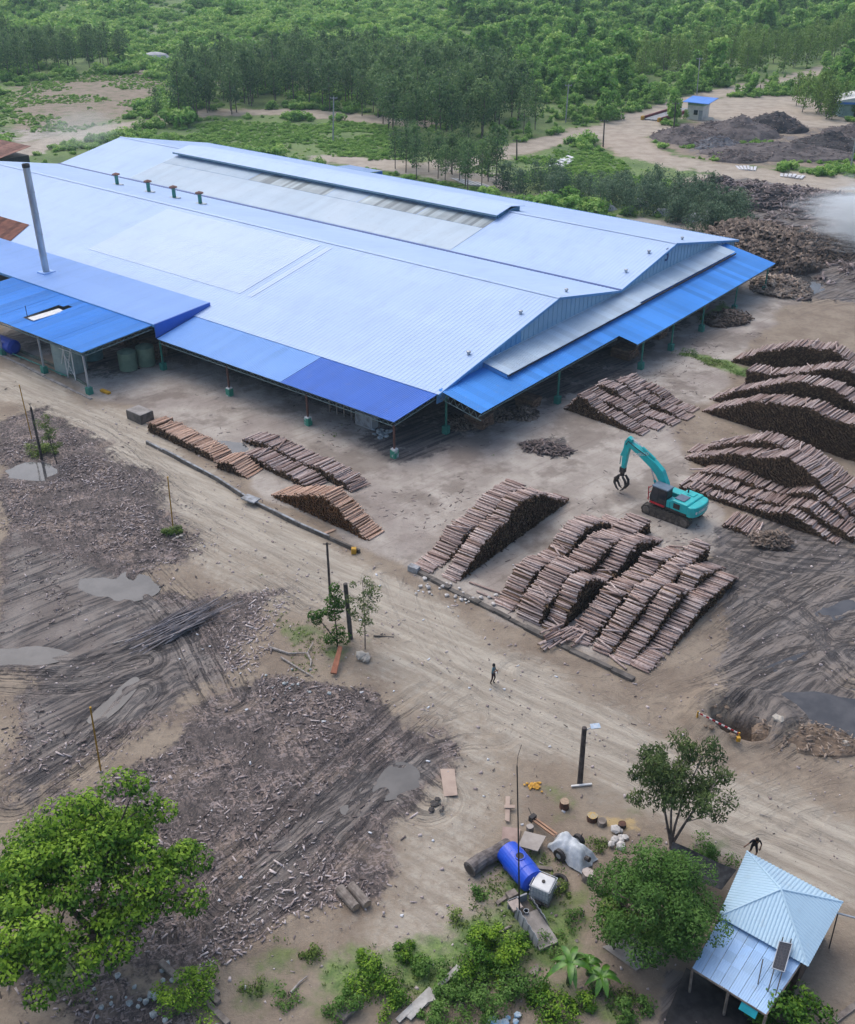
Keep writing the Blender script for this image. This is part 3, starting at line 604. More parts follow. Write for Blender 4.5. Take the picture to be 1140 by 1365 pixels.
# chimney, four roof stacks, rust patch, rear lean-to
c = MB(); c.tube([(-59.2, 3.4, 5.2), (-59.2, 3.4, 18.2)], .42, 16); ch = c.build('chimney', M_GALV, hall, smooth=False)
for z in (7.5, 10, 12.5, 15): MB().lathe([(.44, 0), (.47, .03), (.47, .10), (.44, .13)], (-59.2, 3.4, z), 16).build('flange', M_GALV, ch)
MB().lathe([(.45, 0), (.45, .4), (.38, .4), (.38, .1)], (-59.2, 3.4, 18.0), 16).build('sooty_rim', M_DARK, ch)
MB().box(-60, -58.4, 2.6, 4.2, 5.3, 5.55).build('chimney_flashing', M_PERI, ch)
for x in (-83.4, -75.7, -69.8, -64.0):
    z = ZR1 - (ZR1 - ZV) * (32.5 - YR1) / (YV - YR1)
    s = MB(); s.lathe([(.28, -.1), (.28, 1.5)], (x, 32.5, z), 12); s = s.build('roof_stack', M_TEAL, hall)
    MB().lathe([(.34, 1.4), (.62, 1.5), (.60, 1.62), (.1, 1.8)], (x, 32.5, z), 12).build('rain_cap', mat('rusty_brown_cap', (.20, .10, .08), (.12, .06, .05), .8), s)
    MB().box(x - .8, x + .8, 31.9, 33.1, z - .05, z + .09).build('stack_flashing', M_GALV, s)
sheets('rusty_roof_sheet', (-96, 8.1, on1(8.1) + .09), (-75, 8.1, on1(8.1) + .09), (-77.5, 13.0, on1(13) + .09), (-96, 13.0, on1(13) + .09), M_RUST, 1.0)
sheets('lean_to_sheet', (-77.5, 79.0, 3.7), (-69.5, 79.0, 3.7), (-69.5, 73.1, 4.3), (-77.5, 73.1, 4.3), M_ROOF, 1.3)
MB().box(-69.58, -69.5, 73.2, 79, 3.1, 3.7).build('lean_to_fascia', mat('bright_blue_fascia', (.06, .2, .7), rough=.5), hall)
for x in (-77.3, -69.8): MB().bar((x, 78.7, 0), (x, 78.7, 3.6), .14).build('post', M_GREY, hall)

# ================================================================== LOG STACKS
def logmat(name, cols, rough=.85, attr=None, rand=True):
    m, t, b = mk(name); P = t.pos()
    if attr: r = t.attr(attr)
    else: r = t.new('ObjectInfo').outputs['Random']
    ramp = t.new('ValToRGB'); t.ln(r, ramp.inputs[0]); e = ramp.color_ramp.elements
    e[0].position = 0; e[0].color = (*cols[0], 1); e[1].position = 1; e[1].color = (*cols[-1], 1)
    for i, c in enumerate(cols[1:-1]): q = e.new((i + 1) / (len(cols) - 1)); q.color = (*c, 1)
    c = t.mix(t.math('MULTIPLY', t.mapr(t.noise(P, 5, 4, .6), .42, .68), .45), ramp.outputs[0], tuple(q * .55 for q in cols[0]))
    t.ln(c, b.inputs['Base Color']); b.inputs['Roughness'].default_value = rough; b.inputs['Specular IOR Level'].default_value = .25
    bn = t.new('Bump'); bn.inputs['Distance'].default_value = .02; bn.inputs['Strength'].default_value = .6; t.ln(t.noise(P, 25, 3), bn.inputs['Height']); t.ln(bn.outputs[0], b.inputs['Normal'])
    return m
M_BARK = logmat('grey_bark_logs', [(.25, .168, .142), (.46, .36, .325), (.56, .465, .43), (.33, .232, .195), (.66, .565, .525)])
M_PEEL = logmat('peeled_tan_logs', [(.56, .37, .27), (.64, .45, .34), (.50, .33, .24), (.68, .50, .39)])
M_END = logmat('weathered_log_ends', [(.060, .040, .028), (.125, .078, .050), (.08, .053, .036), (.17, .112, .072), (.27, .185, .11)], attr='tone')
M_ENDO = logmat('orange_log_ends', [(.13, .060, .026), (.19, .095, .042), (.11, .052, .025), (.24, .13, .065)], attr='tone')
RL = .074
def log_meshes(m, me_, n=7):
    out = []
    for k in range(5):
        rs = np.random.RandomState(k); V = []; F = []
        for i, x in enumerate((-.5, 0, .5)):
            for j in range(n):
                a = 2 * math.pi * j / n; r = RL * (1 + rs.uniform(-.08, .08)) * (1.04 - .10 * i); V.append((x, r * math.cos(a) + (.015 * (i == 1) * (k - 2)), r * math.sin(a)))
        F = [(i * n + j, i * n + (j + 1) % n, (i + 1) * n + (j + 1) % n, (i + 1) * n + j) for i in range(2) for j in range(n)] + [tuple(range(n))[::-1], tuple(range(2 * n, 3 * n))]
        me = bpy.data.meshes.new('log'); me.from_pydata(V, [], F); me.materials.append(m); me.materials.append(me_)
        me.polygons.foreach_set('material_index', [0] * (2 * n) + [1, 1]); me.polygons.foreach_set('use_smooth', [True] * (2 * n) + [False] * 2); me.update(); out.append(me)
    return out
M_ENDP = mat('log_end_grain', (.16, .105, .06), (.08, .05, .03), .9, 6)
LOGS_BARK = log_meshes(M_BARK, M_ENDP); LOGS_PEEL = log_meshes(M_PEEL, M_ENDP)
def Zp(ox, oy, s, pts): return [(ox + a / s, oy + b / s) for a, b in pts]
LOGRS = np.random.RandomState(11)
def stack(label, p0, p1, prof, loglen=2.0, side=1, peel=False, group='log stacks in the yard', endm=None, messy=1.0, far_taper=True):
    """row of logs: front face along p0->p1, logs lie across it away to the left (side 1) or right (-1) of that line; prof = [(along, height)]"""
    p0 = Vector((p0[0], p0[1], 0)); p1 = Vector((p1[0], p1[1], 0)); u = (p1 - p0).normalized(); w = Vector((-u.y, u.x, 0)) * side; Lr = (p1 - p0).length
    pr = sorted((max(0, min(Lr, a)), max(.1, h)) for a, h in prof); pa = np.array([q[0] for q in pr]); ph = np.array([q[1] for q in pr])
    def hh(s): return np.interp(s, pa, ph)
    root = thing('log_stack', label, 'log stack', p0, 0, group)
    z0 = .03; pres = {}; rowz = RL * 1.74; nj = int(ph.max() / rowz) + 2; ni = int(Lr / (2 * RL * 1.02))
    for j in range(nj):
        for i in range(ni):
            s = (i + .5 + .5 * (j % 2)) * 2 * RL * 1.02; z = RL + j * rowz
            if j == 0 or z + RL <= hh(s) + .06 * LOGRS.randn() * (j > 1): pres[(i, j)] = (s, z)
    V = []; T = []; n = 6; ang = np.arange(n) * 2 * np.pi / n; ring = np.stack([np.cos(ang), np.sin(ang)], 1)
    wang = math.atan2(w.y, w.x); nsurf = 0; meshes = LOGS_PEEL if peel else LOGS_BARK
    cand = []
    for (i, j), (s, z) in pres.items():
        ups = ((i, j + 1), (i - 1, j + 1)) if j % 2 == 0 else ((i, j + 1), (i + 1, j + 1))
        k = sum(q in pres for q in ups); cand.append((k, i, j, s, z))
    cand.sort(key=lambda q: (q[0], -q[4]))
    core = []
    for k, i, j, s, z in cand:
        if k < 2 and nsurf < 298 and (k == 0 or LOGRS.rand() < .8):
            nsurf += 1; ll = loglen * LOGRS.uniform(.90, 1.06); off = loglen / 2 + LOGRS.randn() * .07
            yaw = LOGRS.randn() * .035 * messy; roll = LOGRS.rand() * 6.28; zz = z + (LOGRS.rand() * .05 if k == 0 else 0)
            if k == 0 and LOGRS.rand() < .05 * messy: yaw = LOGRS.randn() * .3; zz += .09
            o = link('log', meshes[LOGRS.randint(5)], root); o.location = u * s + w * off + Vector((0, 0, zz + z0))
            o.rotation_euler = (roll, LOGRS.randn() * .012, wang + yaw); fr = LOGRS.uniform(.72, 1.22); o.scale = (ll, fr, fr)
        else: core.append((s, z))
    if core:
        core = np.array(core); N = len(core); s = core[:, 0]; z = core[:, 1] + z0
        a0 = LOGRS.randn(N) * .06; a1 = loglen + LOGRS.randn(N) * .06; rr = RL * LOGRS.uniform(.82, 1.0, N)
        U = np.array(u); Wd = np.array(w); b0 = np.array(p0) * 0
        V = np.zeros((N, 2, n, 3))
        for e, aa in enumerate((a0, a1)):
            V[:, e] = (s[:, None, None] * U + aa[:, None, None] * Wd + np.array([0, 0, 1.]) * z[:, None, None]) + rr[:, None, None] * (ring[None, :, :1] * U + ring[None, :, 1:] * np.array([0, 0, 1.]))
        base = (np.arange(N) * 2 * n)[:, None]; qs = []
        for k in range(n): qs.append(np.concatenate([base + k, base + (k + 1) % n, base + n + (k + 1) % n, base + n + k], 1))
        for e in (0, n):
            qs.append(np.concatenate([base + e, base + e + 1, base + e + 2, base + e + 3], 1)); qs.append(np.concatenate([base + e, base + e + 3, base + e + 4, base + e + 5], 1))
        me = npmesh('packed_logs', V.reshape(-1, 3), np.concatenate(qs, 0), endm or M_END)
        a = me.attributes.new('tone', 'FLOAT', 'POINT'); a.data.foreach_set('value', np.repeat(LOGRS.rand(N), 2 * n).astype(np.float32))
        o = link('packed_logs', me, root); o['kind'] = 'stuff'
    return root
def pstack(label, b0, b1, tops, loglen=2.0, side=1, **kw):
    """front base line from survey pixels b0, b1; tops = survey pixels along the upper edge of the face"""
    p0, p1 = G(*b0), G(*b1); stack(label, p0, p1, [on_wall(p0, p1, x, y) for x, y in tops], loglen, side, **kw)
def rstack(label, xk, y0, y1, tops, loglen=2.0, **kw):
    """row running away from the kerb: face on the right at grid line xk, logs lie to its left"""
    p0, p1 = L(xk, y0), L(xk, y1); stack(label, p0, p1, [on_wall(p0, p1, x, y) for x, y in tops], loglen, 1, **kw)
def gx_of(px): return toL(G(*px))[0]
gk = 'log rows at right angles to the kerb'
# --- the pair at the kerb corner
Z1 = lambda p: Zp(540, 630, 4.957, p)
rstack('right-hand arched log row of the pair by the kerb corner, dark ends facing right', gx_of((611, 777)), -12.9, 3.2, Z1([(350, 730), (430, 590), (530, 455), (600, 370), (690, 300), (710, 240), (770, 180), (850, 150), (920, 135), (980, 160), (1060, 182)]), 1.5, group=gk)
rstack('left-hand log row of the pair by the kerb corner, nearest the left stacks', gx_of((579, 764)) - .1, -13.1, -.2, Z1([(195, 665), (310, 550), (400, 400), (490, 340), (560, 280), (640, 185)]), 1.9, group=gk)
# --- the seven-row block
Z2 = lambda p: Zp(650, 670, 3.167, p)
xk = [gx_of(p) for p in Z2([(95, 470), (212, 530), (275, 575), (430, 605), (512, 655), (600, 685), (690, 712)])]
rstack('leftmost row of the seven-row log block, humped twice beside a bare strip', xk[0], -13.3, 3.2, Z2([(95, 465), (135, 420), (170, 350), (200, 295), (240, 262), (300, 245), (335, 215), (380, 150), (420, 105), (470, 80), (520, 82), (525, 110)]), 1.7, group=gk)
rstack('second log row from the left in the seven-row block', xk[1], -13.5, 3.0, Z2([(215, 505), (240, 440), (300, 370), (340, 310), (385, 268), (430, 275), (480, 220), (530, 165), (575, 148), (600, 150)]), 2.0, group=gk)
rstack('third log row in the block, tall front hump with a broad dark end face', xk[2], -13.5, 2.6, Z2([(265, 570), (320, 510), (360, 430), (390, 370), (420, 330), (460, 312), (500, 335), (530, 305), (560, 270), (600, 210), (640, 165), (690, 155), (730, 162)]), 1.35, group=gk)
rstack('short fourth log row in the block with a jumbled crest', xk[3], -13.5, 2.2, Z2([(430, 598), (480, 520), (540, 440), (575, 390), (600, 372), (640, 345), (700, 300), (740, 245), (790, 225), (880, 212)]), 1.7, group=gk, messy=2.5)
rstack('fifth log row in the block, level crest with loose logs on top', xk[4], -13.5, 1.9, Z2([(510, 648), (560, 580), (610, 500), (660, 430), (700, 380), (740, 350), (780, 330), (810, 290), (850, 265)]), 1.4, group=gk, messy=2)
rstack('sixth log row in the block, deep dark gap on its right', xk[5], -13.4, 1.7, Z2([(600, 678), (660, 600), (720, 520), (750, 470), (800, 400), (830, 370), (870, 365), (900, 305), (950, 282), (1000, 275)]), 1.4, group=gk)
rstack('outermost right log row of the seven-row block facing the muddy ruts', xk[6], -13.4, 1.2, Z2([(690, 703), (760, 632), (820, 548), (880, 470), (920, 415), (985, 365), (1040, 318), (1080, 305)]), 1.45, group=gk)
# --- block beside the hall, rows one behind the other
Z3 = lambda p: Zp(730, 470, 6.333, p)
b0, b1 = Z3([(130, 478), (800, 712)]); p0, p1 = G(*b0), G(*b1); u_ = (p1 - p0).normalized(); w_ = Vector((-u_.y, u_.x, 0))
tops = [on_wall(p0, p1, x, y) for x, y in Z3([(130, 462), (200, 420), (250, 360), (300, 378), (380, 430), (450, 480), (520, 530), (600, 600), (680, 640), (740, 680), (800, 710)])]
ords = ['nearest', 'second', 'third', 'fourth', 'rearmost']
for i in range(5):
    sh = 1.95 * i; ex = .7 * i
    f = [1, .92, 1.0, .95, .85][i]
    q0 = p0 + w_ * sh - u_ * (.2 * i) + u_ * (1.2 * (i > 2)); q1 = p1 + w_ * sh + u_ * (.5 * i if i < 4 else 1.0)
    ln = (q1 - q0).length; pr = [(a / (p1 - p0).length * ln, h * f + (.25 * math.sin(a * 1.1 + i * 2) if 2 < a < 9 else 0)) for a, h in tops]
    stack(ords[i] + ' row of the tight log block beside the hall canopy', q0, q1, pr, 1.7, 1, group='log rows beside the hall')
# --- right-hand stacks, end faces towards the viewer
Z8 = lambda p: Zp(880, 420, 4.385, p); Z4 = lambda p: Zp(900, 560, 4.75, p)
gr_ = 'big log stacks along the right edge'
pa_, pb_ = L(14.6, 41.6), L(33, 42.8)
stack('farthest of the right-hand log stacks, behind the grassy strip', pa_, pb_, [on_wall(pa_, pb_, x, y) for x, y in Z8([(410, 262), (530, 238), (590, 207), (700, 200), (760, 182), (880, 186), (920, 200), (1000, 195), (1040, 225), (1140, 280)])] + [(16, 1.5), (18, .3)], 2.6, 1, group=gr_)
pa_, pb_ = G(946, 535), G(1141, 590); d_ = (pb_ - pa_).normalized(); n_ = Vector((-d_.y, d_.x, 0))
pstack('tallest front log stack at right with a long dark brown end face', (936, 549.5), (1150, 620), Z8([(245, 560), (350, 540), (450, 520), (520, 505), (620, 505), (700, 515), (780, 530), (850, 535), (920, 560), (1000, 600), (1060, 620), (1140, 640)]), 2.5, 1, group=gr_)
pstack('second stack back in the tall right-hand group, paler sloping crest', (945, 533), (1160, 598), Z8([(275, 488), (340, 478), (440, 440), (540, 425), (650, 400), (760, 385), (860, 395), (950, 415), (1010, 430), (1080, 470), (1140, 510)]), 2.3, 1, group=gr_)
pa_, pb_ = G(990, 520), G(1175, 570)
stack('rear stack of the tall right-hand group, cut by the frame edge', pa_, pb_, [on_wall(pa_, pb_, x, y) for x, y in Z8([(620, 345), (760, 342), (890, 325), (950, 315), (1050, 310), (1100, 320), (1140, 335), (1200, 370)])], 2.4, 1, group=gr_)
pstack('arched log stack right of the excavator boom with a big dark face', (911.5, 611.5), (1165, 715), Z4([(55, 240), (180, 225), (270, 215), (350, 210), (430, 215), (540, 230), (640, 235), (700, 225), (760, 265), (820, 300), (880, 350), (920, 400), (1000, 470), (1060, 520), (1140, 590)]), 2.2, 1, group=gr_)
pstack('low-crested log stack directly behind the arched one', (916, 603), (1170, 690), Z4([(75, 205), (150, 195), (270, 155), (370, 140), (450, 130), (540, 125), (610, 135), (680, 165), (750, 190), (850, 240), (950, 320), (1060, 400), (1140, 450)]), 2.2, 1, group=gr_)
pstack('rearmost of the three wavy log rows behind the excavator', (925, 634), (1150, 716), Z4([(125, 335), (210, 325), (270, 330), (350, 350), (430, 375), (510, 410), (600, 440), (640, 460), (700, 465), (760, 450), (830, 450), (890, 480), (950, 520), (1010, 550), (1070, 610), (1130, 670)]), 2.0, 1, group=gr_)
pstack('middle of the three wavy log rows behind the excavator', (913, 644), (1138, 726), Z4([(100, 385), (200, 400), (270, 405), (330, 430), (400, 468), (450, 482), (550, 500), (700, 538), (770, 535), (840, 555), (900, 600), (980, 650), (1060, 700), (1130, 735)]), 1.9, 1, group=gr_)
pstack('nearest of the three wavy log rows, its foot beside the excavator', (904, 651), (1118, 728), Z4([(20, 415), (110, 425), (180, 455), (260, 490), (340, 510), (430, 530), (520, 560), (620, 580), (700, 575), (760, 600), (830, 650), (900, 700), (970, 755), (1030, 792)]), 2.0, 1, group=gr_)
pstack('small flat heap of pale logs lying in front of the wavy rows', (961, 703), (1006, 718), [(961, 698), (980, 702), (1006, 716)], 2.6, 1, group=gr_)
# --- left stacks along the low wall
Z5 = lambda p: Zp(170, 540, 3.353, p); gl = 'log stacks along the low yard wall'
pstack('long low stack of tan peeled logs at the left end of the yard wall', Z5([(92, 118)])[0], Z5([(395, 262)])[0], Z5([(95, 78), (200, 130), (300, 182), (370, 220), (395, 245)]), 2.1, 1, peel=True, group=gl)
pstack('short sloping stack of tan peeled logs beside the puddle', Z5([(398, 285)])[0], Z5([(540, 336)])[0], Z5([(400, 248), (450, 252), (490, 290), (535, 332)]), 2.2, 1, peel=True, group=gl)
pstack('big fan-shaped pile of fresh peeled logs with an orange end face', Z5([(640, 408)])[0], Z5([(1078, 612)])[0], Z5([(645, 400), (690, 400), (760, 398), (830, 395), (880, 405), (940, 460), (1000, 530), (1075, 605)]), 2.0, 1, peel=True, group=gl, endm=M_ENDO)
pstack('bark log stack between the puddle and the fan-shaped tan pile', Z5([(505, 238)])[0], Z5([(822, 388)])[0], Z5([(505, 222), (560, 226), (620, 260), (700, 300), (780, 340), (820, 382)]), 2.1, 1, group=gl)
pstack('bark log stack nearest the dark blue canopy', Z5([(515, 162)])[0], Z5([(1012, 398)])[0], Z5([(515, 150), (570, 156), (640, 182), (720, 225), (790, 260), (850, 276), (900, 302), (960, 342), (1010, 392)]), 2.1, 1, group=gl)
# --- loose logs at the foot of the block
root = thing('loose_log_heap', 'small heap of loose crossed logs at the kerb end of the log block', 'log heap', GG(752, 852), 0)
for i in range(26):
    o = link('log', LOGS_BARK[i % 5], root, (rnd.uniform(-1.1, 1.1), rnd.uniform(-.7, .7), .14 + .13 * (i // 8)), (rnd.uniform(0, 6), 0, R(38) + rnd.gauss(0, .12))); o.scale = (rnd.uniform(1.6, 2.2), 1, 1)
for lab, px, ang, ln in (('single log lying slantwise off the sixth row end', (818, 880), -58, 2.6), ('pole lying across the kerb below the log block', (660, 800), -35, 3.2), ('grey concrete-like beam lying between the log groups', (648, 786), -33, 2.9)):
    p = GG(*px); o = thing('fallen_log', lab, 'log', p, R(ang), 'single logs lying by the kerb')
    q = link('log_body', LOGS_BARK[2], o, (0, 0, .1)); q.scale = (ln, 1.2, 1.2)

# ================================================================== VEGETATION
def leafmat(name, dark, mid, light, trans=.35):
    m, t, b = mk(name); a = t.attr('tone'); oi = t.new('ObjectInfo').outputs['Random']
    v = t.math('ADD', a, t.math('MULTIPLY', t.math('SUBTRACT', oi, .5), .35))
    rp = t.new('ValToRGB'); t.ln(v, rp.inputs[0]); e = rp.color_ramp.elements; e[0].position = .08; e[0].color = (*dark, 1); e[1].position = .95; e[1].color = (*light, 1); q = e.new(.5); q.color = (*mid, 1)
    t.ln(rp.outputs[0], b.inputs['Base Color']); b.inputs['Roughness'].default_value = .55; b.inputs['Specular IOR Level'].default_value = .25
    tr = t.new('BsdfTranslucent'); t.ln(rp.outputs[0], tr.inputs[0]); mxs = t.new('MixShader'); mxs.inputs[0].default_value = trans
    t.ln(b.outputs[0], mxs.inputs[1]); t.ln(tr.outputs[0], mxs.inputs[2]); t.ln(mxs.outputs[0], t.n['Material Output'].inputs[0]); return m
M_EUC = leafmat('dark_eucalypt_leaves', (.05, .11, .04), (.115, .215, .075), (.22, .34, .11))
M_EUCG = leafmat('grey_green_leaves', (.05, .095, .055), (.105, .18, .10), (.19, .28, .155))
M_YOUNG = leafmat('fresh_plantation_leaves', (.075, .15, .028), (.165, .28, .055), (.28, .40, .11))
M_LEAFY = leafmat('bright_broad_leaves', (.028, .085, .012), (.085, .21, .022), (.30, .48, .045))
M_FINE = leafmat('fine_feathery_leaves', (.045, .11, .022), (.10, .22, .04), (.18, .32, .07))
M_OLIVE = leafmat('olive_leaves', (.05, .085, .03), (.12, .18, .058), (.23, .29, .095))
M_SCRUB = leafmat('scrub_leaves', (.07, .185, .03), (.19, .40, .07), (.44, .62, .16))
M_WEED = leafmat('weed_leaves', (.05, .10, .02), (.12, .20, .04), (.25, .33, .08))
M_TEALB = leafmat('blue_green_leaves', (.030, .070, .045), (.065, .130, .085), (.12, .20, .13))
M_TRUNK = mat('tree_bark', (.12, .095, .078), (.065, .052, .045), .9, 4, .02, 14)
M_PTRUNK = mat('pale_tree_bark', (.20, .17, .15), (.11, .09, .08), .9, 3, .02, 14)
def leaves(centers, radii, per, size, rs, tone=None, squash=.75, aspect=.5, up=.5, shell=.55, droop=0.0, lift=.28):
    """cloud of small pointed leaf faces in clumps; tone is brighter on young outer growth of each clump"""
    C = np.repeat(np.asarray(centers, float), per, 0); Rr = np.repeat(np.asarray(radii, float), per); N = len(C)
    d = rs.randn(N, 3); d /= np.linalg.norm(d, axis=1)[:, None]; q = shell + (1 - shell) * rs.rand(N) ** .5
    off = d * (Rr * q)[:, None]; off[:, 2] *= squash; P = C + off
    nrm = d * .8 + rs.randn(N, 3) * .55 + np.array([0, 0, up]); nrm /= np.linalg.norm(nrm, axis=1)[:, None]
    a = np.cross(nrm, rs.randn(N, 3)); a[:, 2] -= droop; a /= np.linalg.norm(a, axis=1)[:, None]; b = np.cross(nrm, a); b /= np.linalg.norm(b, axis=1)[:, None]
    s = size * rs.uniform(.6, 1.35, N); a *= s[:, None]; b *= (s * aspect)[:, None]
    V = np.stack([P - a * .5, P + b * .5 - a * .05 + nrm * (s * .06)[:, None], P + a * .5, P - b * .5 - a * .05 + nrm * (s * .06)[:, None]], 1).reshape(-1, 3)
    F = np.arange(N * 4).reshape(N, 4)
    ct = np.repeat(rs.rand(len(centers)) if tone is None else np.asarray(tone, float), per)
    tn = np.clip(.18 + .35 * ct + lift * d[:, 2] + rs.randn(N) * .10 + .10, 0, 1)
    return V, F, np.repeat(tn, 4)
def leafmesh(name, parts, m):
    V = []; F = []; T = []; o = 0
    for v, f, tn in parts: V.append(v); F.append(f + o); T.append(tn); o += len(v)
    me = npmesh(name, np.concatenate(V), np.concatenate(F), m); a = me.attributes.new('tone', 'FLOAT', 'POINT'); a.data.foreach_set('value', np.concatenate(T).astype(np.float32)); return me
def limbs(mb, base, tips, r0, rs, n=6, split=.45):
    base = Vector(base)
    for tp in tips:
        tp = Vector(tp); md = base.lerp(tp, .5) + Vector((rs.randn() * .08, rs.randn() * .08, (tp - base).length * .06)); mb.tube([base, md, tp], [r0, r0 * .6, r0 * .2], n)

# ---- plantation trees (copied individuals)
def planted(rs, h, rad, crown0, m, nleaf, size, squash=1.25):
    mb = MB(); bend = Vector((rs.randn() * .25, rs.randn() * .25, 0)); pts = [Vector((0, 0, -.1)), Vector((0, 0, h * .3)) + bend * .4, Vector((0, 0, h * .65)) + bend, Vector((0, 0, h * .97)) + bend * 1.2]
    mb.tube(pts, [.013 * h, .010 * h, .007 * h, .002 * h], 6); C = []; Rr = []
    nz = 16
    for i in range(nz):
        f = i / (nz - 1); z = h * (crown0 + (1 - crown0) * f * .96); prof = rad * (.35 + .85 * math.sqrt(max(0, 1 - (1.75 * f - .75) ** 2)))
        a = i * 2.4 + rs.rand(); rr = prof * rs.uniform(.25, .75); p = Vector((rr * math.cos(a), rr * math.sin(a), z)) + bend * f
        C.append(p); Rr.append(prof * rs.uniform(.60, .85)); tr = pts[1].lerp(pts[3], max(0, (z / h - .3) / .67)); mb.tube([tr - Vector((0, 0, h * .06)), p], [.004 * h, .001 * h], 4)
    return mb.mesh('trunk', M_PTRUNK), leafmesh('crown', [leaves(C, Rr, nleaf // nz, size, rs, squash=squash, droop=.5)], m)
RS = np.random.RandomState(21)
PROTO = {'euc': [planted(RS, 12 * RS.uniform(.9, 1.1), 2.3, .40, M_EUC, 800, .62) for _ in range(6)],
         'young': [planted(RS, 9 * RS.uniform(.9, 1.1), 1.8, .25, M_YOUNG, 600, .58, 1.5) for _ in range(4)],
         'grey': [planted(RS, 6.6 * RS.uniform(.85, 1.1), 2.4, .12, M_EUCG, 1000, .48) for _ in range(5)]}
def in_poly(x, y, poly):
    c = False; n = len(poly)
    for i in range(n):
        (ax, ay), (bx, by) = poly[i], poly[(i + 1) % n]
        if (ay > y) != (by > y) and x < (bx - ax) * (y - ay) / (by - ay) + ax: c = not c
    return c
TREE_POLYS = []
def plantation(kind, name, label, group, pxpoly, spacing, limit, sc=(.85, 1.15), jit=.35, front=None):
    poly = GP(pxpoly); TREE_POLYS.append(poly); xs = [p[0] for p in poly]; ys = [p[1] for p in poly]; spots = []
    y = min(ys)
    while y < max(ys):
        x = min(xs) + rnd.random() * spacing
        while x < max(xs):
            a, b_ = x + rnd.gauss(0, jit * spacing), y + rnd.gauss(0, jit * spacing)
            if in_poly(a, b_, poly): spots.append((a, b_))
            x += spacing
        y += spacing
    spots.sort(key=lambda p: p[1]); spots = spots[:limit]
    xs_ = sorted(p[0] / p[1] for p in spots); ys_ = sorted(p[1] for p in spots); base = label
    for a, b_ in spots:
        if len(spots) > 40:
            f = xs_.index(a / b_) / len(spots); g = ys_.index(b_) / len(spots)
            label = base + (', left part' if f < .33 else ', middle part' if f < .67 else ', right part') + (' near its front' if g < .35 else ' towards its back' if g > .67 else '')
        root = thing(name, label, 'tree', (a, b_, ghz(a, b_)), rnd.random() * 6.28, group); s = rnd.uniform(*sc); root.scale = (s * rnd.uniform(.9, 1.12), s, s * rnd.uniform(.92, 1.08))
        tm, cm = rnd.choice(PROTO[kind]); link('trunk', tm, root); link('crown', cm, root)
    return len(spots)
n_ = plantation('euc', 'plantation_tree', 'dark bare-trunked eucalypt in the plantation behind the hall', 'plantation trees behind the hall',
                [(226, 166), (300, 156), (385, 141), (500, 158), (520, 196), (620, 197), (665, 187), (712, 165), (700, 140), (600, 112), (480, 98), (400, 96), (300, 112), (235, 138)], 5.6, 285)
plantation('euc', 'plantation_tree', 'dark eucalypt in the clump at the far left edge', 'plantation trees at far left', [(-20, 112), (60, 106), (176, 90), (172, 76), (-20, 82)], 6.5, 60, (.8, 1.05))
plantation('euc', 'plantation_tree', 'eucalypt in the small clump just behind the hall roof by the back road', 'small eucalypt clump by the back road', [(520, 222), (560, 214), (640, 228), (668, 248), (640, 258), (560, 244)], 4.4, 30, (.55, .75))
plantation('euc', 'plantation_tree', 'eucalypt beside the back road bend at the plantation corner', 'eucalypts at the road bend', [(690, 182), (700, 172), (735, 172), (730, 184)], 4.5, 8, (.6, .8))
plantation('grey', 'screen_tree', 'grey-green bushy tree in the screen behind the hall', 'screen trees behind the hall', [(650, 247), (760, 250), (880, 258), (990, 276), (1000, 322), (940, 318), (860, 298), (760, 274), (680, 260)], 3.2, 120, (.48, .74))
plantation('young', 'young_tree', 'slender fresh green tree near the white-roofed shed', 'young trees near the white-roofed shed', [(1055, 152), (1062, 140), (1125, 150), (1112, 168)], 4.2, 16, (.85, 1.05))
plantation('young', 'young_tree', 'young plantation tree along the far road at upper right', 'young trees along the far road', [(815, 118), (900, 105), (1000, 108), (1150, 78), (1150, 58), (960, 82), (860, 96)], 8, 110, (.9, 1.25))
p = GG(211, 166); root = thing('plantation_tree', 'single small eucalypt standing apart left of the plantation', 'tree', p); tm, cm = PROTO['euc'][2]; link('trunk', tm, root); link('crown', cm, root); root.scale = (.65, .65, .62)

# ---- far regrowth: one mass of scrub
scol = bpy.data.collections.new('scrub_sources')
for k in range(7):
    rs = np.random.RandomState(60 + k); nC = 9; C = []; Rr = []
    tall = 2.2 if k >= 5 else 1.0
    for i in range(nC):
        a = rs.rand() * 6.28; r = rs.rand() ** .6 * (.85 if tall < 2 else .4); C.append((r * math.cos(a), r * math.sin(a), (.35 + .55 * (1 - r) * rs.rand()) * tall + (rs.rand() * .9 if tall > 2 else 0))); Rr.append(rs.uniform(.3, .5))
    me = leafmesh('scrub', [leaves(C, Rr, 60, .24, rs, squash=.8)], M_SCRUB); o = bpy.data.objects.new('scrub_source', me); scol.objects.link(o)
rs = np.random.RandomState(5); N = 95000
px_ = rs.uniform(-420, 430, N); py_ = 172 + (rs.rand(N) ** 1.35) * 560
dens = vnoise(px_, py_, 22, 31, 3); keep = (zval(grass, px_, py_) > .55) & (np.abs(px_) < py_ * .47 + 12) & (rs.rand(N) < np.clip((dens - .30) * 3.2, .18, 1))
inpl = np.zeros(N, bool)
for poly in TREE_POLYS: inpl |= poly_mask(px_, py_, poly, .1) > .5
keep &= ~(inpl & (rs.rand(N) < .75)); 
L_ = ((px_ - A0.x) * EX.x + (py_ - A0.y) * EX.y, (px_ - A0.x) * EY.x + (py_ - A0.y) * EY.y)
keep &= ~((L_[0] > -116) & (L_[0] < 12) & (L_[1] < 77))
lowz = poly_mask(px_, py_, GP([(170, 175), (300, 160), (520, 165), (540, 200), (720, 190), (860, 212), (960, 235), (700, 265), (400, 215)]), 2) > .5
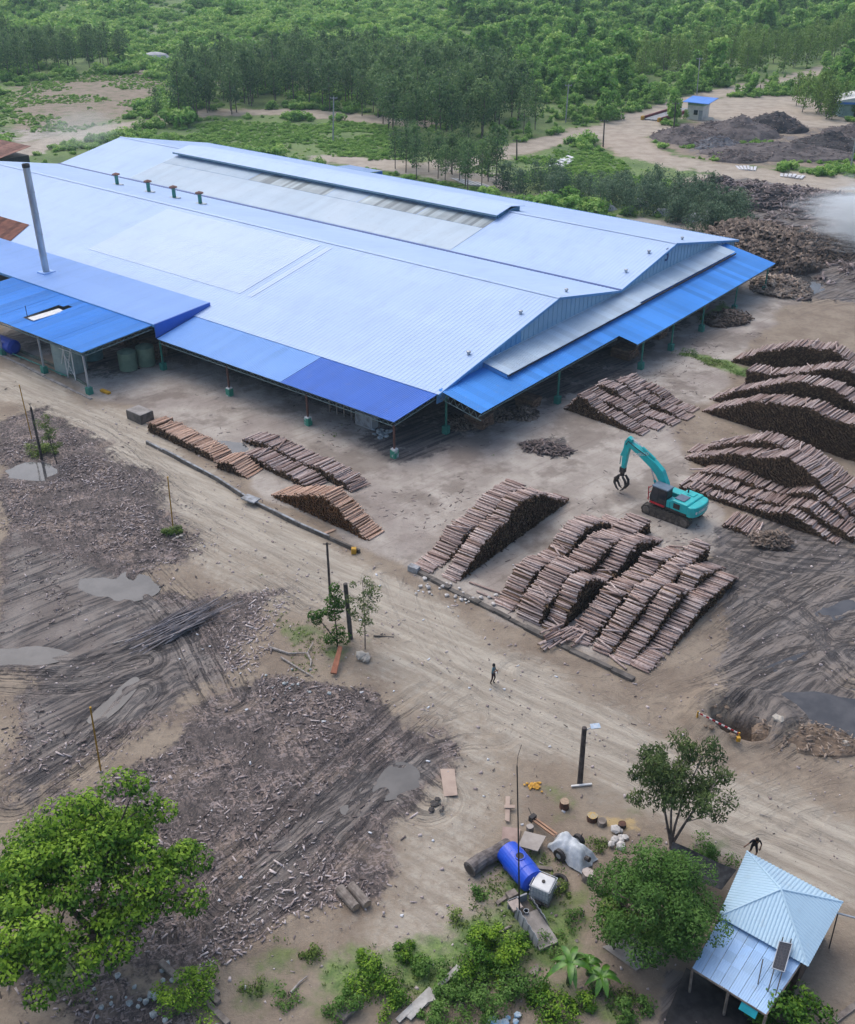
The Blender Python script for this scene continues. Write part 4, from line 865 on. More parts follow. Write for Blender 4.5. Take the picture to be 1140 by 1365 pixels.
keep &= ~(lowz & (rs.rand(N) < .35))
px_, py_, dens, lowz = px_[keep], py_[keep], dens[keep], lowz[keep]; N = len(px_)
sc_ = (.75 + 1.25 * np.clip((dens - .38) * 3, 0, 1)) * rs.lognormal(0, .38, N) * np.clip(py_ / 300, .8, 1.5); sc_[lowz] *= .30
var = rs.randint(0, 5, N); col_r = (px_ > py_ * .02) & (py_ > 240) & (rs.rand(N) < .55); var[col_r] = rs.randint(5, 7, col_r.sum())
# knee-high growth on the meadow and sparse tufts on the bare field
for pxp, cnt, s0, s1, th_ in (([(170, 178), (300, 162), (385, 146), (520, 165), (540, 200), (720, 192), (860, 212), (960, 235), (700, 265), (400, 215)], 26000, .22, .55, .40), ([(0, 118), (100, 100), (200, 92), (250, 110), (220, 140), (150, 170), (60, 190), (0, 195)], 9000, .2, .45, .52), ([(880, 175), (1140, 165), (1140, 235), (960, 225), (890, 200)], 3500, .25, .6, .56)):
    pl_ = GP(pxp); a_ = rs.uniform(min(q[0] for q in pl_), max(q[0] for q in pl_), cnt); b_ = rs.uniform(min(q[1] for q in pl_), max(q[1] for q in pl_), cnt)
    k_ = (poly_mask(a_, b_, pl_, 2) > .5) & (zval(froad, a_, b_) < .35) & (vnoise(a_, b_, 14, 47, 3) > th_)
    q0 = ((a_ - A0.x) * EX.x + (b_ - A0.y) * EX.y, (a_ - A0.x) * EY.x + (b_ - A0.y) * EY.y); k_ &= ~((q0[0] > -116) & (q0[0] < 12) & (q0[1] < 77)); a_, b_ = a_[k_], b_[k_]; n2_ = len(a_)
    px_ = np.concatenate([px_, a_]); py_ = np.concatenate([py_, b_]); sc_ = np.concatenate([sc_, rs.uniform(s0, s1, n2_) * rs.lognormal(0, .3, n2_)]); var = np.concatenate([var, rs.randint(0, 5, n2_)])
N = len(px_)
me = bpy.data.meshes.new('scrub'); me.vertices.add(N); me.vertices.foreach_set('co', np.stack([px_, py_, ghz_arr(px_, py_) - .1], 1).astype(np.float32).ravel())
for nm, ty, dv in (('sc', 'FLOAT', sc_.astype(np.float32)), ('rz', 'FLOAT', (rs.rand(N) * 6.28).astype(np.float32)), ('var', 'INT', var.astype(np.int32))):
    me.attributes.new(nm, ty, 'POINT').data.foreach_set('value', dv)
scrub = link('scrub', me); tag(scrub, 'rolling mass of bright green scrub and regrowth beyond the roads', 'scrub', None, 'stuff')
ng = bpy.data.node_groups.new('scatter_scrub', 'GeometryNodeTree'); ng.interface.new_socket('Geometry', in_out='INPUT', socket_type='NodeSocketGeometry'); ng.interface.new_socket('Geometry', in_out='OUTPUT', socket_type='NodeSocketGeometry')
gi = ng.nodes.new('NodeGroupInput'); go = ng.nodes.new('NodeGroupOutput'); ip = ng.nodes.new('GeometryNodeInstanceOnPoints'); ci = ng.nodes.new('GeometryNodeCollectionInfo')
ci.inputs['Collection'].default_value = scol; ci.inputs['Separate Children'].default_value = True; ci.inputs['Reset Children'].default_value = True
def na(nm, ty):
    q = ng.nodes.new('GeometryNodeInputNamedAttribute'); q.data_type = ty; q.inputs[0].default_value = nm; return q.outputs[0]
cx_ = ng.nodes.new('ShaderNodeCombineXYZ'); ng.links.new(na('rz', 'FLOAT'), cx_.inputs[2])
ip.inputs['Pick Instance'].default_value = True
for a, b_ in ((gi.outputs[0], ip.inputs['Points']), (ci.outputs[0], ip.inputs['Instance']), (na('var', 'INT'), ip.inputs['Instance Index']), (cx_.outputs[0], ip.inputs['Rotation']), (na('sc', 'FLOAT'), ip.inputs['Scale']), (ip.outputs[0], go.inputs[0])): ng.links.new(a, b_)
scrub.modifiers.new('scatter', 'NODES').node_group = ng

# ---- individual near trees
def tree(name, label, base, stems, clumps, radii, per, size, m, trunk=M_TRUNK, tr=.16, cat='tree', tone=None, rs=None, **kw):
    rs = rs or np.random.RandomState(len(label)); root = thing(name, label, cat, base)
    mb = MB()
    for st in stems: mb.tube(st, [tr * (1 - .75 * i / (len(st) - 1)) for i in range(len(st))], 7)
    for c in clumps[::2]:
        st = min(stems, key=lambda s: min((Vector(q) - Vector(c)).length for q in s)); q = min(st[1:], key=lambda q: (Vector(q) - Vector(c)).length + max(0, q[2] - c[2]))
        limbs(mb, q, [c], tr * .30, rs, 5)
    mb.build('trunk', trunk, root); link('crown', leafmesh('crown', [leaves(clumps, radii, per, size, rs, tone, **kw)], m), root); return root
def ball_clumps(rs, n, c, r, lo=.5, flat=None):
    out = []
    for _ in range(n):
        d = rs.randn(3); d /= np.linalg.norm(d); k = lo + (1 - lo) * rs.rand(); out.append((c[0] + d[0] * r[0] * k, c[1] + d[1] * r[1] * k, c[2] + d[2] * r[2] * k))
    return out
rs = np.random.RandomState(3)
cl = []
for _ in range(150):
    a = rs.rand() * 6.28; f = rs.rand() ** .55; k = 4.6 * f * (1 + .22 * math.sin(3 * a + 1)); z = 2.4 + (7.1 - 2.4) * (.25 + .75 * math.sqrt(max(0, 1 - f * f))) * rs.uniform(.45, 1.12)
    cl.append((k * math.cos(a) - .2, k * math.sin(a) + .2, z))
cl += [(2.7, 2.6, 7.4), (3.3, 2.9, 6.6), (2.2, 3.0, 8.3), (4.6, .8, 6.0), (4.9, -.4, 4.6), (-4.8, -.3, 5.0), (-4.4, 1.1, 5.6), (1.4, 2.8, 8.6), (.3, 2.0, 8.2), (-1.4, 1.5, 7.8)]
tree('broadleaf_tree', 'big bright green broadleaf tree filling the lower left corner', GG(135, 1268), [[(0, 0, -.2), (.1, .1, 1.8), (.5, .8, 3.8), (1.2, 1.6, 6.2)], [(.1, 0, .8), (-.9, .2, 2.6), (-2.4, .4, 4.6)], [(.1, 0, 1), (1.2, -.6, 2.8), (2.8, -.4, 4.4)], [(0, 0, 1), (-.2, -1.4, 2.8), (-.6, -2.6, 4.2)]],
     cl, [rs.uniform(.62, 1.05) for _ in cl], 230, .22, M_LEAFY, tr=.22, rs=rs, squash=.62, shell=.45, aspect=.55, lift=.42, tone=[.15 + .75 * rs.rand() ** 1.6 for _ in cl])
rs = np.random.RandomState(8)
cl = ball_clumps(rs, 46, (0, .2, 4.9), (2.5, 2.2, 2.2), .30) + [(1.6, .4, 6.4), (1.4, .6, 6.9), (2.3, .2, 5.2), (-2.3, 0, 3.8), (-1.6, .4, 5.8), (2.4, -.3, 3.9), (2.1, -.4, 3.0)]
tree('eucalyptus_tree', 'open-crowned eucalyptus with several thin stems beside the dirt road', GG(893, 1132), [[(0, 0, -.1), (.1, .1, 1.7), (.4, .3, 3.8), (1.0, .4, 6.3)], [(0, 0, .3), (-.4, .2, 2.0), (-.9, .4, 4.1), (-1.3, .5, 5.8)], [(.1, 0, .4), (.6, 0, 2.0), (1.4, .2, 3.8), (1.9, .2, 5)], [(0, 0, .3), (-.2, .2, 2.5), (-.2, .5, 5.4)]],
     cl, [rs.uniform(.45, .8) for _ in cl], 170, .27, M_OLIVE, M_PTRUNK, .09, rs=rs, squash=.9, aspect=.28, droop=.9, shell=.2)
rs = np.random.RandomState(9); cl = ball_clumps(rs, 80, (0, .2, 3.2), (3.2, 2.8, 2.1), .55); cl = [c for c in cl if c[2] > 1.2]
tree('feathery_tree', 'round fine-leaved green tree covering the left side of the blue house', GG(858, 1266), [[(0, 0, -.1), (.1, 0, 1.4), (.2, .2, 3.2)], [(0, 0, .8), (-1, .3, 2.4), (-1.8, .4, 3.6)], [(0, 0, .8), (1, -.2, 2.2), (1.9, .1, 3.6)]],
     cl, [rs.uniform(.6, .95) for _ in cl], 430, .17, M_FINE, tr=.15, rs=rs, squash=.8, aspect=.4, lift=.30)
rs = np.random.RandomState(10); cl = ball_clumps(rs, 16, (0, 0, 1.9), (1.1, 1.0, 1.0), .4)
tree('broadleaf_shrub', 'yellow-green shrub growing into the front of the feathery tree', GG(818, 1268), [[(0, 0, -.1), (0, .1, .9), (.1, .2, 1.9)]], cl, [rs.uniform(.4, .6) for _ in cl], 110, .16, M_WEED, tr=.05, rs=rs, cat='shrub')
# saplings by the road
rs = np.random.RandomState(12)
cl = [(0, 0, .8), (.5, 0, .7), (-.5, .1, .6), (.1, .2, 1.3), (-.1, 0, 2.6), (.1, .1, 3.2), (-.2, 0, 3.8), (.1, 0, 4.4), (0, .1, 4.9), (-.5, 0, 3.0), (.3, 0, 3.6), (-1.3, 0, 2.2), (-1.6, .1, 2.6), (-1.1, 0, 2.8)]
tree('sapling', 'dense dark green sapling beside the leaning stub post', GG(450, 862), [[(0, 0, -.1), (0, 0, 1.5), (-.1, 0, 3), (0, 0, 4.9)], [(-.1, 0, .5), (-.7, 0, 1.6), (-1.4, .1, 2.6)]], cl, [.62, .55, .5, .5, .5, .55, .55, .5, .38, .4, .45, .4, .4, .35], 190, .17, M_LEAFY, tr=.06, rs=rs, tone=[.12] * len(cl), lift=.2)
cl = [(rs.randn() * .45, rs.randn() * .4, z) for z in np.linspace(2.2, 5.6, 20)] + [(.8, 0, 4.4), (-.9, 0, 4.2), (.7, .1, 3.4), (-.7, 0, 3.0), (.9, 0, 5.0)]
tree('sapling', 'tall thin sapling with a sparse crown right of the dense one', GG(487, 866), [[(0, 0, -.1), (.05, 0, 2.5), (0, 0, 5.7)]], cl, [rs.uniform(.28, .5) for _ in cl], 55, .19, M_OLIVE, M_PTRUNK, .05, rs=rs, aspect=.35, droop=.6, shell=.2)
cl = [(rs.randn() * .4, rs.randn() * .4, z) for z in np.linspace(1.6, 4.8, 18)] + [(.6, 0, 3.4), (-.5, 0, 3.8)]
tree('sapling', 'thin sapling beside the dark post and the left puddle', GG(72, 618), [[(.3, 0, -.1), (.1, 0, 2), (-.2, 0, 4.9)]], cl, [rs.uniform(.3, .5) for _ in cl], 55, .20, M_OLIVE, tr=.05, rs=rs, aspect=.35, droop=.6, shell=.2)
def bush(label, px, rx, rz, n, m, per=150, size=.14, seed=0, name='shrub', off=(0, 0), **kw):
    rs = np.random.RandomState(seed + 100); b = GG(*px); cl = [(c[0], c[1], abs(c[2])) for c in ball_clumps(rs, n, (0, 0, rz * .4), (rx * 1.15, rx, rz * .7), .3)]
    return tree(name, label, b, [[(0, 0, -.1), (0, .05, rz * .4), (.05, .05, rz * .8)]], cl, [rs.uniform(.25, .60) * min(1.2, max(rx, .8)) for _ in cl], per, size, m, tr=.04, rs=rs, cat='shrub', **{**dict(shell=.12, squash=.7, lift=.34), **kw})
bush('light green bush at the foot of the left dark post', (56, 606), 1.2, 1.2, 14, M_WEED, seed=1)
bush('grass clump at the foot of the yellow pole beside the road', (230, 712), .85, .6, 10, M_WEED, seed=2, size=.14)
bush('leafy shrub at the bottom edge below the big tree', (262, 1345), 1.6, 2.4, 24, M_LEAFY, seed=3, tone=None)
bush('blue-green shrub at the left edge below the big tree', (12, 1288), 1.1, 1.4, 12, M_TEALB, seed=4, size=.13)
bush('glossy dark green bush cut by the bottom edge near the blue house', (1045, 1372), 2.0, 2.0, 34, M_LEAFY, seed=5, tone=[.25] * 34, size=.2)
bush('low shrub behind the blue house beside the shade net', (940, 1146), 1.2, .9, 14, M_FINE, seed=6)
for i, (lab, x, y, rx, rz, n) in enumerate([('leftmost low bush of the bottom-edge thicket', 455, 1352, .8, 1.0, 9), ('rounded bush in the bottom thicket above the pale boards', 505, 1318, 1.15, 1.1, 14), ('bush standing highest in the left part of the bottom thicket', 545, 1278, .7, .9, 9),
        ('bush left of the dirt bank in the bottom thicket', 572, 1296, .7, .8, 8), ('wide bush in the middle of the bottom thicket', 625, 1292, 1.3, 1.2, 16), ('bush right of the middle near the concrete trough', 682, 1290, 1.15, 1.3, 14), ('large bush at the bottom edge right of the pale boards', 640, 1345, 1.6, 1.3, 22),
        ('bush touching the trough\'s lower end', 700, 1262, .5, .8, 6), ('bush at the bottom edge beside the blue bags', 735, 1362, 1.1, .9, 11), ('low bush at the bottom edge between thicket and banana plants', 590, 1362, 1.0, 1.0, 11), ('small bush under the trough\'s left wall', 655, 1255, .5, 1.0, 6), ('low bush far right in the bottom thicket', 775, 1345, .8, .7, 8), ('bush filling the thicket gap above the short crossing board', 600, 1330, 1.0, .9, 12), ('bush at the upper left rim of the thicket', 490, 1290, .8, .8, 9), ('small bush between dirt bank and pale boards', 525, 1345, .8, .8, 9), ('bush just above the blue bags', 690, 1325, 1.0, 1.1, 12), ('low bush between banana plants and thicket', 715, 1335, .7, .7, 8), ('bush on the upper rim near the thin branch', 640, 1262, .7, .9, 9), ('low spreading bush at bottom right of the thicket', 840, 1358, 1.0, .7, 11)]):
    bush(lab, (x, y), rx, rz, n, M_LEAFY if i % 3 else M_FINE, seed=20 + i, tone=[.18] * n, group=None) if False else tag(bush(lab, (x, y), rx, rz, n, M_LEAFY if i % 3 else M_FINE, seed=20 + i), group='bushes of the bottom thicket')
for i, (lab, x, y, rx) in enumerate([('weed clump left of the banana plants', 735, 1265, .9), ('weed clump behind the tyre', 745, 1195, .8), ('weed clump left of the blue tank', 645, 1195, .8), ('weed patch beside the white lump pile', 800, 1130, .6), ('weed patch near the split stump', 690, 1150, .5), ('yellowish weed patch left of the thicket', 412, 1272, .6), ('weed clump near the bottom left of the thicket', 385, 1330, .8), ('small weed clump by the bottom edge log', 340, 1318, .6),
        ('weed tuft in front of the concrete floor slab', 800, 1330, .7), ('weed tuft at the right of the banana plants', 835, 1335, .6), ('weed fringe along the trough\'s right side', 765, 1228, .7), ('lone weed tuft on the dirt left of the blue tank', 610, 1232, .6), ('grass clump at the left end of the green strip by the farthest log stack', 915, 472, 1.1), ('grass clump in the middle of the green strip by the farthest log stack', 950, 484, 1.2), ('grass clump at the right end of the green strip by the farthest log stack', 990, 499, 1.2), ('grass patch between two gable canopy posts', 955, 428, 1.2)]):
    tag(bush(lab, (x, y), rx, .5, 8, M_WEED if i % 2 else M_FINE, seed=50 + i, size=.13, name='weed_clump', per=60), group='weed clumps in the lower yard')
# banana plants
bl, t, b = mk('banana_leaf'); t.ln(t.mix(t.mapr(t.noise(t.pos(), 3, 3), .4, .6), (.085, .21, .02), (.045, .13, .015)), b.inputs['Base Color']); b.inputs['Roughness'].default_value = .4
def banana(label, px, h, n, seed):
    rs = np.random.RandomState(seed); root = thing('banana_plant', label, 'plant', GG(*px), 0, 'banana plants')
    MB().tube([(0, 0, -.05), (.02, 0, h * .5), (0, .02, h)], [.11, .09, .05], 8).build('stem', mat('banana_stem', (.10, .16, .05), (.07, .10, .04), .7), root)
    for k in range(n):
        a = k * 2.399 + rs.rand() * .4; ln = rs.uniform(.8, 1.15) * h / 1.3; w = .16; up = rs.uniform(.35, .9); V = []; F = []
        for i in range(8):
            f = i / 7; r = ln * f; z = h + ln * (up * f - 1.05 * f * f * (1.2 - up * .5)); ww = w * math.sin(math.pi * min(.97, .12 + .86 * f)) ** .7
            for s in (-1, 0, 1): V.append((r * math.cos(a) - s * ww * math.sin(a), r * math.sin(a) + s * ww * math.cos(a), z + (.06 if s else 0)))
        for i in range(7):
            for s in (0, 1): F.append((3 * i + s, 3 * i + s + 1, 3 * i + s + 4, 3 * i + s + 3))
        me = bpy.data.meshes.new('leaf'); me.from_pydata(V, [], F); me.materials.append(bl); me.polygons.foreach_set('use_smooth', [True] * len(F)); me.update(); link('leaf', me, root)
banana('banana plant with broad upright leaves right of the trough', (757, 1312), 1.5, 9, 1); banana('lower banana plant nearest the concrete floor slab', (800, 1322), 1.1, 9, 2); banana('small banana plant behind the other two', (783, 1300), .9, 7, 3)

# ---- ground cover that nobody could count
rs = np.random.RandomState(77); N = 200000
x = rs.uniform(-40, 46, N); y = rs.uniform(24, 140, N); g = zval(grass, x, y); nz = vnoise(x, y, 3, 88, 3); k = (rs.rand(N) < np.clip((g + (nz - .5) * 1.3 - .42) * 2.2, 0, 1)) & (np.abs(x) < y * .6)
x, y = x[k], y[k]; z = ghz_arr(x, y); C = np.stack([x, y, z + .05], 1)
if len(C): o = link('weeds', leafmesh('weeds', [leaves(C, np.full(len(C), .13), 5, .16, rs, squash=.7, aspect=.4, up=.2)], M_WEED)); tag(o, 'low green weeds and grass scattered over the bare soil', 'weeds', None, 'stuff')

# ================================================================== WOOD WASTE ON THE GROUND
def chipmesh(name, x, y, z, ln, wd, th, yaw, pitch, m, tone):
    N = len(x); c, s = np.cos(yaw), np.sin(yaw); cp, sp = np.cos(pitch), np.sin(pitch)
    ax = np.stack([c * cp, s * cp, sp], 1); ay = np.stack([-s, c, 0 * s], 1); az = np.cross(ax, ay); P = np.stack([x, y, z], 1); V = np.zeros((N, 8, 3))
    for i, (a, b, d) in enumerate([(-1, -1, -1), (1, -1, -1), (1, 1, -1), (-1, 1, -1), (-1, -1, 1), (1, -1, 1), (1, 1, 1), (-1, 1, 1)]):
        V[:, i] = P + ax * (a * ln / 2)[:, None] + ay * (b * wd / 2 * (1 if a < 0 else .6))[:, None] + az * (d * th / 2)[:, None]
    q = np.array([(4, 5, 6, 7), (0, 1, 5, 4), (1, 2, 6, 5), (2, 3, 7, 6), (3, 0, 4, 7)]); F = (np.arange(N) * 8)[:, None, None] + q[None]
    me = npmesh(name, V.reshape(-1, 3), F.reshape(-1, 4), m); a = me.attributes.new('tone', 'FLOAT', 'POINT'); a.data.foreach_set('value', np.repeat(tone, 8).astype(np.float32)); return me
M_CHIP = logmat('bark_and_wood_scrap', [(.085, .068, .064), (.18, .145, .135), (.32, .265, .255), (.46, .395, .385), (.62, .55, .53)], attr='tone')
M_CHIPT = logmat('fresh_wood_scrap', [(.085, .065, .052), (.20, .155, .125), (.34, .27, .215), (.52, .43, .35)], attr='tone')
rs = np.random.RandomState(5); N = 330000
x = rs.uniform(-75, 20, N); y = rs.uniform(26, 125, N); dm = zval(deb, x, y); pl = zval(pale, x, y); rt = zval(rut, x, y); pdm = zval(pud, x, y); nz = vnoise(x, y, 3.5, 71, 3); nz2 = vnoise(x, y, 11, 72, 2)
k = (rs.rand(N) < np.clip((dm - .25) * 1.3, 0, 1) * np.clip((nz - .44) * 7, .03, 1) * np.clip((nz2 - .30) * 3, .1, 1) * (1 - .85 * np.clip(rt * 1.4, 0, 1)) + .5 * (pl > .5)) & (pdm < .15) & (np.abs(x) < y * .52 + 5)
k |= (rs.rand(N) < .006) & (zval(conc, x, y) < .3) & (x > -50) & (pdm < .1)
x, y, pl, nz = x[k], y[k], pl[k], nz[k]; N = len(x); ln = np.clip(rs.lognormal(-1.95, .62, N), .05, 1.5); wd = np.minimum(ln * rs.uniform(.15, .5, N), .11); th = rs.uniform(.015, .05, N)
tone = np.clip(rs.rand(N) ** 1.35 * .9 + .3 * (pl > .5) + .25 * (nz - .5), 0, 1)
o = link('wood_waste', chipmesh('wood_waste', x, y, ghz_arr(x, y) + .02 + rs.rand(N) * .07, ln, wd, th, rs.rand(N) * 6.28, rs.randn(N) * .22, M_CHIP, tone)); tag(o, 'bark strips and wood scraps strewn over the dark waste field', 'wood waste', None, 'stuff')
# litter specks and stones along road and yard
N = 6500; x = rs.uniform(-35, 44, N); y = rs.uniform(27, 100, N); k = (zval(pud, x, y) < .1) & (np.abs(x) < y * .5 + 3) & (zval(conc, x, y) + rs.rand(N) * .9 < .95); x, y = x[k], y[k]; N = len(x)
ln = np.clip(rs.lognormal(-2.6, .5, N), .03, .22); o = link('pebbles', chipmesh('pebbles', x, y, ghz_arr(x, y) + .02, ln, ln * .8, ln * .5, rs.rand(N) * 6.28, rs.randn(N) * .3, M_CHIP, .35 + .6 * rs.rand(N))); tag(o, 'stones and small rubble scattered over road and dirt', 'rubble', None, 'stuff')
# bark litter round the log stacks
N = 9000; x = rs.uniform(-25, 60, N); y = rs.uniform(50, 125, N); k = (vnoise(x, y, 4, 91, 3) > .56) & (zval(conc, x, y) > .2) & (np.abs(x) < y * .5) & (zval(pud, x, y) < .1); x, y = x[k], y[k]; N = len(x); ln = rs.uniform(.1, .5, N)
o = link('bark_litter', chipmesh('bark_litter', x, y, ghz_arr(x, y) + .02, ln, ln * .2, np.full(N, .02), rs.rand(N) * 6.28, rs.randn(N) * .1, M_CHIP, rs.rand(N) * .6)); tag(o, 'thin bark litter trampled into the yard round the stacks', 'bark litter', None, 'stuff')
# charred waste trodden flat beyond the hall corner
N = 9000; poly_ = GP([(925, 248), (1010, 240), (1150, 265), (1150, 400), (1070, 400), (1030, 372), (985, 330), (960, 285)]); x = rs.uniform(35, 85, N); y = rs.uniform(125, 205, N); k = (poly_mask(x, y, poly_, 1) > rs.rand(N)) & (zval(pud, x, y) < .1) & (vnoise(x, y, 6, 93, 3) > .42); x, y = x[k], y[k]; N = len(x); ln = rs.uniform(.3, 1.6, N)
o = link('charred_waste', chipmesh('charred_waste', x, y, ghz_arr(x, y) + .05 + rs.rand(N) * .25, ln, ln * rs.uniform(.1, .4, N), ln * .15, rs.rand(N) * 6.28, rs.randn(N) * .25, M_CHIP, rs.rand(N) ** 2 * .7)); tag(o, 'charred wood waste spread over black ground beyond the hall corner', 'wood waste', None, 'stuff')
# bundle of long grey sticks
root = thing('stick_pile', 'long bundle of thin grey sticks lying across the bark waste', 'stick pile', GG(240, 835)); sm = logmat('grey_sticks', [(.10, .09, .09), (.24, .22, .225), (.34, .32, .33), (.17, .15, .15)])
d0 = (G(295, 806) - G(185, 862)); ya = math.atan2(d0.y, d0.x)
for i in range(95):
    tt = rnd.uniform(-.5, .5); o_ = Vector((rnd.gauss(0, 1.3), rnd.uniform(-1.1, 1.1), .06 + rnd.random() * .45)); o_ = Matrix.Rotation(ya, 3, 'Z') @ o_; ln = rnd.uniform(2.2, 5.2)
    mb = MB(); mb.tube([(-.5, 0, 0), (0, .01, .006), (.5, 0, 0)], [.5, .42, .2], 5) if i < 4 else None
    if i < 4: SM = globals().setdefault('STICKS', []); SM.append(mb.mesh('stick', sm))
    o = link('stick', STICKS[i % 4], root, o_, (rnd.random() * 6, rnd.gauss(0, .02), ya + rnd.gauss(0, .11))); r_ = rnd.uniform(.06, .11); o.scale = (ln, r_, r_)
# forked dead branches near the saplings and other single pieces of timber
M_DEADW = mat('bleached_dead_wood', (.40, .37, .34), (.25, .22, .20), .85, 5)
def branch(label, paths, r=.06, name='dead_branch', m=None, cat='branch', grp='dead branches on the ground'):
    b0 = GG(*paths[0][0]); root = thing(name, label, cat, b0, 0, grp)
    for i, pth in enumerate(paths):
        pts = []
        for q in pth: g = GG(*q); pts.append(g - b0 + Vector((0, 0, r + .04)))
        MB().tube(pts, [r * (1 - .6 * j / max(1, len(pts) - 1)) for j in range(len(pts))], 6).build('stem' if i == 0 else 'fork', m or M_DEADW, root)
branch('bleached forked branch left of the saplings', [[(360, 865), (385, 873), (410, 872), (418, 858)], [(410, 872), (415, 882), (414, 890)]], .09)
branch('straight bleached branch below the forked one', [[(375, 878), (398, 892), (418, 904)]], .08)
branch('bleached twig by the lower trough', [[(566, 1345), (590, 1325), (615, 1308)]], .05)
branch('grey branch lying on the dirt at bottom left', [[(388, 1326), (400, 1312), (410, 1304)]], .07)
branch('thin branch among the weeds left of the trough', [[(656, 1250), (682, 1236)]], .04)
branch('pale stick lying on the road near the standing person', [[(1012, 1087), (1028, 1092)]], .03)
branch('dead branch at the upper left end of the road edge debris', [[(150, 860), (190, 852), (215, 845)]], .06)
M_OLDW = mat('old_grey_timber', (.27, .235, .205), (.16, .135, .115), .9, 3, .01, 20, stretch=(1, 1, 1))
def timber(label, p, q, w=.25, h=.2, m=None, name='timber_beam', grp='old beams in the lower left', cat='beam', lift=0):
    a, b_ = GG(*p), GG(*q); mid = (a + b_) / 2; d = b_ - a; o = thing(name, label, cat, mid, math.atan2(d.y, d.x), grp)
    MB().box(-d.length / 2, d.length / 2, -w / 2, w / 2, .02 + lift, h + .02 + lift).build('beam_body', m or M_OLDW, o, bevel=.015); return o
timber('dark beam leaning out from under the big tree', (215, 1285), (240, 1310), .3, .25); timber('longest grey beam in the lower left group', (272, 1335), (305, 1368), .28, .2); timber('short grey beam beside the longest one', (278, 1326), (292, 1340), .3, .22); timber('upper short grey beam of the lower left group', (276, 1314), (292, 1328), .22, .2)
timber('long pale plank at the lower right corner', (1112, 1362), (1142, 1340), .28, .12, grp='planks'); timber('grey plank beside the thicket left of the bags', (462, 1352), (470, 1346), .5, .1, grp='planks')
for lab, p, q in (('pale board lying under the thicket bushes', (530, 1365), (575, 1322)), ('white-painted board beside the pale one in the thicket', (545, 1362), (590, 1315)), ('upper pale board of the thicket', (575, 1330), (612, 1292)), ('short board crossing the thicket boards', (560, 1340), (580, 1334))): timber(lab, p, q, .28, .06, mat('pale_weathered_board', (.50, .49, .46), (.33, .32, .30), .8, 2), 'board', 'boards in the bottom thicket', 'board', lift=.1)
timber('grey split beam at the bottom edge left of the thicket', (452, 1362), (474, 1338), .6, .3, grp='planks')
timber('plank between the blue tank and the tyre', (700, 1157), (736, 1161), .22, .12, grp='planks'); timber('plank left of the trough', (662, 1207), (680, 1194), .22, .1, grp='planks'); timber('grey beam end under the blue tank', (676, 1200), (688, 1194), .4, .3, grp='planks'); timber('short board standing among weeds at the trough foot', (708, 1302), (718, 1290), .3, .12, grp='planks'); timber('pale plank lying on the weeds left of the trough', (656, 1250), (681, 1236), .12, .06, grp='planks')
timber('reddish plank lying beside the low yard wall', (432, 713), (447, 707), .3, .08, mat('reddish_plank', (.45, .31, .23), rough=.8), grp='planks')
timber('dark plank on the dirt near the saplings', (498, 849), (525, 851), .12, .06, M_DARK, grp='planks')

# ================================================================== EXCAVATOR
M_TURQ = mat('turquoise_machine_paint', (.012, .46, .46), (.018, .39, .40), .38, 1.5, spec=.5)
M_TRACK = mat('muddy_track_steel', (.045, .040, .036), (.10, .085, .07), .75, 5)
M_GLASS, t, b = mk('dark_cab_glass'); t.ln(t.mix(t.mapr(t.noise(t.pos(), 2, 2), .4, .6), (.012, .020, .028), (.02, .03, .04)), b.inputs['Base Color']); b.inputs['Roughness'].default_value = .08
M_RED = mat('red_guard_paint', (.42, .02, .03), rough=.5)
M_HYD = mat('chrome_rod', (.55, .56, .58), rough=.2, metal=.9)
EXC = G(896, 686); ex = thing('excavator', 'turquoise tracked excavator with a black log grapple hanging from its raised boom', 'excavator', EXC, R(136))
for s in (-1, 1):
    y0 = s * 1.12; prof = []
    for k in range(10): a = R(90 + 180 * k / 9); prof.append((-1.75 + .44 * math.cos(a), .46 + .44 * math.sin(a)))
    for k in range(10): a = R(-90 + 180 * k / 9); prof.append((1.75 + .44 * math.cos(a), .46 + .44 * math.sin(a)))
    tr_ = MB().prism(prof, y0 - .3, y0 + .3).build('track', M_TRACK, ex, (0, 0, .02), (0, 0, R(4)))
    n = 26; mb = MB(); per = 2 * 3.5 + 2 * math.pi * .46
    for k in range(n):
        d = per * k / n
        if d < 3.5: c, an = (-1.75 + d, .92), 0
        elif d < 3.5 + math.pi * .46: a = (d - 3.5) / .46; c, an = (1.75 + .46 * math.sin(a), .46 + .46 * math.cos(a)), a
        elif d < 7 + math.pi * .46: c, an = (1.75 - (d - 3.5 - math.pi * .46), 0.01), 0
        else: a = (d - 7 - math.pi * .46) / .46; c, an = (-1.75 - .46 * math.sin(a), .46 - .46 * math.cos(a)), a
        mb.cbox((c[0], y0, c[1]), (.20, .62, .05), ry=an)
    mb.build('track_shoes', M_TRACK, tr_)
    for xx in (-1.75, 1.75): 
        w_ = MB(); w_.tube([(xx, y0 + s * .28, .46), (xx, y0 + s * .34, .46)], [.33, .30], 14); w_.build('sprocket', mat('worn_steel', (.16, .14, .12), (.09, .08, .07), .5), tr_)
    for xx in (-1.1, -.55, 0, .55, 1.1): MB().tube([(xx, y0 + s * .28, .24), (xx, y0 + s * .33, .24)], .14, 10).build('roller', MATS['worn_steel'], tr_)
MB().cbox((0, 0, .62), (2.2, 1.8, .5)).build('undercarriage', M_TRACK, ex, None, (0, 0, R(4)))
MB().lathe([(.75, .85), (.75, 1.08)], n=20).build('slew_ring', M_DARK, ex)
UP = 0
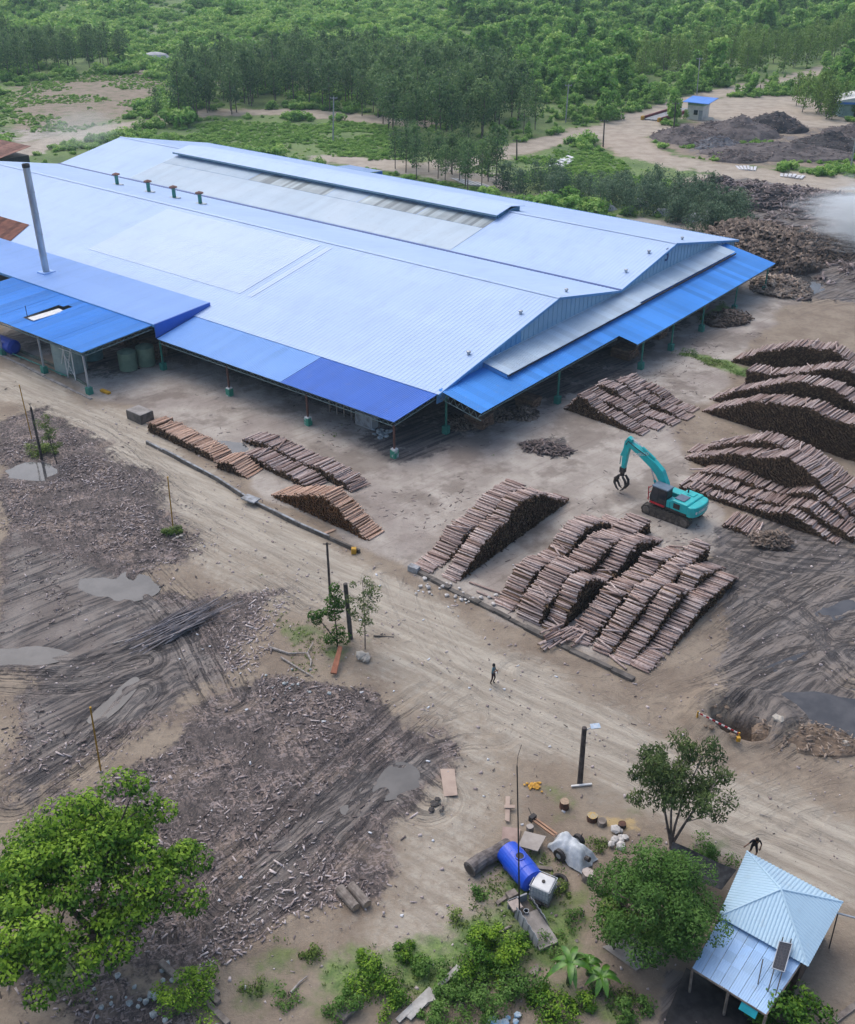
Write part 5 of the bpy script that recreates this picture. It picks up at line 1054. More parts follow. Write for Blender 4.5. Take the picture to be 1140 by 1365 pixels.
deck = MB(); deck.prism([(-1.9, -1.28), (-1.9, 1.28), (1.35, 1.28), (1.35, .35), (1.55, .35), (1.55, -.35), (1.35, -.35), (1.35, -1.28)], 1.08, 1.30, 'z'); deck.build('deck', M_DARK, ex, bevel=.03)
hood = MB(); hood.prism([(-2.0, 1.3), (-.35, 1.3), (-.35, 2.02), (-.55, 2.16), (-1.9, 2.16), (-2.0, 2.1)], -1.28, 1.28); hood = hood.build('engine_hood', M_TURQ, ex, bevel=.07)
MB().box(-1.45, -.55, -.05, .95, 2.165, 2.24).build('hood_grille', mat('grey_blue_panel', (.12, .16, .22), (.09, .12, .17), .5), hood, bevel=.02)
MB().box(-1.55, -.9, -1.0, -.35, 2.165, 2.22).build('hood_hatch', M_TURQ, hood, bevel=.02)
MB().tube([(-.8, -.75, 2.1), (-.8, -.75, 2.62)], .07, 8).build('exhaust', M_DARK, hood)
for yy in (1.0, -1.0): MB().box(-.2 - 1.1, -.2 - .5, yy - .02 + (.29 if yy > 0 else -.29), yy + .02 + (.29 if yy > 0 else -.29), 1.5, 1.95).build('side_louvre', M_DARK, hood)
cw = [(-2.0, -1.3)]
for k in range(9): a = R(-90 - 180 * k / 8); cw.append((-2.0 + .75 * math.cos(a) * (1 if abs(math.sin(a)) < .99 else 1), 1.3 * math.sin(a) / abs(1)))
cwp = [(-1.95, 1.3), (-2.3, 1.28), (-2.58, 1.05), (-2.72, .6), (-2.76, 0), (-2.72, -.6), (-2.58, -1.05), (-2.3, -1.28), (-1.95, -1.3)]
cwo = MB().prism(cwp, 1.12, 2.06, 'z').build('counterweight', M_TURQ, ex, bevel=.10)
for yy in (.85, -.85): MB().lathe([(.13, 0), (.13, .05)], (0, 0, 0), 10).build('rear_lamp', M_WHITEP, cwo, (-2.62 + .0, yy, 1.55), (0, R(-90), R(0)))
tank_ = MB().box(-.35, 1.25, -1.28, -.42, 1.3, 1.86).build('fuel_tank', M_TURQ, ex, bevel=.05)
MB().box(-.35, .0, .4, 1.28, 1.3, 1.95).build('side_box', M_TURQ, ex, bevel=.05)
# cab
cab = MB().prism([(.02, 1.3), (1.55, 1.3), (1.62, 1.75), (1.42, 2.72), (.02, 2.72)], .38, 1.30).build('cab', M_DARK, ex, bevel=.04)
MB().box(-.05, 1.48, .33, 1.35, 2.72, 2.86).build('cab_roof', mat('blue_grey_roof_paint', (.14, .20, .27), (.10, .15, .2), .45), cab, bevel=.05)
for yy in (1.305, .375):
    MB().prism([(.12, 1.85), (.66, 1.85), (.66, 2.62), (.12, 2.62)], yy - .008, yy + .008).build('side_window', M_GLASS, cab)
    MB().prism([(.74, 1.5), (1.5, 1.5), (1.54, 1.8), (1.38, 2.62), (.74, 2.62)], yy - .008, yy + .008).build('door_window', M_GLASS, cab)
MB().hexa([(1.585, .45, 1.55), (1.60, .45, 1.55), (1.60, 1.23, 1.55), (1.585, 1.23, 1.55), (1.43, .45, 2.62), (1.45, .45, 2.62), (1.45, 1.23, 2.62), (1.43, 1.23, 2.62)]).build('windscreen', M_GLASS, cab)
g = MB(); 
for zz in (1.4, 1.9, 2.4): g.bar((1.80, .42, zz), (1.80, 1.28, zz), .05)
for yy in (.42, 1.28): g.bar((1.70, yy, 1.32), (1.80, yy, 2.55), .06)
g.build('front_guard', M_RED, cab)
MB().box(.1, 1.5, 1.28, 1.42, 1.22, 1.34).build('step_rail', M_RED, cab)
# boom: box section with a bend, all in the plane y = -.05
def boxbeam(name, pts, wid, hts, m, par, y=-.05):
    pts = [Vector((p[0], 0, p[1])) for p in pts]; top = []; bot = []
    for i, p in enumerate(pts):
        d = (pts[min(i + 1, len(pts) - 1)] - pts[max(i - 1, 0)]).normalized(); nn = Vector((-d.z, 0, d.x)); top.append(p + nn * hts[i] / 2); bot.append(p - nn * hts[i] / 2)
    return MB().prism([(q.x, q.z) for q in top] + [(q.x, q.z) for q in bot[::-1]], y - wid / 2, y + wid / 2).build(name, m, par, bevel=.03)
boom = boxbeam('boom', [(.75, 1.65), (1.05, 2.55), (1.65, 3.45), (2.35, 3.95), (3.6, 4.55), (4.95, 5.05)], .52, [.45, .62, .80, .72, .58, .36], M_TURQ, ex)
arm = boxbeam('arm', [(4.80, 5.55), (5.0, 5.05), (5.15, 4.0), (5.22, 2.55)], .42, [.45, .62, .50, .30], M_TURQ, ex)
for s in (-.42, .32): 
    MB().tube([(1.35, s, 1.75), (1.9, s, 2.75)], .11, 8).build('boom_cylinder', M_TURQ, ex); MB().tube([(1.9, s, 2.75), (2.35, s, 3.65)], .055, 8).build('boom_cylinder_rod', M_HYD, ex)
MB().tube([(2.3, -.05, 4.45), (3.6, -.05, 5.08)], .11, 8).build('arm_cylinder', M_TURQ, boom); MB().tube([(3.6, -.05, 5.08), (4.75, -.05, 5.52)], .055, 8).build('arm_cylinder_rod', M_HYD, boom)
MB().tube([(5.30, -.05, 4.6), (5.62, -.05, 3.6)], .09, 8).build('grapple_cylinder', M_TURQ, arm); MB().tube([(5.62, -.05, 3.6), (5.66, -.05, 2.75)], .05, 8).build('grapple_cylinder_rod', M_HYD, arm)
MB().tube([(3.0, .24, 4.62), (3.9, .24, 4.9), (4.9, .24, 5.3), (5.1, .2, 4.9)], .04, 6).build('hose', M_DARK, boom)
def lettering(body, size, m, parent, loc, rot, name='lettering'):
    fc = bpy.data.curves.new(name, 'FONT'); fc.body = body; fc.size = size; fc.extrude = .008; fc.align_x = 'CENTER'; fc.align_y = 'CENTER'
    tmp = bpy.data.objects.new('tmp', fc); COL.objects.link(tmp); bpy.context.view_layer.update()
    me = bpy.data.meshes.new_from_object(tmp.evaluated_get(bpy.context.evaluated_depsgraph_get())); bpy.data.objects.remove(tmp); me.materials.clear(); me.materials.append(m); return link(name, me, parent, loc, rot)
lettering('KOBELCO', .36, M_WHITEP, boom, (3.55, .222, 4.52), (R(90), R(-23), R(180)))
lettering('KOBELCO', .34, M_WHITEP, cwo, (-2.775, 0, 1.62), (R(90), 0, R(-90)))
gp = MB(); gp.box(5.08, 5.5, -.3, .2, 2.1, 2.62); gp.tube([(5.3, -.05, 2.15), (5.3, -.05, 1.75)], .2, 10); gp = gp.build('grapple', M_DARK, ex, bevel=.02)
for s in (-1, 1):
    for yy in (-.28, .18):
        pts = [(5.3 + s * .18, yy, 1.80), (5.3 + s * .50, yy, 1.45), (5.3 + s * .58, yy, 1.0), (5.3 + s * .30, yy, .55), (5.3 + s * .06, yy, .38)]
        MB().tube(pts, [.10, .12, .11, .09, .04], 6).build('claw', M_DARK, gp)
    MB().box(5.3 + s * .56 - .05, 5.3 + s * .56 + .05, -.3, .2, .95, 1.25).build('claw_plate', M_DARK, gp)

# ================================================================== PEOPLE
def person(label, loc, heading, J, cloth, hairm, props=None):
    """one continuous skinned body from a joint skeleton; J maps joint -> position, cloth maps bone name -> material index"""
    order = list(J); edges = [('pel', 'sp'), ('sp', 'ch'), ('ch', 'nk'), ('nk', 'hd'), ('hd', 'tp'), ('hd', 'nose')]
    for s in 'lr':
        edges += [('ch', 'sh' + s), ('sh' + s, 'el' + s), ('el' + s, 'wr' + s), ('wr' + s, 'pa' + s), ('pel', 'hp' + s), ('hp' + s, 'kn' + s), ('kn' + s, 'an' + s), ('an' + s, 'to' + s)]
    rad = dict(pel=.135, sp=.125, ch=.145, nk=.055, hd=.088, tp=.062, nose=.018); rl = dict(sh=.065, el=.043, wr=.03, pa=.036, hp=.088, kn=.058, an=.04, to=.036)
    V = []; E = []; Rd = []; ix = {}
    def add(nm, p, r): ix[nm] = len(V); V.append(Vector(p)); Rd.append(r)
    for k in order: add(k, J[k], rad.get(k, rl.get(k[:-1], .04)))
    E = [(ix[a], ix[b_]) for a, b_ in edges]; names = list(edges)
    for s, sg in (('l', 1), ('r', -1)):                          # five fingers from each palm, the thumb from its side
        pa = Vector(J['pa' + s]); wr = Vector(J['wr' + s]); d = (pa - wr).normalized(); sd = d.cross(Vector((0, 0, 1)))
        sd = sd.normalized() if sd.length > .1 else Vector((1, 0, 0)); cu = sd.cross(d)
        for f, (o, ln) in enumerate(((-.030, .065), (-.010, .078), (.010, .074), (.028, .058))):
            q = pa + sd * o; a = 'f%d%s' % (f, s); add(a, q + d * (.03 + ln * .5), .010); add(a + 't', q + d * (.03 + ln) * .95 + cu * -.02, .008); E += [(ix['pa' + s], ix[a]), (ix[a], ix[a + 't'])]; names += [('pa' + s, a), (a, a + 't')]
        a = 'th' + s; add(a, pa - d * .02 - sd * .052, .011); add(a + 't', pa + d * .025 - sd * .062, .009); E += [(ix['wr' + s], ix[a]), (ix[a], ix[a + 't'])]; names += [('wr' + s, a), (a, a + 't')]
    me = bpy.data.meshes.new('skel'); me.from_pydata([tuple(v) for v in V], E, []); me.update()
    tmp = bpy.data.objects.new('tmp', me); COL.objects.link(tmp); sk = tmp.modifiers.new('skin', 'SKIN'); sk.use_smooth_shade = True
    if not me.skin_vertices: 
        bm = bmesh.new(); bm.from_mesh(me); bm.verts.layers.skin.verify(); bm.to_mesh(me); bm.free()
    for i, r in enumerate(Rd): sv = me.skin_vertices[0].data[i]; sv.radius = (r, r); sv.use_root = (i == ix['pel'])
    tmp.modifiers.new('sub', 'SUBSURF').levels = 1
    bpy.context.view_layer.update(); body = bpy.data.meshes.new_from_object(tmp.evaluated_get(bpy.context.evaluated_depsgraph_get())); bpy.data.objects.remove(tmp)
    body.materials.clear()
    for m in cloth['mats']: body.materials.append(m)
    mi = []
    for p in body.polygons:
        c = p.center; best = (9, 0)
        for a, b_ in names:
            A, B = V[ix[a]], V[ix[b_]]; dd = B - A; tt = max(0, min(1, (c - A).dot(dd) / max(1e-6, dd.length_squared))); dist = (c - A - dd * tt).length - .5 * (Rd[ix[a]] * (1 - tt) + Rd[ix[b_]] * tt)
            if dist < best[0]: best = (dist, cloth.get((a[:2], b_[:2]), cloth.get(b_[:2], 0)))
        mi.append(best[1])
    body.polygons.foreach_set('material_index', mi)
    root = thing('person', label, 'person', loc, heading); link('body', body, root)
    hd = Vector(J['hd']); tp = Vector(J['tp']); upv = (tp - hd).normalized(); h = MB(); prof = [(.100, -.02), (.104, .05), (.092, .10), (.055, .138), (.01, .15)]
    h.lathe(prof, n=12); o = h.build('hair', hairm, root, hd + Vector((-.012, 0, -.01)), None, smooth=True); o.rotation_euler = upv.to_track_quat('Z', 'Y').to_euler()
    for s in (-1, 1): MB().lathe([(.002, -.008), (.012, 0), (.002, .008)], n=6).build('eye', M_DARK, root, hd + Vector((.085, s * .032, .012)))
    return root
M_SKIN = mat('brown_skin', (.22, .11, .07), (.18, .09, .055), .55, 6); M_HAIR = mat('black_hair', (.012, .010, .010), rough=.5)
M_SHOE = mat('dark_sandals', (.03, .025, .02), rough=.7)
st = dict(pel=(0, 0, .93), sp=(0, 0, 1.12), ch=(.01, 0, 1.34), nk=(.01, 0, 1.48), hd=(.03, 0, 1.575), tp=(.03, 0, 1.66), nose=(.125, 0, 1.565))
P1 = dict(st, shl=(.0, .18, 1.40), ell=(.02, .26, 1.16), wrl=(.14, .24, .98), pal=(.18, .23, .92), shr=(0, -.18, 1.40), elr=(.10, -.27, 1.22), wrr=(.30, -.22, 1.36), par=(.35, -.20, 1.41),
          hpl=(0, .10, .88), knl=(.10, .11, .50), anl=(-.02, .11, .09), tol=(.12, .12, .04), hpr=(0, -.10, .88), knr=(-.02, -.10, .48), anr=(-.14, -.10, .10), tor=(-.02, -.11, .04))
M_TSH = mat('teal_grey_shirt', (.10, .20, .23), (.05, .09, .12), .8, 8); M_PANT = mat('dark_maroon_trousers', (.05, .022, .025), (.03, .018, .022), .85, 8)
M_BLK = mat('black_navy_clothes', (.012, .013, .025), (.008, .008, .012), .85, 8)
def cl_(shirt, pants, bare_leg=False, bare_arm=True):
    c = dict(mats=[M_SKIN, shirt, pants, M_SHOE], sp=1, ch=1, nk=0, hd=0, tp=0, no=0, sh=1, el=1, wr=0 if bare_arm else 1, pa=0, hp=2, kn=2, an=0 if bare_leg else 2, to=3); c[('pe', 'sp')] = 1; return c
person('person in a teal-grey shirt walking on the dirt road with one arm raised', GG(657, 913), R(-25), P1, cl_(M_TSH, M_PANT), M_HAIR)
P2 = dict(pel=(0, 0, .90), sp=(.05, 0, 1.08), ch=(.14, 0, 1.28), nk=(.2, 0, 1.41), hd=(.25, 0, 1.50), tp=(.27, 0, 1.585), nose=(.345, 0, 1.48), shl=(.14, .18, 1.33), ell=(.16, .30, 1.10), wrl=(.24, .26, .90), pal=(.27, .24, .84), shr=(.14, -.18, 1.34), elr=(.28, -.38, 1.24), wrr=(.42, -.58, 1.20), par=(.47, -.64, 1.19),
          hpl=(0, .10, .86), knl=(.20, .14, .52), anl=(.06, .16, .12), tol=(.2, .17, .05), hpr=(0, -.10, .86), knr=(.02, -.14, .46), anr=(-.12, -.18, .09), tor=(.0, -.2, .04))
person('person in dark clothes behind the blue house corner, one arm stretched out', GG(1002, 1143), R(-95), P2, cl_(M_BLK, M_BLK, True), M_HAIR)

# ================================================================== BLUE HOUSE
M_HROOF = roofmat('pale_blue_house_roof', (.45, .63, .76), (.42, .60, .74), .45, rand=.04, dirt=.05)
M_HLEAN = roofmat('faded_sky_blue_sheet', (.26, .46, .76), (.40, .58, .80), .5, rand=.14, dirt=.10)
hs_ = thing('house', 'small house with pale blue hipped steel roof and lower blue lean-to roof', 'house', (16.9, 32.9, .03), 0)
E4 = [Vector((16.3, 36.3, 2.6)), Vector((20.1, 33.2, 2.6)), Vector((17.3, 29.7, 2.6)), Vector((13.9, 32.4, 2.6))]; O_ = Vector((16.9, 32.9, .03)); AP = [Vector((16.75, 33.25, 3.62)), Vector((17.05, 32.95, 3.62))]
E4 = [p - O_ for p in E4]; AP = [p - O_ for p in AP]
def hipface(p, q, apx, name='hip_roof', m=M_HROOF, ribs=26, cut=0.0):
    n = (q - p).cross(apx[0] - p).normalized(); n = n if n.z > 0 else -n; V = []; F = []
    tri = len(apx) == 1; k = ribs * 4
    for i in range(k + 1):
        u = i / k; hgt = .03 if i % 4 in (2, 3) else 0; a = p.lerp(q, u)
        if tri:                                    # ribs climb straight up the slope to the hips
            dirv = (apx[0] - (p + q) / 2); f = min(u, 1 - u) * 2; top = a + dirv * f
        else: top = apx[0].lerp(apx[1], u)
        V += [a + n * hgt, top + n * hgt * (1 if not tri or 0 < i < k else 0)]
    F = [(2 * i, 2 * i + 2, 2 * i + 3, 2 * i + 1) for i in range(k)]
    me = bpy.data.meshes.new(name); me.from_pydata([tuple(v) for v in V], [], F); me.materials.append(m); me.update(); o = link(name, me, hs_); sm_ = o.modifiers.new('thick', 'SOLIDIFY'); sm_.thickness = .025; sm_.offset = -1; return o
apm = (AP[0] + AP[1]) / 2
for i in range(4): hipface(E4[i], E4[(i + 1) % 4], [apm])
for p in E4: MB().tube([p + Vector((0, 0, .03)), apm + Vector((0, 0, .05))], .06, 6).build('hip_cap', M_HROOF, hs_)
# lean-to: four courses of sheets
q = [Vector((14.05, 32.5, 2.42)), Vector((12.2, 30.05, 2.02)), Vector((14.95, 27.75, 2.02)), Vector((17.1, 30.0, 2.42))]; q = [p - O_ for p in q]
nc = 5; nw = 8
for r_ in range(nc):
    for c_ in range(nw):
        f0, f1 = r_ / nc, (r_ + 1.12) / nc if r_ < nc - 1 else 1; g0, g1 = c_ / nw, (c_ + 1) / nw - .004; dz = Vector((0, 0, .03 - .006 * r_ + rnd.uniform(-.012, .012)))
        def pt(f, g): return q[0].lerp(q[1], f).lerp(q[3].lerp(q[2], f), g)
        sheet('lean_to_sheet', pt(f1, g0) + dz - Vector((0, 0, .012)), pt(f1, g1) + dz - Vector((0, 0, .012)), pt(f0, g1) + dz, pt(f0, g0) + dz, M_HLEAN, .10, .012, .008, hs_)
MB().bar(q[1] + Vector((0, 0, -.06)), q[2] + Vector((0, 0, -.06)), .06, .1).build('lean_to_beam', M_OLDW, hs_); MB().bar(q[0] + Vector((0, 0, -.06)), q[1] + Vector((0, 0, -.06)), .06, .1).build('lean_to_beam', M_OLDW, hs_); MB().bar(q[3] + Vector((0, 0, -.06)), q[2] + Vector((0, 0, -.06)), .06, .1).build('lean_to_beam', M_OLDW, hs_)
for p in (q[1], q[2], q[1].lerp(q[2], .5)): MB().bar(Vector((p.x, p.y, -.1)) + (apm - p) * .03, Vector((p.x, p.y, p.z - .08)) + (apm - p) * .0, .1).build('post', M_OLDW, hs_)
wl = [apm.lerp(p, .86) for p in E4]
for i in range(4):
    a, b_ = wl[i], wl[(i + 1) % 4]; n = 14
    for k in range(n):
        u0, u1 = k / n + .004, (k + 1) / n - .004; s_ = a.lerp(b_, (u0 + u1) / 2); d = b_ - a
        MB().cbox((s_.x, s_.y, 1.2), (d.length / n - .02, .03, 2.5), math.atan2(d.y, d.x)).build('wall_plank', mat('house_plank', (.17, .12, .09), (.10, .075, .06), .85, 4, rand=.2), hs_)
MB().add([tuple(q[1] + Vector((1.9, -1.55, -.12))), tuple(q[1] + Vector((2.5, -2.05, -.12))), tuple(q[1] + Vector((2.35, -2.2, -.5))), tuple(q[1] + Vector((1.75, -1.7, -.5)))], [(0, 1, 2, 3)]).build('turquoise_flap', mat('turquoise_tarp', (.02, .42, .50), rough=.5), hs_)
lm = MB(); lm.box(-.28, .28, -.05, .05, 0, .012); 
lettering('NEW', .22, M_DARK, hs_, pt(.72, .52) + Vector((0, 0, .075)), (0, R(0), R(-40)), 'faint_stencil') if False else None
# solar panel on its rails
sp_ = [G(1039, 1255, 3.05), G(1056, 1258.5, 3.05), G(1045.5, 1296, 2.72), G(1029, 1290.5, 2.72)]
sol = thing('solar_panel', 'tilted dark solar panel on rails over the lower edge of the blue roofs', 'solar panel', sp_[3]); b3 = sp_[3]; sp_ = [p - b3 for p in sp_]
nrm = (sp_[1] - sp_[0]).cross(sp_[3] - sp_[0]).normalized(); nrm = nrm if nrm.z > 0 else -nrm
MB().hexa([p - nrm * .04 for p in sp_] + [p for p in sp_]).build('panel_body', mat('solar_back', (.05, .05, .06), rough=.4), sol)
M_CELL, t, b = mk('solar_cell'); t.ln(t.mix(t.mapr(t.noise(t.pos(), 30, 2), .4, .6), (.008, .012, .022), (.014, .02, .034)), b.inputs['Base Color']); b.inputs['Roughness'].default_value = .12
for i in range(4):
    for j in range(9):
        def pq(u, v): return sp_[0].lerp(sp_[1], u).lerp(sp_[3].lerp(sp_[2], u), v) + nrm * .004
        u0, u1, v0, v1 = .04 + .92 * i / 4 + .012, .04 + .92 * (i + 1) / 4 - .012, .02 + .96 * j / 9 + .006, .02 + .96 * (j + 1) / 9 - .006
        MB().add([pq(u0, v0), pq(u1, v0), pq(u1, v1), pq(u0, v1)], [(0, 1, 2, 3)]).build('solar_cell', M_CELL, sol)
for i in range(4): MB().bar(sp_[i] + nrm * .01, sp_[(i + 1) % 4] + nrm * .01, .035, .045).build('frame_bar', M_GALV, sol)
for u in (.2, .85):
    a, b_ = sp_[0].lerp(sp_[1], u), sp_[3].lerp(sp_[2], u); d = (b_ - a); MB().bar(a - d * .2 - nrm * .08, b_ + d * .85 - nrm * .10 + Vector((0, 0, .12)), .05).build('rail', M_DARK, sol)
MB().bar(sp_[3] + Vector((-.25, .5, -.05)), sp_[3] + Vector((-.75, -.6, -.30)), .05).build('rail', M_DARK, sol)
# shade net, ground sheet, pipe arm
def cloth(name, label, cat, pts, m, sag=.25, n=10, cz=None):
    c = sum(pts, Vector()) / 4; V = []; F = []
    for i in range(n + 1):
        for j in range(n + 1):
            u, v = i / n, j / n; p = pts[0].lerp(pts[1], u).lerp(pts[3].lerp(pts[2], u), v); p = p - Vector((0, 0, sag * 16 * u * (1 - u) * v * (1 - v))); p.z += .03 * math.sin(7 * u + 3 * v); V.append(tuple(p - c))
    F = [(i * (n + 1) + j, (i + 1) * (n + 1) + j, (i + 1) * (n + 1) + j + 1, i * (n + 1) + j + 1) for i in range(n) for j in range(n)]
    me = bpy.data.meshes.new(name); me.from_pydata(V, [], F); me.materials.append(m); me.polygons.foreach_set('use_smooth', [True] * len(F)); me.update(); o = link(name, me); o.location = c; o.modifiers.new('thick', 'SOLIDIFY').thickness = .01; return tag(o, label, cat)
M_NET = mat('black_shade_net', (.020, .022, .025), (.05, .052, .056), .85, 3)
cloth('shade_net', 'sagging black shade net between the feathery tree and the blue house', 'net', [G(897, 1122, 2.0), G(982, 1160, 2.3), G(962, 1186, 2.2), G(885, 1160, 1.9)], M_NET, .3)
gs = cloth('ground_sheet', 'black plastic sheet on the ground under the lean-to edge', 'tarp', [G(915, 1290, .10), G(1010, 1345, .10), G(1000, 1400, .10), G(880, 1375, .10)], mat('black_plastic', (.014, .015, .018), (.03, .03, .033), .5, 3), 0)
slab = MB(); c0 = G(830, 1275); slab.hexa([tuple(G(x, y, z) - c0) for z in (.02, .14) for x, y in ((803, 1262), (848, 1294), (885, 1270), (845, 1245))]); tag(slab.build('floor_slab', M_CONC, None, c0), 'pale concrete floor slab under the feathery tree', 'slab')
pm_ = thing('pipe_bracket', 'grey pipe arm with strut sticking out at the right edge of the house', 'pipe', GG(1105, 1265)); o0 = GG(1105, 1265)
MB().tube([G(1112, 1216, 2.3) - o0, G(1150, 1226, 2.3) - o0], .05, 8).build('pipe_arm', M_GALV, pm_); MB().tube([G(1117, 1218, 2.3) - o0, Vector((0, 0, -.05))], .03, 6).build('strut', M_DARK, pm_)

# ================================================================== KERBS, WALLS, POLES
def wall_run(name, label, cat, pts, w, h, m, capm=None, seg=2.4, z0=-.15, grp=None):
    b0 = GG(*pts[0]); root = thing(name, label, cat, Vector((b0.x, b0.y, 0)), 0, grp); b0 = Vector((b0.x, b0.y, 0))
    for a, c in zip(pts, pts[1:]):
        A, B = G(*a), G(*c); n = max(1, int((B - A).length / seg)); d = (B - A).normalized(); s = Vector((-d.y, d.x, 0)) * w / 2
        for k in range(n):
            p = A.lerp(B, k / n) + d * .01 - b0; q_ = A.lerp(B, (k + 1) / n) - d * .01 - b0; j = rnd.uniform(-.09, .05); e = s * rnd.uniform(.75, 1.15)
            up = Vector((0, 0, h + j)); dn = Vector((0, 0, z0))
            MB().hexa([p - e + dn, p + e + dn, q_ + e + dn, q_ - e + dn, p - e + up, p + e + up, q_ + e + up, q_ - e + up]).build('wall_block', m, root, bevel=.02)
            if capm and rnd.random() < .93:
                u2 = Vector((0, 0, h + j + .002)); u3 = Vector((0, 0, h + j + .06)); MB().hexa([p - e * .7 + u2, p + e * .7 + u2, q_ + e * .7 + u2, q_ - e * .7 + u2, p - e * .7 + u3, p + e * .7 + u3, q_ + e * .7 + u3, q_ - e * .7 + u3]).build('cap_strip', capm, root)
    return root
M_DCONC = mat('damp_dark_concrete', (.075, .068, .062), (.15, .135, .12), .9, 1.5, .03, 8)
M_PALEC = mat('pale_grey_cap', (.36, .385, .41), (.20, .20, .20), .85, 1.8)
wall_run('yard_wall', 'low dark yard wall with pale top along the tan log stacks', 'wall', [(196, 592), (290, 642), (330, 668), (400, 703), (480, 738)], .24, .40, M_DCONC, M_PALEC)
wall_run('yard_kerb', 'broken dark kerb in front of the seven-row log block', 'kerb', [(552, 761), (600, 787), (660, 817), (700, 838), (760, 868), (845, 908)], .4, .26, M_DCONC, None, 1.3)
wall_run('drain_kerb', 'double-edged concrete drain kerb in front of the tank canopy', 'kerb', [(-40, 452), (0, 473), (60, 503), (122, 533)], .3, .22, M_CONC, None, 2.0)
wall_run('drain_kerb', 'inner greenish drain kerb closest to the tanks', 'kerb', [(-40, 438), (20, 466), (80, 492), (118, 516)], .25, .3, mat('mossy_concrete', (.16, .20, .16), (.10, .11, .09), .9, 2), None, 2.4)
cb = thing('concrete_block', 'weathered grey concrete block at the left end of the tan log stacks', 'block', GG(188, 560), TH); MB().box(-1.3, 1.0, -.7, .9, -.1, .95).build('block_body', M_DCONC, cb, bevel=.05); MB().box(-1.25, .95, -.65, .85, .952, 1.0).build('block_top', M_CONC, cb)
for lab, px, s_ in (('white slab bridging the drain by the short tan stack', (335, 672), (1.5, .9, .14)), ('pale concrete lump by the kerb corner', (552, 762), (.9, .5, .5))):
    o = thing('slab', lab, 'slab', GG(*px), TH); MB().cbox((0, 0, s_[2] / 2 + (.42 if 'bridging' in lab else 0)), s_, .1).build('slab_body', M_PALEC, o, bevel=.03)
ya_ = thing('barrier_block', 'small yellow-topped block at the right end of the yard wall', 'block', GG(472, 738)); MB().box(-.2, .2, -.2, .2, 0, .5).build('block_body', mat('yellow_paint', (.55, .30, .02), (.42, .24, .03), .6, 3), ya_, bevel=.03)
M_YEL = MATS['yellow_paint']; M_YPOLE = mat('amber_pole_paint', (.42, .235, .035), (.33, .18, .03), .6, 4)
M_POLEW = mat('tarred_wood_pole', (.050, .042, .040), (.10, .085, .078), .85, 3, .01, 12); M_POLEG = mat('grey_concrete_pole', (.40, .42, .42), (.30, .31, .32), .7, 2)
def pole(name, label, base, top, r0, r1, m, cat='pole', grp=None, extra=None):
    b = GG(*base); root = thing(name, label, cat, b, 0, grp); w0, w1 = G(*base), Vector((b.x + 1, b.y, 0)); _, h = on_wall(w0, w1, *top); dx = on_wall(w0, w1, *top)[0]
    lean = max(-.6, min(.6, dx)); MB().tube([(0, 0, -.3), (lean * .5, 0, h * .5), (lean, 0, h)], [r0, (r0 + r1) / 2, r1], 8).build('shaft', m, root)
    return root, Vector((lean, 0, h))
for lab, b_, t_ in (('yellow pole standing in the bark waste above the big tree', (135, 1031), (121, 945)), ('yellow pole at the road edge beside a grass clump', (231, 706), (223.5, 635)), ('yellow pole at the far left by the sapling and puddle', (43, 587), (26, 514))):
    r_, tp = pole('marker_pole', lab, b_, t_, .055, .05, M_YPOLE, grp='yellow marker poles'); MB().lathe([(.065, 0), (.065, .12)], tp - Vector((0, 0, .1)), 8).build('cap', M_YEL, r_); MB().lathe([(.12, -.05), (.12, .10)], (0, 0, 0), 8).build('collar', M_CONC, r_)
r_, tp = pole('lamp_post', 'crooked dark wooden post with a small solar lamp beside the dirt road', (773, 1046), (779, 972), .17, .14, M_POLEW, 'lamp post')
MB().tube([tp - Vector((0, 0, .25)), tp + Vector((.45, 0, .05))], .03, 6).build('lamp_arm', M_GALV, r_)
MB().cbox(tp + Vector((.6, 0, .12)), (.55, .34, .05), R(10), R(12)).build('lamp_panel', mat('pale_solar_lamp', (.35, .48, .62), (.55, .6, .64), .3, 6), r_)
r_, tp = pole('utility_post', 'dark post with a crossbar behind the dense sapling', (441, 806), (436, 724), .10, .08, M_POLEW); MB().bar(tp + Vector((-.3, 0, -.1)), tp + Vector((.3, 0, -.1)), .06).build('crossbar', M_POLEW, r_)
pole('stub_post', 'thick weathered stub post between the two saplings', (468, 852), (460.5, 779), .17, .15, mat('weathered_post', (.13, .115, .11), (.07, .062, .06), .9, 3, .02, 10))
r_, tp = pole('utility_post', 'dark leaning post with a crossbar beside the left puddle', (56, 612), (41, 543), .14, .11, M_POLEW); MB().bar(tp + Vector((-.12, 0, .35)), tp + Vector((.12, 0, .35)), .05).build('crossbar', M_DARK, r_); MB().bar(tp, tp + Vector((-.03, 0, .36)), .04).build('pin', M_DARK, r_)
r_, tp = pole('thin_mast', 'thin dark mast standing at the trough beside the blue tank', (693, 1222), (687, 1022), .045, .03, M_DARK, 'mast'); MB().tube([tp, tp + Vector((.03, .1, .5)), tp + Vector((.2, .4, .9))], .012, 4).build('wire', M_DARK, r_)
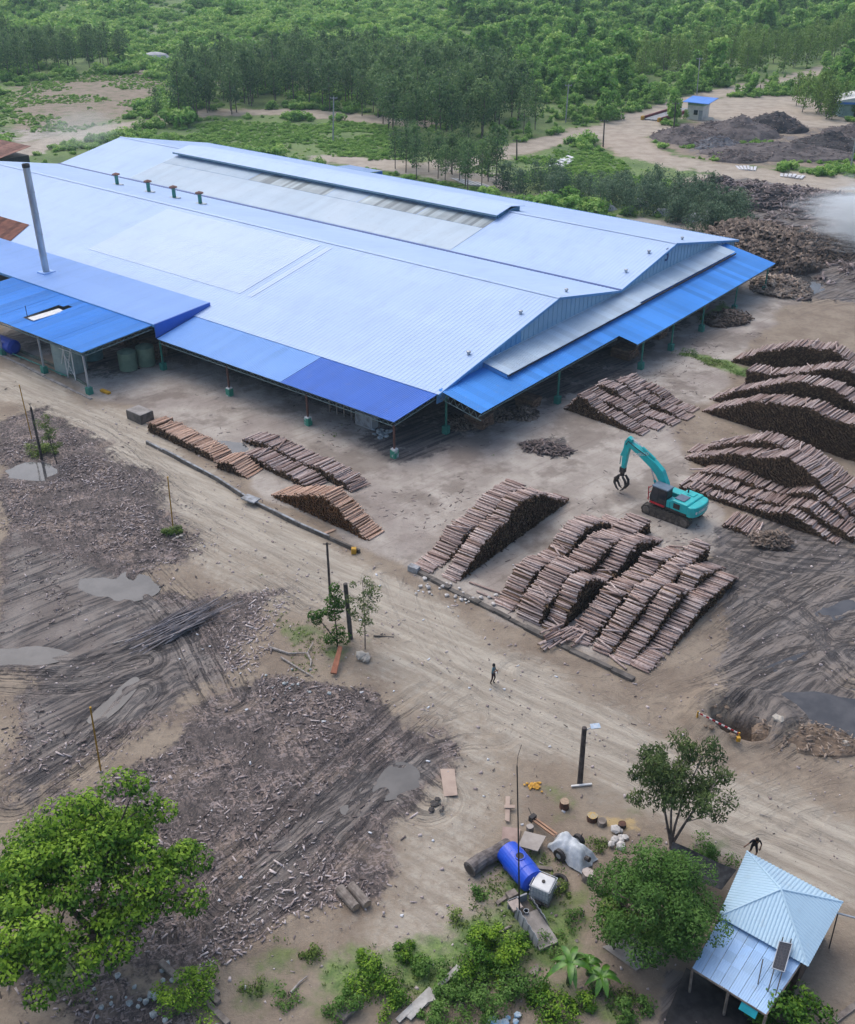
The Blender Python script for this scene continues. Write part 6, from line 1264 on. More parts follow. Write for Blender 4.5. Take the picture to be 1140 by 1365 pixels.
for lab, b_, t_, m, r0 in (('pale concrete utility pole behind the hall ridge', (444, 189), (445, 129), M_POLEG, .17), ('pale utility pole at the forest edge left of the road', (754, 164), (758, 113), M_POLEG, .17), ('pale utility pole behind the guard hut', (929, 126), (933, 77), M_POLEG, .16), ('short dark pole at the back road by the small clump', (689, 215), (689, 186), M_POLEW, .16), ('dark pole standing in the road junction', (804, 196), (806, 160), M_POLEW, .17), ('dark pole left of the guard hut', (898, 174), (901, 137), M_POLEW, .17), ('pale pole at the right frame edge by the ash heaps', (1134, 224), (1141, 184), M_POLEG, .17), ('faint pole in the far upper right plantation', (1057, 86), (1060, 52), M_POLEG, .17)):
    r_, tp = pole('utility_pole', lab, b_, t_, r0, r0 * .75, m, grp='utility poles behind the hall'); MB().bar(tp + Vector((-.8, 0, -.3)), tp + Vector((.8, 0, -.3)), .12).build('crossarm', M_POLEG if m is M_POLEG else M_POLEW, r_)
    for s in (-.7, 0, .7): MB().lathe([(.06, 0), (.09, .12), (.04, .22)], tp + Vector((s, 0, -.24)), 6).build('insulator', M_POLEG, r_)
for i, x in enumerate((984, 990, 996, 1006, 1014)): pole('fence_post', 'short fence post beside the far road at upper right', (x, 126 - i), (x, 117 - i), .12, .12, M_POLEW, 'post', 'fence posts by the far road')

# ================================================================== UNDER THE CANOPIES
def tank(label, px, r, h, m, z0=.05, name='storage_tank', dome=True, grp='tanks under the canopy'):
    o = thing(name, label, 'tank', GG(*px), 0, grp); pr = [(r, z0), (r, z0 + h * .33), (r * 1.015, z0 + h * .335), (r * 1.015, z0 + h * .345), (r, z0 + h * .35), (r, z0 + h * .66), (r * 1.015, z0 + h * .665), (r, z0 + h * .675), (r, z0 + h)]
    MB().lathe(pr, n=28).build('shell', m, o); MB().lathe([(r * 1.02, z0 + h), (r * .5, z0 + h + .25 * dome), (.2, z0 + h + .3 * dome)], n=28).build('lid', m, o); MB().tube([(r, 0, z0), (r + .25, 0, z0)], .08, 8).build('outlet', M_DARK, o); return o
tank('large grey-green cylindrical tank under the tank canopy', (96, 493), 1.75, 3.5, mat('grey_green_tank', (.30, .38, .36), (.22, .29, .28), .6, .8))
tank('dull green round tank near the white corner post', (172, 492), 1.0, 2.0, mat('dull_green_tank', (.17, .25, .18), (.12, .19, .14), .6, 1))
tank('second dull green tank behind the first', (196, 486), 1.0, 2.1, MATS['dull_green_tank'])
tank('bluish tank behind the large grey-green one', (125, 478), 1.1, 2.6, mat('blue_green_tank', (.10, .24, .25), (.07, .18, .2), .6, 1))
bt = thing('blue_tank', 'horizontal blue tank at the far left under the canopy', 'tank', GG(12, 470), TH); MB().tube([(-1.6, 0, .95), (-1.4, 0, .95), (1.4, 0, .95), (1.6, 0, .95)], [.5, .85, .85, .5], 20).build('shell', mat('deep_blue_plastic', (.010, .06, .42), (.012, .05, .36), .4, 2), bt); MB().box(-1.2, 1.2, -.6, .6, 0, .2).build('cradle', M_CONC, bt)
fr = thing('ladder_frame', 'white steel ladder and brace frame beside the tanks', 'frame', L(-41.5, -7.6), TH)
for x in (0, 1.2, 2.6): MB().bar((x, 0, 0), (x + .1, 0, 4.2), .09).build('upright', M_WHITEP if x else mat('blue_pipe', (.05, .2, .4), rough=.5), fr)
for a, c in (((0, 0, .4), (1.2, 0, 3.2)), ((1.2, 0, .3), (2.6, 0, 3.6)), ((2.6, 0, .4), (1.3, 0, 2.6)), ((0, 0, 3.2), (2.6, 0, 3.3))): MB().bar(a, c, .06).build('brace', M_WHITEP, fr)
for k in range(9): MB().bar((1.2, .3, .4 + k * .4), (1.65, .3, .4 + k * .4), .04).build('rung', M_WHITEP, fr)
pp = thing('pipe_run', 'teal pipe running low along the tank bay', 'pipe', L(-48, -7.9), TH); MB().tube([(-6, 0, .35), (8, 0, .35)], .07, 8).build('pipe', M_TEAL, pp); [MB().bar((x, 0, 0), (x, 0, .33), .06).build('support', M_TEAL, pp) for x in (-5, -1, 3, 7)]
yp = thing('yellow_board', 'yellow board lying at the foot of the white corner post', 'board', L(-33.6, -7.6), TH); MB().box(-.7, .7, -.2, .2, .03, .28).build('board_body', M_YEL, yp, bevel=.01)
# stacked lumber and machines in the shade of the hall
M_LUM = mat('dull_sawn_lumber', (.22, .145, .10), (.14, .09, .065), .85, 3, rand=.3)
def lumber(label, x, y, nx, nz, ln, rz=0):
    o = thing('lumber_stack', label, 'lumber stack', L(x, y), TH + R(rz), 'lumber stacks under the hall roof')
    if 'BOARD' not in globals(): globals()['BOARD'] = MB().box(-.5, .5, -.115, .115, -.10, .10).mesh('plank', M_LUM)
    for j in range(nz):
        for i in range(nx):
            q = link('plank', BOARD, o, (rnd.gauss(0, .05), (i - nx / 2) * .25, .14 + j * .23)); q.scale = (ln * rnd.uniform(.93, 1.03), 1, 1)
for a in (('lumber stack in the bay behind the left green-footed post', -38, 2.5, 8, 8, 2.4), ('lumber stack right of that post, half in shade', -29.5, 6.8, 7, 6, 2.2), ('low lumber stack deep in the tank bay', -44, 3.0, 8, 5, 2.4), ('lumber stack deep behind the second front post', -20, 9.5, 8, 7, 2.4), ('lumber stack behind the dark blue canopy', -9, 10, 8, 7, 2.4), ('lumber stack at the gable corner inside the hall', 1.8, 11, 8, 5, 2.2), ('lumber stack under the narrow gable canopy', 3.0, 18, 7, 4, 2.2), ('lumber stack under the wide gable canopy near the step', 4.2, 36, 9, 5, 2.4), ('lumber stack farther along the wide gable canopy', 3.8, 44, 8, 5, 2.4), ('lumber stack near the far end of the gable canopy', 3.5, 56, 8, 4, 2.4)): lumber(*a)
mc = thing('machine_frame', 'dark timber rack standing behind the third front post', 'rack', L(-10.3, 3.8), TH)
for x in (-1.5, -.5, .5, 1.5): MB().bar((x, 0, 0), (x, 0, 2.4), .14).build('upright', M_OLDW, mc)
for z in (.3, .9, 1.5, 2.2): MB().bar((-1.6, .1, z), (1.6, .1, z), .1).build('rail', M_DARK, mc)
bx = thing('metal_cabinet', 'pale grey sheet-metal cabinet under the dark blue canopy', 'cabinet', L(-6.6, 3.6), TH); MB().box(-1.1, 1.1, -.5, .5, .05, 1.5).build('body', mat('pale_sheet_metal', (.42, .44, .44), (.30, .31, .31), .5, 1.5), bx, bevel=.03); MB().box(-1.15, 1.15, .2, .55, 1.502, 2.2).build('hood', M_OLDW, bx, bevel=.03); MB().box(-.95, .95, -.53, -.502, .2, 1.35).build('door', M_PALEC, bx)
rg = thing('rag_heap', 'heap of pale plastic and rags beside the metal cabinet', 'heap', L(-4.2, 3.2), TH)
for k in range(14): MB().lathe([(.02, 0), (.3, .08), (.22, .2), (.03, .26)], n=7).build('rag', mat('pale_rag', (.45, .5, .5), (.25, .27, .27), .8, 4), rg, (rnd.gauss(0, .8), rnd.gauss(0, .4), .02), (rnd.gauss(0, .3), rnd.gauss(0, .3), rnd.random() * 6))
for i, (x, y) in enumerate(((2, 13.5), (.5, 9.8), (4, 15.5))):
    o = thing('scrap_heap', ['brown scrap wood heap at the gable corner', 'small scrap heap beside the teal corner post', 'scrap wood heap under the narrow gable canopy'][i], 'heap', L(x, y), 0, 'scrap heaps under the canopy'); n = 260; rs = np.random.RandomState(i); a = rs.rand(n) * 6.28; r = rs.rand(n) ** .6 * 1.7
    q = link('scrap_pieces', chipmesh('scrap_pieces', r * np.cos(a), r * np.sin(a), .05 + (1 - r / 1.8) * .9 * rs.rand(n), rs.uniform(.3, 1.1, n), rs.uniform(.06, .2, n), rs.uniform(.03, .1, n), rs.rand(n) * 6.28, rs.randn(n) * .3, M_CHIPT, rs.rand(n) * .7), o); q['kind'] = 'stuff'

# ================================================================== HEAPS BEYOND THE HALL
def heap(name, label, cat, px, rx, ry, h, m, rz=0, seed=1, rough=.6, z0=-.1, n=56, p=.9, grp=None):
    rs = np.random.RandomState(seed); u = np.linspace(-1, 1, n); X_, Y_ = np.meshgrid(u, u); rr = np.hypot(X_, Y_); nz = vnoise((X_ + 3 + seed) * 10, (Y_ + 7) * 10, 5, seed, 4)
    Z_ = np.clip(1 - (rr * (1 + .9 * (nz - .5))) ** 1.6, 0, 1) ** p * h * (.45 + .95 * nz) + (vnoise(X_ * 10 + 40, Y_ * 10 + 40, 1.2, seed + 5, 2) - .5) * rough * np.clip(1.1 - rr, 0, 1) * 2
    Z_ = np.where(rr > 1, -.4, Z_) + z0; idx = np.arange(n * n).reshape(n, n); F = np.stack([idx[:-1, :-1], idx[:-1, 1:], idx[1:, 1:], idx[1:, :-1]], -1).reshape(-1, 4)
    root = thing(name, label, cat, GG(*px), R(rz), grp); link('heap_body', npmesh(name, np.stack([X_ * rx, Y_ * ry, Z_], -1).reshape(-1, 3), F, m, True), root); return root, (X_ * rx, Y_ * ry, Z_, rr)
M_ASH = mat('grey_ash', (.155, .135, .130), (.085, .075, .075), .95, .35, .15, 2); M_BLACK = mat('charred_black_waste', (.020, .020, .024), (.055, .052, .055), .85, .5, .2, 1.5); M_BLASH = mat('blue_grey_ash', (.16, .17, .19), (.10, .105, .12), .95, .6, .15, 2)
ga = 'ash heaps beside the guard hut'
ASH = [
    heap('ash_heap', 'dark ash heap just below the guard hut', 'ash heap', (912, 185), 8, 8, 2.6, M_ASH, 0, 1, grp=ga),
    heap('ash_heap', 'tall ash heap at the centre of the ash ground', 'ash heap', (985, 180), 10, 9, 3.6, M_ASH, 0, 2, grp=ga),
    heap('ash_heap', 'black charcoal heap on top of the central ash ground', 'ash heap', (1032, 172), 8, 7, 4.0, M_BLACK, 0, 3, grp=ga),
    heap('ash_heap', 'pale blue-grey ash heap between the darker ones', 'ash heap', (958, 196), 6, 6, 2.2, M_BLASH, 0, 4, grp=ga),
    heap('ash_heap', 'long low ash bank nearest the road', 'ash heap', (1040, 206), 17, 8, 2.2, M_ASH, -8, 5, grp=ga),
    heap('ash_heap', 'coal-black heap at the right of the ash ground', 'ash heap', (1105, 197), 9, 8, 3.0, M_BLACK, 0, 6, grp=ga),
    heap('ash_heap', 'small ash mound right of the black heap', 'ash heap', (1142, 180), 8, 7, 2.4, M_ASH, 0, 7, grp=ga),
    heap('ash_heap', 'low brownish ash mound beside the guard hut track', 'ash heap', (955, 176), 6, 5, 2.6, M_ASH, 0, 8, grp=ga),
    heap('ash_heap', 'low ash mound at the left end of the long bank', 'ash heap', (985, 212), 6, 5, 1.8, M_ASH, 0, 14, grp=ga)]

gb = 'charred waste banks by the fire'
banks = [heap('waste_bank', 'black charred waste bank behind the screen trees', 'waste heap', (955, 262), 9, 7, 3.0, M_BLACK, 0, 9, grp=gb), heap('waste_bank', 'long black waste bank right of the screen trees', 'waste heap', (1030, 268), 15, 7, 2.8, M_BLACK, -8, 10, grp=gb), heap('waste_bank', 'black waste bank at the right edge behind the smoke', 'waste heap', (1115, 278), 11, 6, 2.6, M_BLACK, 0, 11, grp=gb)]
def strew(bank, n, m, seed, l0=.4, l1=1.6, tone=(0, 1), lift=.05, name='scrap_pieces', up=.35):
    root, (hx, hy, hz, rr) = bank; rs = np.random.RandomState(seed); k = rs.choice(np.flatnonzero((rr < .96).ravel()), n); x = hx.ravel()[k] + rs.randn(n) * .2; y = hy.ravel()[k] + rs.randn(n) * .2; z = hz.ravel()[k] + lift + rs.rand(n) * .2; ln = rs.uniform(l0, l1, n)
    q = link(name, chipmesh(name, x, y, z, ln, ln * rs.uniform(.1, .35, n), ln * .12, rs.rand(n) * 6.28, rs.randn(n) * up, m, tone[0] + (tone[1] - tone[0]) * rs.rand(n)), root); q['kind'] = 'stuff'
for i, bk in enumerate(banks): strew(bk, 1500, M_CHIP, i, .3, 1.4, (0, .7))
for i, bk in enumerate(ASH): strew(bk, 420, M_CHIP, 60 + i, .2, .9, (0, .45), .02, 'ash_clods', .2)
wh = heap('wood_scrap_heap', 'tall heap of brown scrap wood smouldering behind the hall corner', 'scrap heap', (1014, 335), 6.5, 12, 4.2, mat('brown_scrap_core', (.10, .065, .05), (.05, .035, .03), .9, 1, .2, 3), 20, 12); strew(wh, 4600, M_CHIPT, 31, .4, 2.2, (0, .60), up=.5)
wh = heap('wood_scrap_heap', 'charred scrap wood spreading under the smoke', 'scrap heap', (1072, 330), 7, 9, 2.2, M_BLACK, 0, 13); strew(wh, 1300, M_CHIPT, 32, .4, 1.5, (0, .35), up=.4)
wh = heap('wood_scrap_heap', 'small heap of fresh offcuts at the far post of the gable canopy', 'scrap heap', (1040, 385), 4.0, 4.2, 1.5, MATS['brown_scrap_core'], 0, 15); strew(wh, 900, M_CHIPT, 33, .3, 1.4, (.3, 1), up=.3)
wh = heap('wood_scrap_heap', 'dark reddish scrap pile between two gable canopy posts', 'scrap heap', (970, 428), 3.4, 2.2, 1.1, MATS['brown_scrap_core'], 30, 16); strew(wh, 420, M_CHIPT, 34, .3, 1.2, (0, .45), up=.3)
wh = heap('bark_heap', 'flat dark bark patch on the yard left of the excavator', 'bark heap', (730, 600), 2.6, 1.5, .35, M_BLACK, -20, 17, .1); strew(wh, 260, M_CHIP, 35, .2, .8, (0, .4), up=.15)
wh = heap('bark_heap', 'brown bark heap at the end of the flat log heap', 'bark heap', (1028, 724), 1.6, 1.3, .6, MATS['brown_scrap_core'], 0, 18, .15); strew(wh, 260, M_CHIPT, 36, .2, .8, (0, .6), up=.3)
wh = heap('rubble_bank', 'low brown earth and root bank beside the pit and pool', 'rubble', (1075, 985), 3.2, 1.5, .45, mat('brown_earth', (.22, .165, .12), (.15, .11, .08), .95, 1, .1, 4), -15, 19, .15); strew(wh, 220, M_CHIPT, 37, .12, .5, (.2, .8), up=.2)

# ---- smoke
def smoke(label, loc, rad, rz, dens, nscale, thr_lo, seed=0.0, col=(.93, .975, 1.0)):
    bm = bmesh.new(); bmesh.ops.create_icosphere(bm, subdivisions=3, radius=1); me = bpy.data.meshes.new('smoke'); bm.to_mesh(me); bm.free(); o = link('smoke', me); o.location = loc; o.scale = rad; o.rotation_euler = (0, 0, rz); tag(o, label, 'smoke', None, 'stuff')
    m = bpy.data.materials.new('smoke_volume'); m.use_nodes = True; t = NT(m); t.n.remove(t.n['Principled BSDF']); pv = t.new('VolumePrincipled'); t.ln(pv.outputs[0], t.n['Material Output'].inputs['Volume']); pv.inputs['Color'].default_value = (*col, 1); pv.inputs['Anisotropy'].default_value = .1
    tc = t.new('TexCoord').outputs['Object']; sx = t.new('SeparateXYZ'); t.ln(tc, sx.inputs[0]); ln_ = t.new('VectorMath', operation='LENGTH'); t.ln(tc, ln_.inputs[0])
    mp = t.mapping(tc, scale=(.75, 2.2, 1.7)); mp2 = t.n[mp.node.name]; mp2.inputs['Location'].default_value = (seed, seed, 0)
    n = t.noise(mp, nscale, 6, .66, .9); fall = t.mapr(ln_.outputs['Value'], .05, .95, .16, -.22); v = t.mapr(t.math('ADD', n, fall), thr_lo, thr_lo + .22)
    wid = t.math('MULTIPLY', v, t.mapr(sx.outputs[0], -1.0, -.75, 0, 1)); t.ln(t.math('MULTIPLY', wid, dens), pv.inputs['Density']); me.materials.append(m); return o
smoke('white-blue smoke drifting right from the smouldering wood heap', (71, 154, 4.6), (20, 14, 6.5), R(-14), 1.5, 2.1, .37, 2.0)
smoke('thin bluish smoke wisp rising behind the left end of the hall', (-72, 222, 5), (15, 12, 6.5), R(20), .035, 1.6, .40, 5.0)

# ================================================================== GUARD HUT, WEIGHBRIDGE, SHEDS
gh_ = thing('guard_hut', 'small white guard hut with a slanting blue roof beside the weighbridge', 'hut', Vector((66.3, 266, 0)), R(-35)); M_HUT = mat('off_white_render', (.74, .72, .66), (.64, .62, .56), .85, 1.2)
MB().box(-2, 2, -2, 2, -.2, 3.3).build('wall', M_HUT, gh_); MB().box(-2.05, 2.05, -2.05, 2.05, 3.302, 3.95).build('green_band', mat('pale_green_band', (.30, .48, .32), (.25, .42, .30), .7), gh_)
MB().hexa([(-3.0, -3.2, 4.0), (3.6, -3.2, 4.0), (3.6, 3.0, 4.6), (-3.0, 3.0, 4.6), (-3.0, -3.2, 4.12), (3.6, -3.2, 4.12), (3.6, 3.0, 4.72), (-3.0, 3.0, 4.72)]).build('roof', roofmat('hut_blue_roof', (.08, .26, .72), (.07, .22, .66)), gh_)
for xx, yy, w in ((-2.03, -.4, 0), (.2, -2.03, 1)): o = (MB().box(-.04, .04, -.5, .5, 1.2, 2.3) if not w else MB().box(-.5, .5, -.04, .04, 1.2, 2.3)).build('window', M_GLASS, gh_, (xx, yy, 0))
MB().box(1.0, 1.9, -2.06, -2.002, 0, 2.3).build('door', mat('grey_door', (.35, .38, .40), rough=.6), gh_); MB().box(2, 4.6, -1.4, -1.2, 0, .9).build('side_wall', M_HUT, gh_)
a, c = G(868, 161), G(916, 146); d = c - a; wb = thing('weighbridge', 'pale weighbridge deck with red side rails next to the guard hut', 'weighbridge', (a + c) / 2, math.atan2(d.y, d.x)); ln = d.length / 2
MB().box(-ln, ln, -1.9, 1.9, .02, .35).build('deck', M_PALEC, wb)
for s in (-1, 1): MB().box(-ln, ln, s * 2.2 - .18, s * 2.2 + .18, .1, .85).build('rail', mat('maroon_rail', (.20, .04, .05), (.15, .03, .04), .6), wb); MB().box(-ln - .8, -ln + .4, s * 2.2 - .25, s * 2.2 + .25, .1, .95).build('rail_end', M_YEL, wb)
sh = thing('white_shed', 'white-roofed shed with blue trim cut by the right edge', 'shed', Vector((106, 272, 0)), R(-10)); MB().box(-3.5, 8, -4, 4, 0, 3.3).build('wall', mat('pale_teal_wall', (.35, .50, .48), (.25, .38, .38), .7, 1), sh); MB().prism([(-4.5, 3.3), (9, 3.3), (9, 3.8), (2, 5.2), (-4.5, 3.8)], -5, 5).build('roof', M_WHITEP, sh); MB().lathe([(2.0, 4.5), (1.8, 5.6), (1.0, 6.4), (.1, 6.7)], (5, 0, 0), 16).build('dome_tank', M_WHITEP, sh); MB().box(-4.55, 9.05, -5.08, -5.0, 3.1, 3.6).build('fascia', mat('shed_blue_trim', (.06, .2, .6), rough=.5), sh); MB().box(0, 1.2, -4.05, -4.0, 0, 2.2).build('door', M_DARK, sh)
rs_ = thing('rusty_shed', 'shed with a rust-brown striped roof at the left edge behind the hall', 'shed', L(-139, 44.5), TH)
MB().box(-7, 7, -3, 3, 0, 3.6).build('wall', M_DARK, rs_)
for k in range(14): sheet('roof_sheet', (-7.5 + k * 1.07, -3.6, 4.0), (-7.5 + k * 1.07 + 1.05, -3.6, 4.0), (-7.5 + k * 1.07 + 1.05, 3.6, 5.2), (-7.5 + k * 1.07, 3.6, 5.2), mat('rust_orange_sheet', (.36, .20, .15), (.25, .13, .10), .8, 1, rand=.35), .35, .04, .03, rs_)
cv = thing('covered_mound', 'grey tarpaulin-covered mound by the track at upper left', 'mound', GG(208, 83)); MB().lathe([(3.2, 0), (3.1, 1.2), (2.3, 2.4), (.9, 3.0), (.1, 3.1)], n=18).build('cover', mat('grey_tarp', (.48, .49, .52), (.36, .37, .40), .7, 1), cv).scale = (1.7, 1, 1); MB().box(-5.6, -4.6, -1, 1, 0, 1.8).build('front_box', M_DARK, cv)
for lab, pts in (('white plastic sheets spread on grass near the back road', [(732, 222), (758, 208), (770, 212), (748, 226)]), ('white plastic strip beside the farther road bend', [(980, 222), (1010, 224), (1008, 229), (985, 227)]), ('white rubbish strip along the track behind the hall', [(600, 238), (640, 245), (660, 252), (620, 247)]), ('second white plastic strip right of the first sheets', [(1040, 232), (1075, 236), (1070, 240), (1040, 236)])):
    b0 = GG(*pts[0]); o = thing('plastic_sheets', lab, 'plastic sheet', b0, 0, 'white plastic sheets behind the hall'); w = [G(*p) for p in pts]
    for k in range(6): f0, f1 = k / 6, (k + .75) / 6; V = [w[0].lerp(w[1], f0), w[0].lerp(w[1], f1), w[3].lerp(w[2], f1), w[3].lerp(w[2], f0)]; MB().hexa([p - b0 + Vector((0, 0, .12)) for p in V] + [p - b0 + Vector((0, 0, .2 + .06 * k % .2)) for p in V]).build('sheet', mat('white_plastic', (.66, .67, .68), (.5, .5, .52), .5, 1), o)
rs = np.random.RandomState(4)
for i in range(9):
    x = 690 + rs.rand() * 270; y = 254 + (x - 660) * .10 + rs.rand() * 14; tag(heap('rubbish_heap', 'pale rubbish heap among the screen trees behind the hall', 'rubbish', (x, y), 2.2, 1.5, 1.3, mat('pale_rubbish', (.50, .52, .55), (.22, .25, .27), .7, 1.5, .15, 4), rs.rand() * 90, i + 40, .4, n=14)[0], group='pale rubbish heaps among the screen trees')

# ================================================================== THE LOWER YARD
M_BTANK = mat('bright_blue_plastic', (.010, .085, .62), (.012, .07, .54), .33, 2, spec=.5)
p0, p1 = G(677, 1148, 0), G(708, 1186, 0); ctr = (p0 + p1) / 2; d = p1 - p0; o = thing('water_tank', 'bright blue plastic water tank lying on its side with an open hatch', 'tank', Vector((ctr.x, ctr.y, .03)), math.atan2(d.y, d.x)); hl = 1.15; r = .68
MB().tube([(-hl - .12, 0, r), (-hl, 0, r), (-hl * .55, 0, r), (-hl * .5, 0, r), (hl * .5, 0, r), (hl * .55, 0, r), (hl, 0, r), (hl + .12, 0, r)], [.45, .66, .68, .70, .70, .68, .66, .45], 28).build('shell', M_BTANK, o)
MB().lathe([(.26, 2 * r - .06), (.28, 2 * r + .06), (.22, 2 * r + .06), (.21, 2 * r + .035)], (-.05, .0, 0), 18, False).build('hatch_rim', M_BTANK, o); MB().lathe([(.212, 2 * r + .03), (.01, 2 * r + .034)], (-.05, 0, 0), 18).build('hatch_hole', M_DARK, o)
for s in (-.7, .7): MB().box(s - .15, s + .15, -.5, .5, 0, .16).build('foot', M_BTANK, o)
o = thing('pallet_tank', 'white caged cube tank on a pallet beside the blue tank', 'tank', GG(723, 1196), R(-28)); MB().box(-.5, .5, -.5, .5, .16, 1.12).build('bottle', mat('milky_plastic', (.66, .67, .66), (.55, .56, .56), .4, 2), o, bevel=.06)
for k in range(7):
    x = -.5 + k / 6; [MB().bar((x, s, .14), (x, s, 1.14), .022).build('cage_bar', M_GALV, o) for s in (-.53, .53)]; [MB().bar((s, x, .14), (s, x, 1.14), .022).build('cage_bar', M_GALV, o) for s in (-.53, .53)]
for z in (.45, .8, 1.12):
    for s in (-.55, .55): MB().bar((-.55, s, z), (.55, s, z), .022).build('cage_ring', M_GALV, o); MB().bar((s, -.55, z), (s, .55, z), .022).build('cage_ring', M_GALV, o)
MB().lathe([(.09, 1.12), (.09, 1.18)], n=12).build('cap', M_DARK, o); MB().box(-.55, .55, -.55, .55, .0, .13).build('pallet', M_OLDW, o); MB().box(-.2, .2, -.75, -.56, .1, .3).build('valve', M_DARK, o)
o = thing('tyre', 'old black tyre lying flat with weeds inside it', 'tyre', GG(745, 1178)); V = []; F = []
for i in range(24):
    for j in range(8): a, b_ = i * math.pi / 12, j * math.pi / 4; rr = .38 + .11 * math.cos(b_); V.append((rr * math.cos(a), rr * math.sin(a), .14 + .13 * math.sin(b_)))
F = [(i * 8 + j, ((i + 1) % 24) * 8 + j, ((i + 1) % 24) * 8 + (j + 1) % 8, i * 8 + (j + 1) % 8) for i in range(24) for j in range(8)]
me = bpy.data.meshes.new('rubber'); me.from_pydata(V, [], F); me.materials.append(M_DARK); me.polygons.foreach_set('use_smooth', [True] * len(F)); me.update(); link('rubber', me, o); link('weed_inside', leafmesh('weed_inside', [leaves([(0, 0, .08)], [.24], 60, .12, np.random.RandomState(1))], M_WEED), o)
o = thing('felled_tree', 'thick hollow dark tree trunk lying behind the blue tank', 'trunk', GG(652, 1150), math.atan2(*(G(678, 1132) - G(626, 1166)).yx)); ln = (G(678, 1132) - G(626, 1166)).length / 2
MB().tube([(-ln, 0, .42), (-ln * .4, .05, .44), (ln * .3, -.03, .42), (ln, .03, .38)], [.44, .42, .40, .36], 14).build('bark', mat('dark_trunk_bark', (.10, .085, .08), (.20, .18, .17), .95, 3, .05, 8), o); MB().lathe([(.30, 0), (.02, .01)], n=12).build('hollow_end', M_DARK, o, (-ln - .012, 0, .42), (0, R(-90), 0))
# concrete trough with leaning sheets
tr_ = thing('concrete_trough', 'rectangular concrete slab floor with upright grey side sheets below the cube tank', 'trough', GG(712, 1235), math.atan2(*(G(735, 1268) - G(695, 1208)).yx)); ln = (G(735, 1268) - G(695, 1208)).length / 2
MB().box(-ln * .45, ln, -.55, .55, .0, .22).build('floor', M_CONC, tr_, bevel=.02); MB().box(-ln, -ln * .47, -.6, .45, .0, .12).build('apron', M_DCONC, tr_, bevel=.02); MB().box(-ln * 1.0, -ln * .55, -.75, -.2, .5, .6).build('lid_board', mat('pale_lid', (.42, .36, .32), (.33, .28, .25), .85, 4), tr_)
M_ASB = mat('grey_corrugated_board', (.34, .36, .38), (.24, .25, .27), .8, 1.5)
for nm, x0_, x1_, y_, tilt in (('side_sheet', -ln * .6, ln * .85, -.62, .08), ('side_sheet', -ln * .75, ln * .25, .66, -.25)):
    for k in range(9): xa = x0_ + (x1_ - x0_) * k / 9; xb = x0_ + (x1_ - x0_) * (k + 1) / 9; yy = y_ + (.035 if k % 2 else 0); MB().hexa([(xa, yy - .012, .0), (xb, yy - .012, .0), (xb, yy + .012, .0), (xa, yy + .012, .0), (xa, yy - .012 + tilt, .72), (xb, yy - .012 + tilt, .72), (xb, yy + .012 + tilt, .72), (xa, yy + .012 + tilt, .72)]).build(nm, M_ASB, tr_)
MB().box(-ln * 1.02, -ln * .96, -.7, .4, 0, .6).build('end_sheet', M_ASB, tr_); bk = thing('bucket', 'small grey bucket standing in the trough corner', 'bucket', GG(701, 1222) + Vector((0, 0, .12))); MB().lathe([(.11, 0), (.14, .28), (.12, .28), (.10, .05)], n=14).build('pail', M_GALV, bk); MB().lathe([(.105, .2), (.01, .2)], n=14).build('water', M_DARK, bk)
# boards and plywood
M_PLY = mat('weathered_plywood', (.44, .345, .28), (.36, .275, .225), .85, 1.2); M_PLYG = mat('grey_plywood', (.38, .345, .31), (.30, .27, .24), .85, 1.5)
def board(label, pts, z, m, th=.03, name='plywood_sheet'):
    c = sum((G(*p) for p in pts), Vector()) / 4; c.z = ghz(c.x, c.y); o = thing(name, label, 'board', c); W_ = [G(*p) - Vector((c.x, c.y, 0)) for p in pts]; zz = z if hasattr(z, '__len__') else [z] * 4
    MB().hexa([Vector((w.x, w.y, q + .04)) for w, q in zip(W_, zz)] + [Vector((w.x, w.y, q + .04 + th)) for w, q in zip(W_, zz)]).build('panel', m, o); return o
board('tan plywood sheet lying alone on the dirt right of the ruts', [(587, 1027), (606, 1027), (610, 1062), (592, 1064)], .08, M_PLY)
o = board('square grey board propped like a low table behind the blue tank', [(699, 1118), (727, 1126), (716, 1146), (690, 1137)], [.45, .5, .5, .4], M_PLYG, .05, 'board_table')
for x, y in ((.5, .4), (-.5, .3), (.4, -.4), (-.4, -.4)): MB().bar((x, y, 0), (x, y, .44), .07).build('leg', M_OLDW, o)
board('reddish-grey plywood lying behind the dark trunk', [(670, 1105), (694, 1108), (690, 1138), (668, 1130)], .06, mat('reddish_plywood', (.37, .275, .235), (.29, .21, .18), .85, 1.5))
board('short reddish plank above the plywood behind the trunk', [(674, 1066), (680, 1066), (679, 1100), (673, 1098)], .10, M_PLY, .05, 'plank'); board('cross plank on the short reddish plank', [(672, 1079), (687, 1079), (686, 1083), (672, 1083)], .18, M_PLY, .05, 'plank')
board('rust-coloured flat board leaning by the saplings', [(452, 872), (457, 874), (449, 903), (441, 902)], [.55, .55, .15, .15], mat('rust_board', (.34, .14, .08), (.25, .10, .06), .8, 3), .12, 'plank')
